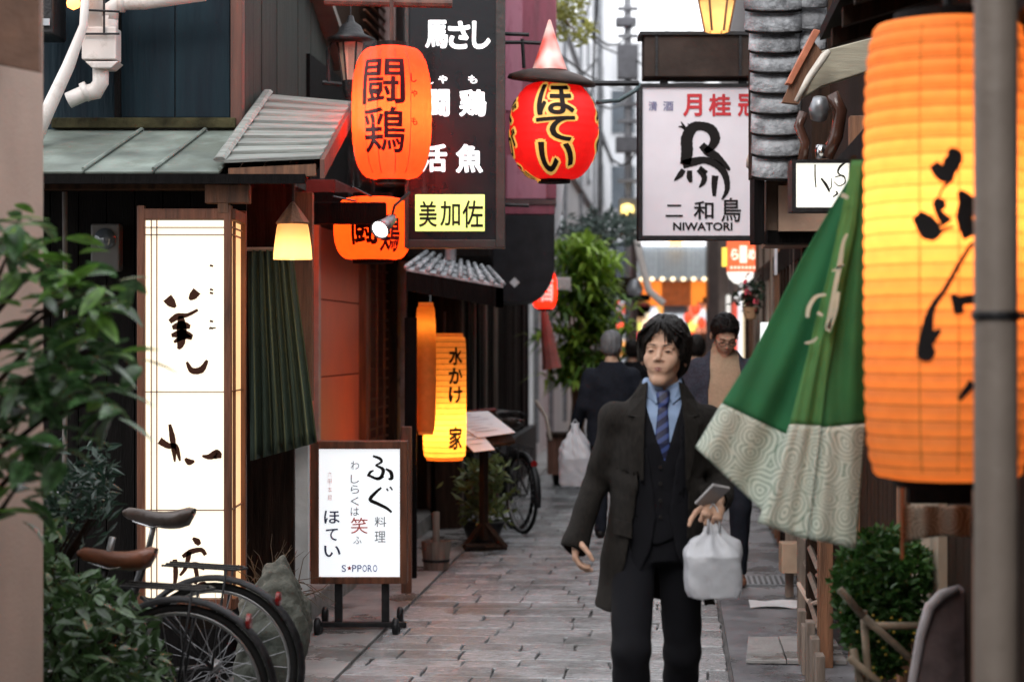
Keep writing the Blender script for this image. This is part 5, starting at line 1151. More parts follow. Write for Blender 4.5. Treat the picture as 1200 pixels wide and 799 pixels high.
def ball_shrub():
    t = thing('round_shrub', at(1035,730,7.0), 'dense rounded green shrub in the rack below the big lantern', 'shrub'); r = random.Random(9)
    def blob(n, e):
        pts = []
        while len(pts) < n:
            x, y = r.uniform(972,1102), r.uniform(612,800); d = ((x-1036)/58)**2+((y-680)/58)**2
            if y > 690: d = ((x-1030)/ (52-(y-690)*.12))**2+((y-700)/95)**2
            if d+r.uniform(-.15,.15) < 1: pts.append(at(x, y, 6.95+r.uniform(-.16,.16)*math.sqrt(max(.05,1-min(1,d)))))
        return pts
    lm = leafmat('shrub_leaf', (.055,.15,.03), .38)
    mm = M(); leaves_joined(mm, blob(4200,1), .036, r, Wd=.5); mm.obj('leaves', lm, t, kind='stuff')
    k1 = leaf_mesh(leafmat('shrub_leaf_pale', (.055,.14,.035), .3), Wd=.5, n=3)
    for p in blob(150, 1): s = r.uniform(.03,.045); put('leaf', k1, t, p+V((0,-.1,0)), (r.uniform(-.6,.9), r.uniform(-.6,.6), r.uniform(0,2*PI)), (s,s,s))
    mm = M()
    for k in range(26):
        x, y = r.uniform(1000,1075), r.uniform(715,799); mm.lathe(at(x,y,6.75), [(0,-.006),(.006,0),(0,.006)], 6)
    mm.obj('yellow_berries', mat('yellow_berry', (.45,.30,.03), rough=.4), t, kind='stuff')
    mm = M(); 
    for k in range(14): mm.tube([V(t.location), at(r.uniform(990,1085), r.uniform(640,700), 7.0)], [.012,.004], 5)
    mm.obj('stems', dark_wood, t, kind='stuff')
ball_shrub()
def alley_plants():
    r = random.Random(31)
    t = thing('bamboo_palm', A(-1.45, 23, 0), 'tall bright green palm like plant on the left beyond the folded parasol', 'plant')
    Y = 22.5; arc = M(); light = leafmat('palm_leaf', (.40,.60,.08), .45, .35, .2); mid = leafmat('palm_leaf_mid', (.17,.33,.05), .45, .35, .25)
    def frond(mm, p, n=9, L=.30):
        for k in range(n):
            a = r.uniform(0, 2*PI); e = r.uniform(-.3,1.1); d = V((math.cos(a)*math.cos(e), math.sin(a)*math.cos(e), math.sin(e))); l = L*r.uniform(.6,1.2); s = d.cross(V((0,0,1))).normalized()*.026
            q = p+d*l*.5+V((0,0,.02)); e2 = p+d*l+V((0,0,-l*.35)); mm.add([p-s*.3, p+s*.3, q+s, e2, q-s], [(0,1,2,4),(4,2,3)])
    a, b = M(), M()
    for k in range(250):
        y = r.uniform(285, 455); w = np.interp(y, [285,300,330,380,430,455],[20,38,44,52,50,40]); cx = np.interp(y, [285,330,380,455],[678,686,686,682]); p = at(cx+r.gauss(0,w*.45), y, Y+r.uniform(-.45,.5))
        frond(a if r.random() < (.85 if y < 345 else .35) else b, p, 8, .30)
    a.obj('pale_fronds', light, t, kind='stuff'); b.obj('green_fronds', mid, t, kind='stuff')
    for k in range(6): x = 668+k*6; q = M(); q.tube([at(680+r.uniform(-8,8),556,Y)*1.0, at(x,420,Y), at(x+r.uniform(-6,6),300,Y)], [.018,.014,.008], 6); q.obj('stem', brown_wood, t, smooth=True)
    q = M(); q.lathe(at(676,540,Y)-V((0,0,.3)), [(0,0),(.26,0),(.34,.55),(.30,.55),(0,.5)], 20); q.obj('pot', black_wood, t)
    b_ = thing('planter_box', at(660,545,20).xy.to_3d(), 'brown wooden planter box on the left below the palm', 'planter')
    for k in range(5):
        q = M(); q.px(642+k*5.2, 512, 646.8+k*5.2, 556, 20, .4); q.obj('board', mat('planter_brown', (.20,.09,.06), rough=.7, rand=.15), b_)
    q = M(); q.px(641, 508, 669, 513, 19.97, .45); q.obj('rim', dark_wood, b_)
    q = M(); q.tube([at(628,470,19.5), at(640,488,19.3), at(645,515,19.1)], .02, 6); prop(q.obj('bent_stake', mat('stake', (.45,.38,.32)), None, smooth=True), 'pale bent stake leaning by the brown planter box', 'stake')
    g = thing('grey_tree', A(-1.2, 25, 0), 'grey green leafy branches above the palm, before the white building', 'tree'); mm = M(); pts = []
    for cx, cy, s in ((672,272,18),(700,264,18),(722,262,14),(738,275,12),(690,285,16),(712,282,14),(745,262,9),(705,350,14),(722,372,10),(708,395,12),(700,320,12)):
        for k in range(int(s*9)): pts.append(at(cx+r.gauss(0,s*.6), cy+r.gauss(0,s*.42), 25+r.uniform(-.8,.8)))
    leaves_joined(mm, pts, .12, r, Wd=.35); mm.obj('leaves', leafmat('grey_leaf', (.13,.18,.16), .45, .3), g, kind='stuff')
    tr = M(); tr.tube([at(672,520,25), at(680,400,25), at(690,320,25), at(705,270,25)], [.06,.05,.035,.02], 7); tr.obj('trunk', brown_wood, g, smooth=True)
    for a2, b2 in (((690,320),(672,272)),((694,300),(735,270)),((688,340),(708,350)),((685,370),(706,395))): q = M(); q.tube([at(*a2,25), at(*b2,25)], [.025,.008], 5); q.obj('branch', brown_wood, g)
    y = thing('yellow_vine', at(665,45,20), 'yellow green leafy sprig hanging above the lantern hat', 'plant'); mm = M(); pts = []
    for cx, cy, s in ((655,20,12),(672,22,9),(662,40,8),(682,45,7),(690,35,6),(650,5,14),(676,5,8)):
        for k in range(int(s*6)): pts.append(at(cx+r.gauss(0,s*.6), cy+r.gauss(0,s*.5), 20+r.uniform(-.3,.3)))
    leaves_joined(mm, pts, .09, r); mm.obj('leaves', leafmat('yellow_leaf', (.42,.42,.10), .5, .35), y, kind='stuff')
    q = M(); q.tube([at(640,-60,20), at(655,15,20), at(680,45,20)], [.02,.012,.005], 5); q.obj('stem', brown_wood, y)
    p = thing('potted_plant', at(566,635,15.9).xy.to_3d(), 'leafy yellow green plant in a black pot behind the menu stand', 'plant')
    c = at(566,636,15.9); s = 15.9/F; q = M(); q.lathe(V((c.x,c.y,0)), [(0,0),(16*s,0),(26*s,26*s),(24*s,27*s),(0,24*s)], 24); q.obj('pot', mat('black_pot', (.02,.02,.022), rough=.3), p, smooth=True)
    mm = M(); pts = [at(566+r.gauss(0,14), r.uniform(540,612), 15.9+r.uniform(-.25,.25)) for k in range(420)]; leaves_joined(mm, pts, .10, r, Wd=.35); mm.obj('leaves', leafmat('pot_leaf', (.13,.16,.05), .4, .3), p, kind='stuff')
    mm = M(); 
    for k in range(10): mm.tube([V((c.x,c.y,.15)), at(566+r.uniform(-22,22), r.uniform(545,600), 15.9+r.uniform(-.2,.2))], [.01,.004], 5)
    mm.obj('stems', brown_wood, p, kind='stuff')
alley_plants()
# ------------------------------------------------------------------ bicycles
rubber = mat('rubber', (.018,.018,.018), rough=.7, var=.2, bump=.1); alu = mat('alu_rim', (.30,.30,.30), rough=.35, metal=.8, var=.1, bump=0)
def bicycle(label, saddle_m, sad_z, frame_m, fender=True):
    b = thing('bicycle', (0,0,0), label, 'bicycle')
    RY = Matrix.Rotation(PI/2, 3, 'X')
    for x in (0, 1.06):
        t = M(); t.lathe((x,0,.33), [(.318+.016*math.cos(a), .016*math.sin(a)) for a in np.linspace(0,2*PI,9)], 56, RY); w = t.obj('tyre', rubber, b, smooth=True)
        t = M(); t.lathe((x,0,.33), [(.300,-.010),(.306,-.012),(.306,.012),(.300,.010),(.292,0),(.300,-.010)], 56, RY); t.obj('rim', alu, b, smooth=True)
        t = M()
        for k in range(28):
            a = k*2*PI/28; o = .5 if k % 2 else -.5; h = .02*(1 if k % 4 < 2 else -1)
            t.tube([(x+.022*math.cos(a+o*2), h, .33+.022*math.sin(a+o*2)), (x+.298*math.cos(a), 0, .33+.298*math.sin(a))], .0015, 4, cap=False)
        t.obj('spokes', mat('spoke_steel', (.30,.30,.31), rough=.4, metal=.8, bump=0), b, kind='stuff')
        t = M(); t.lathe((x,0,.33), [(0,-.04),(.012,-.04),(.014,-.02),(.026,-.02),(.026,-.015),(.014,0),(.026,.015),(.026,.02),(.012,.04),(0,.04)], 16, RY); t.obj('hub', alu, b, smooth=True)
        if fender:
            t = M(); n = 24; vs = []
            for i in range(n+1):
                a = (-.25+3.05*i/n) if x == 0 else (.6+2.6*i/n); 
                for dy, rr in ((-.030,.343),(-.018,.358),(0,.363),(.018,.358),(.030,.343)): vs.append((x-rr*math.cos(a), dy, .33+rr*math.sin(a)))
            t.add(vs, [(i*5+j,i*5+j+1,(i+1)*5+j+1,(i+1)*5+j) for i in range(n) for j in range(4)]); t.obj('mudguard', frame_m, b, smooth=True, solid=.003)
    def T(path, r, nm='tube', m=None, n=10): q = M(); q.tube(path, r, n); return q.obj(nm, m or frame_m, b, smooth=True)
    bb = (.44,0,.28); st = (.27,0,sad_z-.14)
    T([bb, st], .016, 'seat_tube'); T([bb,(.90,0,.58)], .018, 'down_tube'); T([(.32,0,.62),(.88,0,.74)], .014, 'top_tube'); T([(.86,0,.80),(.93,0,.56)], .018, 'head_tube')
    for s in (-.045,.045):
        T([bb,(0,s,.33)], .009, 'chain_stay'); T([(.30,0,.60),(.25,s*.8,.58),(0,s,.33)], .008, 'seat_stay'); T([(.93,s*.6,.56),(1.0,s,.42),(1.06,s,.33)], .009, 'fork')
    T([(.86,0,.80),(.84,0,.96)], .012, 'stem', alu); T([(.84,0,.96),(.86,.16,1.0),(.74,.27,.99),(.62,.28,.97)], .011, 'handlebar', alu); T([(.84,0,.96),(.86,-.16,1.0),(.74,-.27,.99),(.62,-.28,.97)], .011, 'handlebar', alu)
    for s in (-1,1): T([(.70,s*.275,.985),(.60,s*.282,.965)], .016, 'grip', rubber)
    T([st,(.245,0,sad_z-.03)], .012, 'seat_post', alu)
    q = M(); q.lathe(bb, [(0,.05),(.085,.052),(.088,.056),(0,.058)], 28, RY); q.obj('chainring', iron_m, b)
    T([(.44,-.05,.28),(.54,-.06,.16)], .010, 'crank', alu); T([(.44,.05,.28),(.34,.06,.40)], .010, 'crank', alu)
    q = M(); q.box((.55,-.11,.155),(.09,.07,.02)); q.box((.33,.11,.405),(.09,.07,.02)); q.obj('pedals', rubber, b)
    # saddle
    vs = []; n = 12
    for i in range(n+1):
        t = i/n; x = .13-.29*t; w = .018+.070*max(0,(t-.25)/.75)**1.1; e = math.sqrt(max(.02, 1-max(0,(t-.86)/.14)**2))*math.sqrt(max(.05, 1-max(0,(.08-t)/.08)**2)); w *= .35+.65*e; h = .010*math.cos(t*5)+.012*(t**3)*1.6-.01
        for k in range(10): a = 2*PI*k/10; vs.append((.245+x, w*math.cos(a), sad_z+h+(.024 if math.sin(a) > 0 else .062*(.35+.65*t))*math.sin(a)*(.25+.75*e)))
    q = M(); q.add(vs, [(i*10+j, i*10+(j+1)%10, (i+1)*10+(j+1)%10, (i+1)*10+j) for i in range(n) for j in range(10)]+[tuple(range(10)), tuple(n*10+j for j in range(9,-1,-1))]); q.obj('saddle', saddle_m, b, smooth=True)
    for s in (-1,1): T([(.33,s*.015,sad_z-.03),(.25,s*.022,sad_z-.055),(.14,s*.04,sad_z-.03)], .004, 'saddle_rail', chrome)
    # carrier
    q = M()
    for s in (-.06,0,.06): q.tube([(.20,s,.735),(-.10,s,.72)], .005, 6)
    q.tube([(-.10,-.06,.72),(-.13,0,.72),(-.10,.06,.72)], .005, 6); q.obj('carrier', iron_m, b)
    for s in (-.06,.06): T([(-.06,s,.72),(0,s*.8,.33)], .005, 'carrier_stay', iron_m)
    q = M(); q.lathe((-.255,0,.60), [(0,-.012),(.03,-.008),(.03,.006),(0,.012)], 14, Matrix.Rotation(PI/2,3,'Y')); q.obj('reflector', mat('red_reflector', (.22,.012,.012), rough=.2), b)
    T([(.40,-.06,.30),(.22,-.14,.02)], .008, 'kickstand', alu)
    return b
leather = mat('brown_leather', (.23,.085,.045), rough=.35, var=.25, bump=.2); dark_leather = mat('dark_leather', (.085,.06,.05), rough=.35, var=.25, bump=.2)
b1 = bicycle('black bicycle with a dark leather saddle in front of the tall lit sign', dark_leather, .935, iron_m)
b1.location = ((252-600)/F*7.9, 7.9, 0); b1.rotation_euler = (0, 0, PI-.10)
b2 = clone(b1); b2['label'] = 'bicycle with a worn brown leather saddle, half buried in the bush'
b2.location = ((210-600)/F*7.25, 7.25, 0); b2.rotation_euler = (0,0,PI-.05)
for ch in b2.children:
    if ch.name.startswith('saddle') and 'rail' not in ch.name: ch.data = ch.data.copy(); ch.data.materials[0] = leather; ch.location.z -= .09
    if 'saddle_rail' in ch.name: ch.location.z -= .09
b3 = clone(b1); b3['label'] = 'black bicycle parked on the left behind the menu stand'; b3.location = (at(612,640,16.6).x, 16.75, 0); b3.rotation_euler = (0,0, math.radians(112))
b4 = clone(b1); b4['label'] = 'second black bicycle leaning right behind the one by the menu stand'; b4.location = (at(604,640,16.6).x, 17.05, 0); b4.rotation_euler = (0,0, math.radians(117))
# ------------------------------------------------------------------ far end of the alley
def emis(name, c, e, ec=None): return mat(name, c, rough=.5, bump=0, var=.04, emit=e*.55, ecol=ec or c)
def far_end():
    # white building on the left beyond the plants
    w = thing('white_building', A(-1.9, 40, 0), 'tall white rendered building on the left beyond the plants', 'building')
    q = M(); q.al(-6, -1.95, 27.5, 62, 0, 16); q.obj('wall', pale_wall, w)
    for v in (27.7, 31, 35, 41, 48): q = M(); q.al(-1.96, -1.88, v, v+.10, .2, 15); q.obj('downpipe', grey_metal, w)
    for v in (29.2, 33.0, 38, 44.5, 53):
        for z in (2.6, 5.2, 7.8): 
            q = M(); q.al(-1.97, -1.90, v, v+1.1, z, z+1.2); f = q.obj('window', grey_metal, w); q = M(); q.al(-1.905, -1.895, v+.06, v+1.04, z+.06, z+1.14); q.obj('pane', glass_m, f)
    for z in (2.3, 4.7, 7.1): q = M(); q.al(-1.97, -1.86, 27.6, 62, z, z+.05); q.obj('string_course', grey_wall, w)
    g = thing('grey_building', A(-1.9, 20, 0), 'tall grey building rising behind the maroon overhang', 'building')
    q = M(); q.al(-6, -2.02, 16.5, 27.4, 3, 12); q.obj('wall', grey_wall, g)
    # pole with fittings
    p = thing('utility_pole', A(-1.55, 31, 0), 'dark service pole with boxes and a small yellow lamp, before the white building', 'pole'); Y = 31
    q = M(); q.tube([at(737,560,Y), at(735,-200,Y)], .06, 10); q.obj('mast', mat('pole_grey', (.30,.30,.32), rough=.6), p, smooth=True)
    for y0, y1, x0, x1 in ((52,92,724,748),(160,178,722,752),(20,30,722,746),(232,262,726,750)): q = M(); q.px(x0,y0,x1,y1,Y-.15,.25); q.obj('service_box', mat('box_grey', (.19,.19,.21), rough=.5), p, bev=.01)
    for y in (8,40,120,140,210): q = M(); q.px(724,y,748,y+4,Y-.1,.1); q.obj('crossarm', mat('pole_grey',(.2,.2,.2)), p)
    q = M(); q.lathe(at(735,246,Y-.3), [(0,-.10),(.09,-.05),(.11,0),(.09,.07),(0,.10)], 14); q.obj('lamp_globe', emis('globe_yellow', (1,.8,.3), 2.2, (1,.72,.2)), p, smooth=True)
    q = M(); q.tube([at(703,520,29.5), at(703,-200,29.5)], .04, 8); prop(q.obj('downpipe', grey_metal, None, smooth=True), 'thin grey vertical pipe on the white building', 'pipe')
    # arches and cables
    q = M(); q.tube([at(745,270,28), at(750,300,28), at(760,340,28), at(778,356,28)], .05, 8); prop(q.obj('white_cable', white_pvc, None, smooth=True), 'thick white cable curving down to the orange lit canopy', 'cable')
    r = random.Random(14)
    cb = [((640,-10,22),(760,60,40)),((650,60,22),(770,90,45)),((700,-20,25),(690,130,35)),((760,-40,30),(800,60,45)),((660,75,22),(740,110,31)),((600,30,18),(700,70,30)),((780,-60,30),(815,40,40)),((745,70,31),(900,60,20)),((745,95,31),(880,100,25)),((700,150,30),(745,180,31)),((665,30,22),(700,-40,30)),((680,20,22),(745,25,31))]
    CL = ['overhead cable dropping steeply to the brown box of the hen sign', 'long level cable passing behind the cone of the lantern hat', 'cable falling along the left side of the service pole', 'cable rising behind the lit amber lantern from the sky',
        'cable from the lantern hat brim to the service pole', 'cable running behind the yellow green sprig toward the white building', 'rightmost overhead cable left of the grey roof tiles', 'cable crossing above the brown box toward the roof tiles',
        'lowest cable crossing between the brown box and hen sign', 'short slack cable at mid height beside the service pole', 'cable climbing out of the yellow green sprig', 'short cable from the sprig to the top of the service pole']
    for i, (a, b) in enumerate(cb):
        a, b = at(*a), at(*b); pts = [a.lerp(b,t)+V((0,0,-.35*4*t*(1-t))) for t in (0,.2,.4,.6,.8,1)]; q = M(); q.tube(pts, .016, 5); 
        o = q.obj('overhead_cable', iron_m, None); prop(o, CL[i], 'cable', 'cables slung across the alley')
    # canopy at the crossing
    c = thing('canopy_front', at(788,400,33), 'restaurant front with a ribbed grey canopy over orange lit panels', 'building'); Y = 33
    for i in range(17):
        x0 = 748+i*5.0; q = M(); q.slab(at(x0,288,Y+1.2), at(x0+4.6,288,Y+1.2), at(x0+4.6,326,Y), at(x0,326,Y), (0,0,-.05)); q.obj('canopy_rib', mat('canopy_grey', (.25,.29,.31), rough=.5, var=.1), c)
    om = emis('orange_panel', (.9,.25,.03), .75, (1,.27,.03)); dm = mat('panel_dark_orange', (.35,.09,.03), rough=.5, var=.3, emit=.08, ecol=(1,.22,.03))
    for i in range(12):
        x0 = 748+i*6.9; t0 = max(0, (3-i)*3.5) ; t1 = max(0,(i-8)*3.5); yb = 358-(10 if i in (0,11) else 0)-(4 if i in (1,10) else 0)
        q = M(); q.px(x0, 326, x0+6.6, yb, Y+.1, .06); q.obj('lit_panel', om if i in (0,1,2,3,9,10,11) else dm, c)
    for i in range(7): q = M(); q.lathe(at(752+i*12.2, 327, Y-.05), [(0,-.04),(.05,0),(0,.04)], 8); q.obj('bulb', emis('canopy_bulb', (1,.8,.5), 2.2, (1,.8,.5)), c)
    q = M(); q.px(745, 281, 832, 288, Y+1.0, .3); q.obj('light_strip', emis('strip_white', (.95,.95,1), 1.3), c)
    q = M(); q.px(784, 278, 800, 288, Y+.9, .1); q.obj('warm_lamp', emis('strip_warm', (1,.6,.3), 1.8, (1,.6,.25)), c)
    q = M(); q.px(830, 275, 842, 560, Y-.3, .4); q.obj('pillar', mat('pillar_dark', (.08,.06,.055)), c)
    q = M(); q.px(740, 275, 747, 560, Y-.1, .3); q.obj('pillar', mat('pillar_dark', (.08,.06,.055)), c)
    q = M(); q.px(836, 262, 880, 560, Y+1.5, .3); q.obj('wall', mat('side_dark', (.14,.11,.10)), c)
    # red sign, half round lamp
    s = thing('red_sign', at(875,322,20), 'orange red lit sign with pale lettering hanging past the hen sign', 'sign'); Y = 20
    q = M(); q.px(853, 282, 898, 318, Y, .12); q.obj('panel', emis('red_lit_panel', (.95,.13,.04), .8, (1,.14,.05)), s)
    wl = emis('pale_lit', (1,.75,.6), .95, (1,.75,.6)); fn = pxplane(Y, .006)
    for k, t in enumerate('らーめん'): q = M(); letter(q, t, (857+k*10, 304, 865+k*10, 292), fn, .05); q.obj('lettering', wl, s)
    for k in range(9): q = M(); q.px(856+k*4.4, 312, 858.6+k*4.4, 315, Y-.01, .012); q.obj('dash', wl, s)
    q = M(); q.px(847, 290, 853, 312, Y+.1, .1); q.obj('side_light', emis('yellow_lit', (1,.75,.1), .9, (1,.72,.1)), s)
    l = thing('half_round_lamp', at(868,334,20.2), 'white half round lamp below the orange red sign', 'lamp'); q = M(); c0 = at(868,319,20.2); k = 20.2/F
    q.lathe(c0, [(0,-15*k),(8*k,-12.5*k),(14*k,-7*k),(16.5*k,0),(0,0)], 24); q.obj('shade', emis('lamp_white', (1,.97,.9), 1.05), l, smooth=True)
    # right side clutter: slim posts, ladders, flowers, lit sign
    f = thing('shop_row', A(.95, 26, 0), 'row of narrow shop fronts on the right behind the man in glasses', 'building')
    q = M(); q.al(.95, 3, 24.2, 60, 0, 7); q.obj('wall', mat('right_far_wall', (.22,.19,.18), var=.2), f)
    for i, (v, z0, z1, m) in enumerate(((25,1.0,2.3,emis('win_warm',(1,.8,.5),.6)),(27,.8,2.3,emis('win_white',(.95,.95,1),.7)),(30,.5,2.2,emis('win_red',(.9,.12,.08),.5)),(34,1.2,2.4,emis('win_white2',(.95,.95,.9),.7)),(38,.5,2.4,emis('win_orange',(1,.4,.08),.6)))):
        q = M(); q.al(.90, .95, v, v+1.5, z0, z1); q.obj('shop_window', m, f)
    for px_, y0, y1, Y in ((903,290,420,16),(911,320,410,16),(921,320,400,15.5),(886,330,420,18)): q = M(); q.px(px_, y0, px_+2.5, y1, Y, .03); q.obj('slim_post', post_wood, f)
    q = M(); q.px(893, 378, 903, 450, 17, .1); q.obj('upright_light', emis('white_tube', (.95,1,.98), 1.1), f)
    hb = thing('hanging_basket', at(880,345,17.5), 'small dark hanging basket with red and white flowers', 'plant'); mm, m2, m3 = M(), M(), M(); pts = lambda n: [at(880+r.gauss(0,9), 345+r.gauss(0,9), 17.5+r.uniform(-.1,.1)) for _ in range(n)]
    leaves_joined(mm, pts(160), .07, r); mm.obj('leaves', leafmat('dark_leaf', (.03,.05,.03)), hb, kind='stuff'); leaves_joined(m2, pts(14), .06, r, Wd=1); m2.obj('red_flowers', mat('red_petals', (.5,.03,.06)), hb, kind='stuff'); leaves_joined(m3, pts(14), .06, r, Wd=1); m3.obj('white_flowers', mat('white_petals', (.7,.7,.7)), hb, kind='stuff')
    q = M(); q.lathe(at(879,376,17.5), [(0,0),(.05,.02),(.07,.12),(0,.12)], 12); q.obj('pot', mat('terracotta', (.42,.24,.13)), hb)
    # end of the street
    e = thing('end_building', A(0, 66, 0), 'pale multi storey building closing the far end of the alley', 'building')
    q = M(); q.al(-14, 14, 66, 70, 0, 11.5); q.obj('wall', pale_wall, e)
    for i in range(12):
        for z in (3.5, 6, 8.5): q = M(); q.al(-9+i*1.7, -8.1+i*1.7, 65.9, 66, z, z+1.4); q.obj('window', glass_m, e)
    cols = [(.9,.08,.05),(1,.85,.6),(.9,.95,1),(1,.45,.1),(.8,.9,.2),(.95,.1,.15),(.9,.9,.95),(.75,.8,.9)]
    cn = ['red','cream','cold white','orange','lime','crimson','pale grey','bluish white']; seen = {}; od = ['leftmost','second from left','third from left','fourth from left','fifth from left','sixth from left','seventh from left','eighth from left','ninth from left','tenth from left','eleventh from left']
    items = []
    for i in range(36):
        x = 716+(i*37)%118; ci = (0,3,1,5)[i%4] if x < 742 else i%8; items.append((x, i, ci))
    for x, i, ci in sorted(items):
        y = 352+(i*23)%62; Y = 44+(i%6)*3; w_, h_ = r.uniform(4,11), r.uniform(6,20); k = seen.get(ci, 0); seen[ci] = k+1
        q = M(); q.px(x, y, x+w_, y+h_, Y, .15); q.px(x+.8, y+1, x+w_-.8, y+h_-1, Y-.03, .03)
        o = q.obj('shop_sign', emis('shop_%d' % ci, cols[ci], .75), None)
        prop(o, '%s %s lit shop sign far down the alley' % (od[k], cn[ci]), 'sign', 'lit shop signs far down the alley')
    for i, (x, y, Y, rr) in enumerate(((722,372,40,6),(733,362,42,5),(728,384,44,6),(806,372,41,5),(815,362,43,6),(822,378,40,5),(811,388,46,4),(739,374,48,4))):
        k = Y/F; q = M(); q.lathe(at(x,y,Y), [(rr*k*math.cos(a), rr*1.25*k*math.sin(a)) for a in np.linspace(-1.35,1.35,9)], 14)
        l = thing('far_lantern', at(x,y+rr*1.3,Y), '%s small red lantern far down the alley' % ['leftmost','third from left','second from left','fifth from left','seventh from left','rightmost','sixth from left','fourth from left'][i], 'lantern', 'small red lanterns far down the alley')
        q.obj('paper', emis('far_red_paper', (.95,.10,.04), .9), l, smooth=True)
        for sg in (-1,1): q = M(); q.lathe(at(x,y,Y)+V((0,0,sg*rr*1.22*k)), [(0,-.01),(rr*.3*k,-.01),(rr*.3*k,.02),(0,.02)], 10); q.obj('cap', black_wood, l)
    for i, (x0, x1, y0, Y, m, lb) in enumerate(((745,762,366,56,dark_wood,'dark narrow shop at the far left end of the alley'),(806,832,350,58,brown_wood,'brown shop at the far right end of the alley'),(764,804,362,60,grey_wall,'grey shop with bright glass closing the far centre'))):
        b = thing('far_shop', at(x0,0,Y).xy.to_3d(), lb, 'building'); q = M(); q.px(x0, y0-12, x1, 520, Y, 1); q.obj('front', m, b)
        for j in range(3): w_ = (x1-x0)/3; q = M(); q.px(x0+j*w_+1, y0+6, x0+(j+1)*w_-1, y0+40, Y-.05, .04); q.obj('window', emis('far_window_%d' % i, ((1,.6,.3),(1,.35,.2),(.85,.92,1))[i], .6), b)
        q = M(); q.px(x0-1, y0-14, x1+1, y0-8, Y-.5, .6); q.obj('awning', mat('far_awning_%d' % i, ((.4,.05,.04),(.5,.12,.04),(.3,.32,.36))[i]), b)
    d = thing('left_shop', A(-1.9, 30, 0), 'dark timber stall with lit red goods just right of the white building', 'building')
    q = M(); q.px(717, 325, 742, 345, 29, .5); q.obj('dark_roof', dark_wood, d); q = M(); q.px(716, 300, 722, 420, 29, .2); q.obj('post', dark_wood, d); q = M(); q.px(727, 345, 762, 352, 28.8, .4); q.obj('shelf_roof', black_wood, d)
    q = M(); q.lathe(at(744,338,28.6), [(0,-.12),(.10,-.09),(.12,0),(.06,.12),(0,.14)], 14); q.obj('grey_lamp', grey_metal, d, smooth=True)
    q = M(); q.px(646, 325, 669, 340, 21, .15); prop(q.obj('small_box', white_pvc, None, bev=.01), 'small white box fixed to the wall left of the palm', 'box')
    q = M(); q.lathe(at(697,296,23), [(0,-.08),(.07,-.04),(.08,.02),(.05,.07),(0,.09)], 14); prop(q.obj('globe_lamp', emis('globe_white', (.95,.97,1), .6), None, smooth=True), 'white round lamp globe among the grey green branches', 'lamp')
far_end()
# ------------------------------------------------------------------ people
skin = mat('skin', (.52,.32,.225), rough=.58, spec=.35, var=.05, scale=30, bump=.06, bscale=220)
skin_red = mat('lip_skin', (.27,.11,.09), rough=.42, var=.05, bump=.05)
hair_black = mat('black_hair', (.004,.003,.003), spec=.22, rough=.45, var=.3, scale=60, bump=.5, bscale=160, stretch=(1,1,.15), col2=(.010,.007,.006))
hair_grey = mat('grey_hair', (.15,.15,.16), rough=.55, var=.3, scale=60, bump=.5, bscale=160, stretch=(1,1,.15), col2=(.07,.07,.075))
eye_dark = mat('eye_dark', (.012,.010,.010), rough=.2, var=.1, bump=0)
eye_white = mat('eye_white', (.45,.42,.40), rough=.25, var=.05, bump=0)
coat_m = mat('coat_wool', (.017,.0145,.0125), rough=.9, var=.25, scale=90, bump=.35, bscale=420, sheen=.0, spec=.2, stretch=(1,1,.4))
suit_m = mat('suit_wool', (.0055,.0055,.008), rough=.85, var=.15, scale=50, bump=.2, bscale=400, spec=.2)
navy_m = mat('navy_wool', (.009,.011,.018), rough=.85, var=.2, scale=40, bump=.2, bscale=400, spec=.2)
cardigan_m = mat('grey_knit', (.050,.054,.075), rough=.9, var=.2, scale=70, bump=.4, bscale=300, spec=.2)
sweater_m = mat('cream_knit', (.50,.36,.25), rough=.9, var=.05, scale=60, bump=.5, bscale=260, spec=.2)
shirt_m = mat('blue_shirt', (.26,.36,.55), rough=.7, var=.06, scale=20, bump=.1, bscale=200)
shoe_m = mat('black_shoe', (.015,.013,.012), rough=.35, var=.2)
brown_shoe = mat('brown_shoe', (.16,.07,.04), rough=.4, var=.2)
bag_m = mat('white_plastic', (.72,.73,.77), rough=.35, var=.05, scale=12, bump=.35, bscale=26, trans=.35)
def tie_mat():
    m = mat('striped_tie', (.02,.04,.20), rough=.45, bump=.1); nt = m.node_tree; N = nt.nodes; L = nt.links
    tc = N.new('ShaderNodeTexCoord'); mp = N.new('ShaderNodeMapping'); mp.inputs['Rotation'].default_value = (0, math.radians(35), 0)
    w = N.new('ShaderNodeTexWave'); w.bands_direction = 'Z'; w.inputs['Scale'].default_value = 9; w.inputs['Distortion'].default_value = .6
    r = N.new('ShaderNodeValToRGB'); r.color_ramp.elements[0].position = .5; r.color_ramp.elements[1].position = .72
    r.color_ramp.elements[0].color = (.004,.007,.04,1); r.color_ramp.elements[1].color = (.035,.06,.20,1)
    L.new(tc.outputs['Object'], mp.inputs[0]); L.new(mp.outputs[0], w.inputs[0]); L.new(w.outputs['Fac'], r.inputs[0]); L.new(r.outputs[0], N['Principled BSDF'].inputs['Base Color'])
    return m
tie_m = tie_mat()
b_ = skin.node_tree.nodes['Principled BSDF']; b_.inputs['Subsurface Weight'].default_value = .12; b_.inputs['Subsurface Radius'].default_value = (.012,.005,.003); b_.inputs['Subsurface Scale'].default_value = 1.0
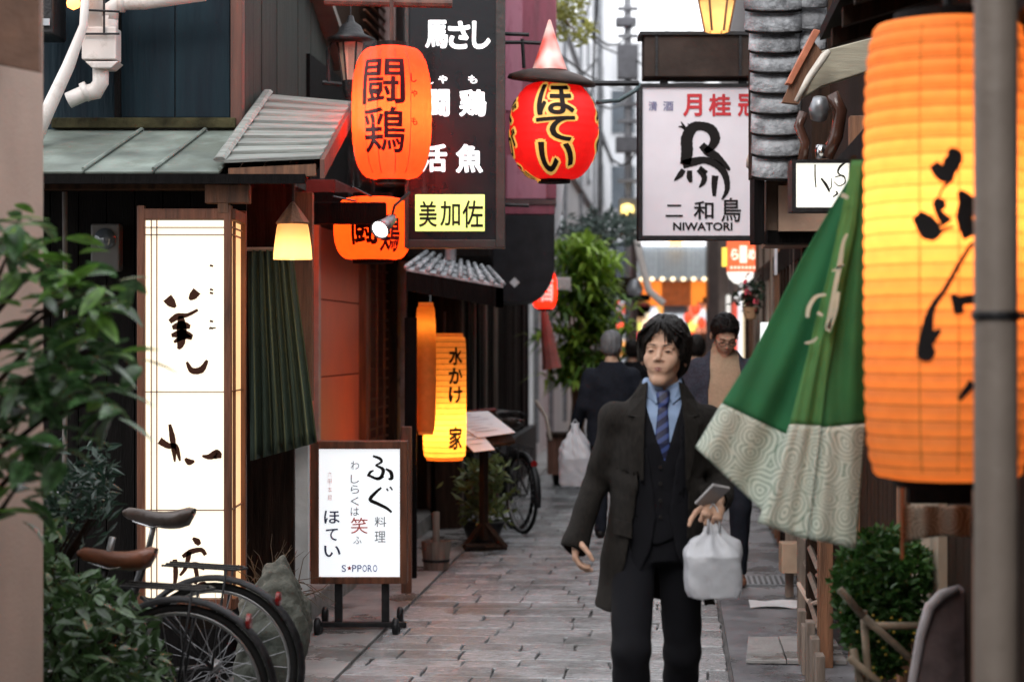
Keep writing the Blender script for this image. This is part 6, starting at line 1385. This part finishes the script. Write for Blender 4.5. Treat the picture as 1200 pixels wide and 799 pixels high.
def hair_part(parent, HM, m, long=False, h=.0045, seed=1, T=None, locks=90):
    def fn(P):
        Q = tol(P, HM); x, y, z = Q[:,0], Q[:,1], Q[:,2]; ax = np.abs(x)
        n = .0022*np.sin(x*190+np.sin(z*60)*1.5)*np.sin(y*90+z*40)+.002*np.sin(x*90+y*120+2)
        g = .024 if long else .011
        d = ell(Q, (0,.018,.047), (.081+g*.7,.098+g*.8,.086+g))
        d = smin(d, ell(Q, (0,.055,-.01), (.070+g*.5,.062,.085 if long else .065)), .03)
        if long:   # side curtains over the ears
            S2 = np.stack([ax, y, z], 1)
            d = smin(d, rc(S2, (.074,-.010,.05), (.084,.012,-.018), .024, .013, (1.2,.8,1)), .02)
        # face opening: hairline arch, open to the front
        fx = np.interp(z, [-.2,-.06,-.02,.03,.075,.10], [.2,.2,.066,.058,.020,.0]) if long else np.interp(z, [-.2,-.06,-.03,.03,.058,.075], [.2,.2,.075,.066,.045,.0])
        fy = np.interp(z, [-.12,-.05,0,.1], [.045,.030,-.028 if not long else -.012,-.02])
        cut = np.maximum(ax-fx, y-fy)
        d = smax(d, -cut, .006)
        if not long: d = smax(d, -np.maximum(ax-.2, np.maximum(y-(.03-z*.0), z+.03)), .006)
        return smax(d, -.095-z, .01)+n
    c = HM[:3,3]; pieces = [(fn, c-.17, c+.17, h)]
    o = sdf_obj('hair', pieces, m, parent, T or (lambda v: v))
    if locks:
        r = random.Random(seed); mm = M()
        for i in range(locks):
            a = r.uniform(-1, 1); sgn = 1 if a > 0 else -1
            x0 = .010*sgn+a*.015; y0 = r.uniform(-.085, .05); top = V((x0, y0, .135-.35*max(0, -y0-.02)*.5-abs(y0)*.15))
            if long:
                x1 = sgn*r.uniform(.066,.090); z1 = r.uniform(-.03,.04); y1 = y0*.75+r.uniform(-.02,.01)
                if abs(x1) < .078 and y1 < -.05: x1 = sgn*.082
                mid = V((sgn*(abs(x0)+.040+r.uniform(-.01,.008)), y0-.008+r.uniform(-.006,.006), .112-abs(y0)*.35+r.uniform(-.008,.008)))
                path = [top, mid, V((sgn*(abs(x1)+.004), y1, (z1+.10)/2+.01)), V((x1, y1, z1))]
            else:
                an = r.uniform(0, 2*PI); el_ = r.uniform(.15, 1.3); p = V((math.cos(an)*math.cos(el_)*.085, math.sin(an)*math.cos(el_)*.105+.018, .047+math.sin(el_)*.092))
                if p.y < -.03 and p.z < .085: p.z = .1
                dr = V((r.uniform(-.5,.5), -.8, r.uniform(-.2,.4)))*.03; path = [p, p+dr*.6+V((0,0,.004)), p+dr]
            w = r.uniform(.003,.006)
            ws = [w*.6]+[w]*(len(path)-2)+[w*.15]
            if long and i % 5 == 0:   # fringe falling over the brow
                x1 = r.uniform(-.062,.062); x0 = -.004+r.uniform(-.01,.01); path = [V((x0,-.045,.128)), V((x0+(x1-x0)*.5,-.088,.112-abs(x1)*.25)), V((x1*.95,-.103+abs(x1)*.42,.075-abs(x1)*.3)), V((x1*1.08,-.098+abs(x1)*.55,(.030 if x1 > .012 else .045)+r.uniform(-.008,.012)-abs(x1)*.2))]
                if -.028 < x1 < .012: path[-1] = V((x1*1.6-.012,-.098,.062))
                ws = [w*.5,w*.8,w*.6,w*.1]
            # smooth path
            pts = []; rr = []
            for k in range(len(path)-1):
                for t in (0,.33,.66): pts.append(path[k].lerp(path[k+1], t)); rr.append(ws[k]*(1-t)+ws[k+1]*t)
            pts.append(path[-1]); rr.append(ws[-1])
            pts = [pts[0]]+[(pts[k-1]+pts[k]*2+pts[k+1])/4 for k in range(1, len(pts)-1)]+[pts[-1]]
            pts = [V(tow(np.array(p), HM)) for p in pts]; 
            if T: pts = [V(T(np.array([p]))[0]) for p in pts]
            mm.tube(pts, rr, n=5, flat=.6)
        mm.obj('fringe', m, o, smooth=True) if False else None
        # merge locks in the hair mesh
        me = o.data; off = base(parent)[0]; bm = bmesh.new(); bm.from_mesh(me)
        vs = [bm.verts.new(V(p)-off) for p in mm.v]
        for f in mm.f:
            try: bm.faces.new([vs[i] for i in f]).smooth = True
            except ValueError: pass
        bm.to_mesh(me); bm.free()
    return o
def face_parts(parent, HM, T, eyes='half'):
    """lids, brows and lips"""
    ys = np.linspace(-.13, .06, 400)
    def W(p, lift=.0006):   # laid on the face surface
        d = head_sdf(np.stack([np.full(400, p[0]), ys, np.full(400, p[2])], 1)); y = ys[np.argmax(d < 0)]-lift
        return V(T(tow(np.array([(p[0], y, p[2])]), HM))[0])
    for s in (-1, 1):
        e = M(); b = M()
        arc = [(s*(.031+.0145*c), -.0885+.0068*abs(c)**2.2, .0035+.0030*(1-c*c)-(.0012 if c*s < 0 else 0)) for c in (-1,-.6,-.2,.2,.6,1)]
        e.tube([W(p) for p in arc], [.0004,.0010,.0014,.0014,.0011,.0006], n=5)
        if eyes != 'closed':
            arc = [(x, y+.0004, z-.0022) for x, y, z in arc]; e.tube([W(p) for p in arc[1:5]], [.0012,.0042,.0042,.0012], n=6)
        br = [(s*(.014+.034*t), -.0925+.030*t**2.2, .0235+.0075*math.sin(t*2.4)-.003*t) for t in (0,.2,.45,.7,1)]
        b.tube([W(p) for p in br], [.0022,.0036,.0036,.0028,.0010], n=6, flat=.6)
        e.obj('eye', eye_dark, parent, smooth=True); b.obj('eyebrow', hair_black, parent, smooth=True)
    def lip(P):
        Q = tol(P, HM).copy(); Q[:,0] = np.abs(Q[:,0])
        d = smin(rc(Q, (0,-.0928,-.0562), (.0230,-.0862,-.0597), .0044, .0018), rc(Q, (0,-.0912,-.0650), (.0190,-.0862,-.0637), .0054, .0020), .001)
        return smax(d, -rc(Q, (0,-.0990,-.0603), (.026,-.0885,-.061), .0022, .0014), .0015)
    sdf_obj('lips', [(lip, tow(np.array([0,-.09,-.06]), HM)-.04, tow(np.array([0,-.09,-.06]), HM)+.04, .0016)], skin_red, parent, T)
def torso_front(rows, x, z, side=-1):
    R = np.array(sorted(rows)); a, b, cx, cy = (np.interp(z, R[:,0], R[:,i]) for i in (1,2,3,4))
    k = min(.98, abs((x-cx)/a)); return cy+side*b*(1-k**2.2)**(1/2.2)
def walking_man():
    Y0 = 7.3; root = thing('person', ((770-600)/F*Y0, Y0, 0), 'young man striding forward in open charcoal coat, dark suit and blue striped tie', 'person')
    OR = np.array(root.location); T = lambda v: np.asarray(v)+OR
    HM = headframe((.022,-.035,1.567), math.radians(-15), math.radians(-8), math.radians(2))
    # ---- joints (x to the picture's right, -y to the lens)
    shL, elL, wrL = (-.150,.00,1.330), (-.222,.050,1.100), (-.300,-.035,.895)
    shR, elR, wrR = (.172,.00,1.330), (.240,.030,1.095), (.205,-.185,1.050)
    HLm = frame((wrL[0]+.004, wrL[1]+.004, wrL[2]+.015), (-.05,-.22,-1), (1,-.1,0)); HRm = frame((.196,-.205,1.045), (-.25,-.75,-.45), (-.35,.15,-1))
    legs = [((-.085,.0,.86), (-.108,-.20,.51), (-.098,-.12,.09), (-.103,-.26,.045)), ((.085,.02,.86), (.098,.06,.47), (.100,.30,.14), (.102,.22,.05))]
    T0 = [(.88,.128,.088,-.005,.01),(.95,.136,.094,-.003,.01),(1.08,.124,.092,0,.01),(1.25,.142,.106,.005,.01),(1.35,.136,.096,.008,.012),(1.41,.085,.072,.015,.015),(1.47,.055,.055,.02,.018)]
    def body(P):
        d = loft(P, T0, 2)
        for s, e, w in ((shL,elL,wrL),(shR,elR,wrR)):
            d = smin(d, rc(P, s, e, .050, .040), .03); d = smin(d, rc(P, e, w, .040, .026), .01)
        for h, k, a, t in legs:
            d = smin(d, rc(P, h, k, .066, .048), .02); d = smin(d, rc(P, k, a, .052, .036), .02); d = smin(d, rc(P, a, t, .036, .030), .02)
        return smin(d, rc(P, (.018,.02,1.40), tow(np.array([0,.02,-.08]), HM), .058, .05), .03)
    hc = HM[:3,3]
    sdf_obj('body', [(body, (-.38,-.40,.0), (.40,.40,1.50), .011), (lambda P: head_sdf(tol(P, HM)), hc-(.14,.16,.20), hc+(.14,.16,.16), .0034),
        (lambda P: fingers(P, HLm, .45, .02, .9, -1), np.array(wrL)-.16, np.array(wrL)+(.12,.12,.08), .0042),
        (lambda P: fingers(P, HRm, 1.15, .02, .9, 1), np.array(wrR)-(.16,.22,.18), np.array(wrR)+(.14,.1,.08), .0042)], skin, root, T)
    face_parts(root, HM, T)
    hair_part(root, HM, hair_black, long=True, h=.0038, seed=4, T=T, locks=170)
    # ---- trousers
    def trou(P):
        d = None
        for i, (h, k, a, t) in enumerate(legs):
            e = rc(P, h, k, .086, .068, (1,1.05,1)); e = smin(e, rc(P, k, a, .068, .062), .02)
            d = e if d is None else smin(d, e, .02)
        d = smin(d, loft(P, [(.82,.158,.118,0,.01),(1.04,.144,.106,0,.01)], 2), .04)
        crease = .0
        return smax(d, .075-P[:,2], .004)+wr(P, .0020, .6, 1.3)+.0016*np.sin(P[:,2]*60+P[:,0]*45)*np.clip((.75-P[:,2])*4, 0, 1)
    sdf_obj('trousers', [(trou, (-.26,-.36,.05), (.26,.42,1.07), .0075)], suit_m, root, T)
    def shoes(P):
        d = 9+0*P[:,0]
        for (h, k, a, t), up in zip(legs, (0,1)):
            a2 = (a[0], a[1]+.03, a[2]-.04+(.02 if up else 0)); t2 = (t[0]-.005, t[1]-.05, t[2]-.005)
            e = smin(rc(P, a2, t2, .042, .038, (1,1,1.2)), rc(P, (a[0],a[1],a[2]+.02), a2, .045, .042), .02); d = np.minimum(d, e)
        return smax(d, .006-P[:,2], .004)
    sdf_obj('shoe', [(shoes, (-.22,-.42,-.02), (.22,.42,.22), .009)], shoe_m, root, T)
    # ---- shirt, waistcoat, tie
    SH = [(z,a+.012,b+.012,cx,cy) for z,a,b,cx,cy in T0[2:]]; SH[-1] = (1.485,.068,.066,.020,.010)
    def shirt(P): return smax(loft(P, SH, 2), -rc(P, (.022,-.015,1.44), tow(np.array([0,.02,-.05]), HM), .050, .056), .004)+wr(P,.0008)
    sdf_obj('shirt', [(shirt, (-.22,-.2,1.05), (.26,.2,1.52), .0055)], shirt_m, root, T)
    VE = [(.86,.158,.126,-.003,.005),(.93,.152,.122,-.003,.005),(1.08,.142,.120,0,.008),(1.25,.160,.130,.004,.01),(1.35,.150,.112,.008,.012),(1.43,.096,.088,.015,.015)]
    def vest(P):
        d = loft(P, VE, 2.1); w = np.interp(P[:,2], [1.185,1.44], [0,.082])
        d = smax(d, -np.maximum(np.abs(P[:,0]-.018)-w, np.maximum(P[:,1], 1.185-P[:,2])), .003)
        pt = .885+np.abs(P[:,0]+.01)*.35
        return smax(d, pt-P[:,2], .003)+wr(P, .0016, .8, 2)
    sdf_obj('waistcoat', [(vest, (-.24,-.2,.84), (.26,.2,1.47), .0055)], suit_m, root, T)
    for z in (1.165,1.105,1.045,.985):
        bt = M(); bt.lathe((OR[0]+.004, OR[1]+torso_front(VE,.0,z)-.004, z), [(0,-.003),(.007,-.003),(.007,.003),(0,.003)], 10, Matrix.Rotation(PI/2,3,'X'))
        bt.obj('button', shoe_m, root)
    # collar leaves
    cl = M()
    for s in (-1,1):
        y = lambda x, z: torso_front(SH, x, z)-.006
        pts = [(.021+s*.004,1.450),(.021+s*.064,1.478),(.021+s*.070,1.425),(.021+s*.030,1.392)]
        P4 = [V((x, (y(x,z) if abs(x-.021)<.055 else -.045), z))+V(OR) for x, z in pts]
        cl.prism(P4 if s>0 else P4[::-1], (0,-.004,0))
    cl.obj('collar', shirt_m, root, bev=.001)
    def tie(P):
        yk = lambda z: np.interp(z, [1.0,1.25,1.37,1.44], [torso_front(SH,0,1.1)-.001, torso_front(SH,.01,1.25)-.004, torso_front(SH,.015,1.37)-.008, torso_front(SH,.02,1.43)-.010])
        z = P[:,2]; w = np.interp(z, [1.15,1.20,1.385,1.395,1.43,1.44], [.034,.032,.018,.021,.026,.022]); t = np.interp(z, [1.38,1.395,1.43], [.005,.011,.013])
        cx = np.interp(z, [1.15,1.44],[.006,.017])
        d = ((np.abs((P[:,0]-cx)/w)**3+np.abs((P[:,1]-yk(z))/t)**3)**(1/3)-1)*t
        return np.maximum(d, np.maximum(1.15-z, z-1.442))
    sdf_obj('tie', [(tie, (-.06,-.17,1.13), (.09,-.02,1.46), .0035)], tie_m, root, T)
    # ---- jacket under the coat
    JA = [(.76,.165,.142,-.002,.005),(.86,.162,.138,0,.005),(1.05,.152,.134,0,.008),(1.25,.164,.139,.004,.01),(1.35,.156,.120,.008,.012),(1.43,.100,.092,.016,.015)]
    def jacket(P):
        o = loft(P, JA, 2.1); d = smax(o, -loft(P, [(z if 0<i<5 else z+(-.1 if i==0 else .1),a-.010,b-.010,cx,cy) for i,(z,a,b,cx,cy) in enumerate(JA)], 2.1), .002)
        w = np.interp(P[:,2], [.74,.86,.98,1.08,1.40,1.5], [.100,.048,.022,.032,.080,.085])
        return smax(d, -np.maximum(np.abs(P[:,0]-.012)-w, P[:,1]), .004)+wr(P,.0014,.8,.5)
    sdf_obj('jacket', [(jacket, (-.24,-.2,.70), (.26,.22,1.48), .0065)], suit_m, root, T)
    # ---- overcoat
    CO = [(.655,.222,.172,-.004,.02),(.80,.200,.160,-.004,.015),(1.0,.176,.148,-.002,.01),(1.12,.170,.146,.0,.008),(1.25,.180,.146,.004,.01),(1.32,.180,.136,.008,.012),(1.375,.150,.120,.012,.014),(1.42,.112,.103,.016,.015),(1.455,.090,.094,.018,.016),(1.485,.079,.086,.02,.018)]
    def coat(P):
        o = loft(P, CO, 2.15)
        sl = 9+0*P[:,0]
        for s, e, w, k in ((shL,elL,wrL,0),(shR,elR,wrR,1)):
            w = np.array(w); e_ = np.array(e); q = smin(rc(P, s, e, .062, .050), rc(P, e, tuple(e_+(w-e_)*1.10), .050, .045), .015); ax_ = (w-e_)/np.linalg.norm(w-e_); q = smax(q, (P-(w+ax_*(.035 if k == 0 else .01)))@ax_, .005); sl = np.minimum(sl, q)
        z = P[:,2]
        fold = .006*np.sin(P[:,0]*42+1.1*np.sin(z*5)+P[:,1]*12)*np.clip((1.15-z)*2.5, 0, 1)
        wn_ = wr(P, .0052, .62, .3)+.006*np.sin(P[:,2]*16+P[:,0]*14+1)*np.sin(P[:,0]*11-P[:,2]*9); o = o+fold+wn_
        inn = fold+wn_+loft(P, [(z_ if 0<i<9 else z_+(-.1 if i==0 else .1),a-.013,b-.013,cx,cy) for i,(z_,a,b,cx,cy) in enumerate(CO)], 2.15)
        w = np.interp(z, [.65,.8,1.0,1.15,1.30,1.42,1.5], [.17,.130,.098,.084,.078,.082,.068]); cx = np.interp(z, [.65,1.0,1.45], [.0,.008,.020])
        body_ = smax(smax(o, -inn, .003), -np.maximum(np.abs(P[:,0]-cx)-w, P[:,1]-.02), .005)
        d = smin(body_, smax(sl+wn_, -inn-.004, .005), .030)
        d = d+.003*np.sin(P[:,2]*70+P[:,0]*30)*np.exp(-((P[:,2]-1.11)/.06)**2)
        for e, w in ((elL,wrL),(elR,wrR)):   # hollow cuffs
            e_, w_ = np.array(e), np.array(w); d = smax(d, -rc(P, tuple(w_+(w_-e_)*.02), tuple(w_+(w_-e_)*.7), .033, .037), .003)
            ax = (w_-e_)/np.linalg.norm(w_-e_)
        # front swallow of the neck
        return smax(d, -rc(P, (.02,.005,1.44), (.022,-.01,1.60), .066, .085), .004)
    sdf_obj('overcoat', [(coat, (-.44,-.34,.62), (.42,.26,1.53), .0062)], coat_m, root, T)
    # lapels: folded leaves lying on the coat front
    for s in (-1, 1):
        lp = M()
        out = [(.086,1.455),(.118,1.405),(.130,1.350),(.104,1.345),(.124,1.318),(.114,1.24),(.088,1.12)]; inn_ = [(.058,1.470),(.064,1.42),(.070,1.35),(.072,1.33),(.074,1.30),(.076,1.22),(.077,1.12)]
        vs = []
        for (xo, zo), (xi, zi) in zip(out, inn_):
            for x, z in ((xi,zi),(xo,zo)):
                X = .018+s*x; vs.append((X+OR[0], OR[1]+torso_front(CO, X, z)-.012, z))
        n = len(out); fs = [(2*i,2*i+1,2*i+3,2*i+2) for i in range(n-1)]; lp.add(vs, fs)
        lp.obj('lapel', coat_m, root, solid=.007)
    for s in (-1,1):
        pk = M(); z = .93; pk.grid(lambda a, b: (OR[0]+s*(.100+.062*a)*1.0, OR[1]+torso_front(CO, s*(.100+.062*a), .96-.055*b)-.010, .965-.055*b+.012*a), 4, 2); pk.obj('pocket_flap', coat_m, root, solid=.006)
    # ---- what he holds
    bagp = V(OR)+V((.180,-.25,.985)); carry_bag(bagp, .62, 'white plastic carrier bag with a food box, hanging from the tie wearer\'s hand', .200, .195)
    ph = M(); ph.box(V(OR)+V((.175,-.275,1.075)), (.075,.012,.12), Euler((.9,.2,.5)).to_matrix()); 
    o = ph.obj('mobile_phone', mat('phone_grey', (.35,.33,.33), rough=.2, var=.1), None, bev=.004); prop(o, 'small grey and pink phone in the walking man\'s hand above the bag', 'phone')
def carry_bag(top, wscale, label, w, h, knots=True, Y=None):
    """plastic bag: gathered top at point `top`, body of width w and height h below"""
    b = thing('plastic_bag', top-V((0,0,h+.09)), label, 'bag'); t = V(top)
    def sk(P):
        q = P-np.array(t); z = q[:,2]; x, y = q[:,0], q[:,1]
        a = np.interp(z, [-h-.08,-h-.05,-h*.62,-h*.36,-.05,0,.03], [w*.42,w*.49,w*.50,w*.43,w*.22,w*.10,w*.12]); bb = np.interp(z, [-h-.08,-h*.62,-.05,.03], [w*.36,w*.40,w*.12,w*.05])
        n = np.interp(z, [-h,-h*.4,-.05], [5,3,2]); d = ((np.abs(x/a)**n+np.abs(y/bb)**n)**(1/n)-1)*np.minimum(a,bb)
        d = np.maximum(d, np.maximum(-h-.075-z, z-.03))
        f = np.interp(z, [-h*.7,-h*.4,0], [.35,1,.5])
        return d+f*.007*np.sin(np.arctan2(y,x)*7+z*18)+.003*np.sin(z*70+x*60)*f
    sdf_obj('bag_film', [(sk, np.array(t)-(w*.62,w*.6,h+.10), np.array(t)+(w*.62,w*.6,.04), w*.028)], bag_m, b)
    m = M()
    for s in (-1,1):
        for q in (-.02,.02): m.tube([t+V((s*w*.10,q,-.04)), t+V((s*w*.10,q,.01)), t+V((s*.012,q*.4,.045)), t+V((0,0,.06))], [.010,.008,.006,.005], 6, flat=.5)
    m.obj('handle', bag_m, b, smooth=True)
    return b
def simple_person(Y, px, label, facing, hscale, clothes, HMrot, pose, hair, long=False, opts=(), group=None, name='person'):
    """a figure further down the alley; facing -1 to the lens, +1 away"""
    root = thing(name, ((px-600)/F*Y, Y, 0), label, 'person', group); OR = np.array(root.location); f = -facing
    def T(v): v = np.asarray(v)*hscale; return v*np.array([f, f, 1])+OR
    g = pose; HM = headframe(g.get('head', (0,-.02,1.565)), *HMrot)
    shL, elL, wrL = g.get('L', ((-.165,0,1.335),(-.23,.03,1.09),(-.25,-.05,.86))); shR, elR, wrR = g.get('R', ((.165,0,1.335),(.23,.03,1.09),(.25,-.05,.86)))
    legs = g.get('legs', [((-.09,0,.86),(-.10,-.10,.48),(-.10,-.02,.09)),((.09,0,.86),(.095,.02,.48),(.10,.18,.13))])
    h = opts.get('h', .010)
    def body(P):
        d = loft(P, [(.8,.15,.1,0,.01),(1.08,.135,.095,0,.01),(1.3,.16,.105,0,.01),(1.40,.10,.075,0,.01),(1.46,.055,.055,0,.01)], 2)
        for s, e, w in ((shL,elL,wrL),(shR,elR,wrR)): d = smin(d, rc(P, s, e, .05, .04), .03); d = smin(d, rc(P, e, w, .04, .026), .01)
        for a, k, c in legs: d = smin(d, rc(P, a, k, .08, .05), .04); d = smin(d, rc(P, k, c, .05, .036), .02)
        return smin(d, rc(P, (0,.01,1.42), tow(np.array([0,.02,-.08]), HM), .056, .05), .02)
    hc = HM[:3,3]; pieces = [(body, (-.4,-.4,0), (.4,.3,1.5), .016), (lambda P: head_sdf(tol(P, HM)), hc-(.14,.16,.2), hc+(.14,.16,.16), h*.6)]
    for (w, e, mir) in ((wrL,elL,-1),(wrR,elR,1)):
        d = V(w)-V(e); Hm = frame(w, tuple(d), (-mir*1.0,.1,0) if abs(d.normalized().z) > .6 else (0,0,-1)); 
        pieces.append(((lambda P, Hm=Hm, mir=mir: fingers(P, Hm, .9, .04, .7, mir)), np.array(w)-.17, np.array(w)+.17, h*.6))
    sdf_obj('body', pieces, skin, root, T)
    hair_part(root, HM, hair, long=long, h=h*.6, seed=int(px), T=T, locks=opts.get('locks', 60))
    top, bottom, shoe = clothes
    def trou(P):
        d = None
        for a, k, c in legs: e = smin(rc(P, a, k, .092, .068), rc(P, k, c, .066, .052), .02); d = e if d is None else smin(d, e, .02)
        return smax(d, .07-P[:,2], .004)+wr(P,.003,.8,1)
    sdf_obj('trousers', [(trou, (-.26,-.34,.04), (.26,.36,1.0), h)], bottom, root, T)
    def shoes(P):
        d = 9+0*P[:,0]
        for a, k, c in legs: d = np.minimum(d, rc(P, (c[0],c[1]+.02,c[2]-.04), (c[0],c[1]-.15,c[2]-.055), .042, .034, (1,1,1.15)))
        return smax(d, .004-P[:,2], .003)
    sdf_obj('shoe', [(shoes, (-.2,-.42,-.01), (.2,.36,.2), h)], shoe, root, T)
    hem = opts.get('hem', .78); CO = [(hem,.215,.15,0,.01),(1.0,.20,.145,0,.01),(1.25,.20,.140,0,.01),(1.34,.185,.122,0,.012),(1.40,.13,.105,0,.015),(1.455,.085,.085,0,.018)]
    def coat(P):
        d = loft(P, CO, 2.15)
        for s, e, w in ((shL,elL,wrL),(shR,elR,wrR)): d = smin(d, smin(rc(P, s, e, .075, .058), rc(P, e, w, .057, .046), .015), .03)
        if opts.get('open'):
            w = np.interp(P[:,2], [hem,1.2,1.45], [.13,.10,.085]); d = smax(d, -np.maximum(np.abs(P[:,0])-w, P[:,1]+.01), .006)
        d = smax(d, -rc(P, (0,.0,1.44), (0,-.01,1.6), .062, .08), .004)
        return d+wr(P,.004,.65,.7)
    sdf_obj(opts.get('topname','jacket'), [(coat, (-.4,-.4,hem-.03), (.4,.3,1.5), h)], top, root, T)
    if opts.get('inner'):
        def inner(P):
            d = loft(P, [(z,a*.9,b*.92,cx,cy) for z,a,b,cx,cy in CO[1:]], 2.1); d = smin(d, rc(P, (0,.0,1.42), tow(np.array([0,.015,-.10]), HM), .072, .068), .02)
            return smax(d, hem+.05-P[:,2], .01)+.0015*np.sin(P[:,2]*150)*(P[:,2] > 1.40)
        sdf_obj('sweater', [(inner, (-.25,-.3,.8), (.25,.25,1.56), h*.8)], opts['inner'], root, T)
    return root, HM, T
walking_man()
r, HM, T = simple_person(13.3, 848, 'young man in glasses looking down, cream turtleneck under open grey cardigan', -1, 1.07,
    (cardigan_m, navy_m, brown_shoe), (math.radians(6), math.radians(30), 0), dict(head=(0,-.06,1.545), L=((-.165,0,1.335),(-.235,-.02,1.09),(-.13,-.22,1.05)), R=((.165,0,1.335),(.24,.03,1.10),(.22,-.05,.87)),
    legs=[((-.09,0,.86),(-.10,-.04,.48),(-.10,.16,.12)),((.085,0,.86),(.09,-.12,.48),(.085,-.08,.09))]), hair_black, opts=dict(open=True, inner=sweater_m, h=.009, locks=90, topname='cardigan'))
gl = M()
for s in (-1,1):
    c = np.array((s*.032,-.104,.0)); ring = [V(T(tow(np.array([c+(.021*math.cos(a), 0, .015*math.sin(a))]), HM))[0]) for a in np.linspace(0, 2*PI, 17)]
    gl.tube(ring, .0022, 5); gl.tube([V(T(tow(np.array([p]), HM))[0]) for p in ((s*.053,-.104,.003),(s*.080,-.03,.003),(s*.083,.01,.0))], .0018, 5)
gl.tube([V(T(tow(np.array([p]), HM))[0]) for p in ((-.011,-.105,.003),(.011,-.105,.003))], .002, 5)
gl.obj('glasses', eye_dark, r, smooth=True); face_parts(r, HM, T)
simple_person(16.0, 717, 'grey haired man in a dark navy suit walking away', 1, 1.0, (navy_m, navy_m, shoe_m), (math.radians(-12), math.radians(4), 0), 
    dict(R=((.165,0,1.335),(.24,.03,1.10),(.30,-.06,.90))), hair_grey, opts=dict(h=.010, locks=40))
carry_bag(at(674, 500, 15.9), 1, 'white plastic shopping bag carried by the grey haired man in the navy suit', .26, .40)
simple_person(22.0, 741, 'distant dark haired person in black beside the grey haired man', 1, .96, (suit_m, suit_m, shoe_m), (0, .0, 0), dict(), hair_black, opts=dict(h=.014, locks=0))
r2, HM, T = simple_person(18.5, 815, 'person in dark blue jacket with a backpack, between the two young men', 1, .99, (navy_m, navy_m, shoe_m), (.2, 0, 0), dict(head=(0,-.02,1.56)), hair_black, opts=dict(h=.012, locks=20))
bp = M(); bp.box(V(r2.location)+V((0,-.17,1.22)), (.30,.14,.42)); 
o = bp.obj('backpack', mat('backpack_cloth', (.035,.045,.07), rough=.7, var=.3), None, bev=.04); prop(o, 'dark blue backpack worn by the half hidden person ahead', 'backpack')
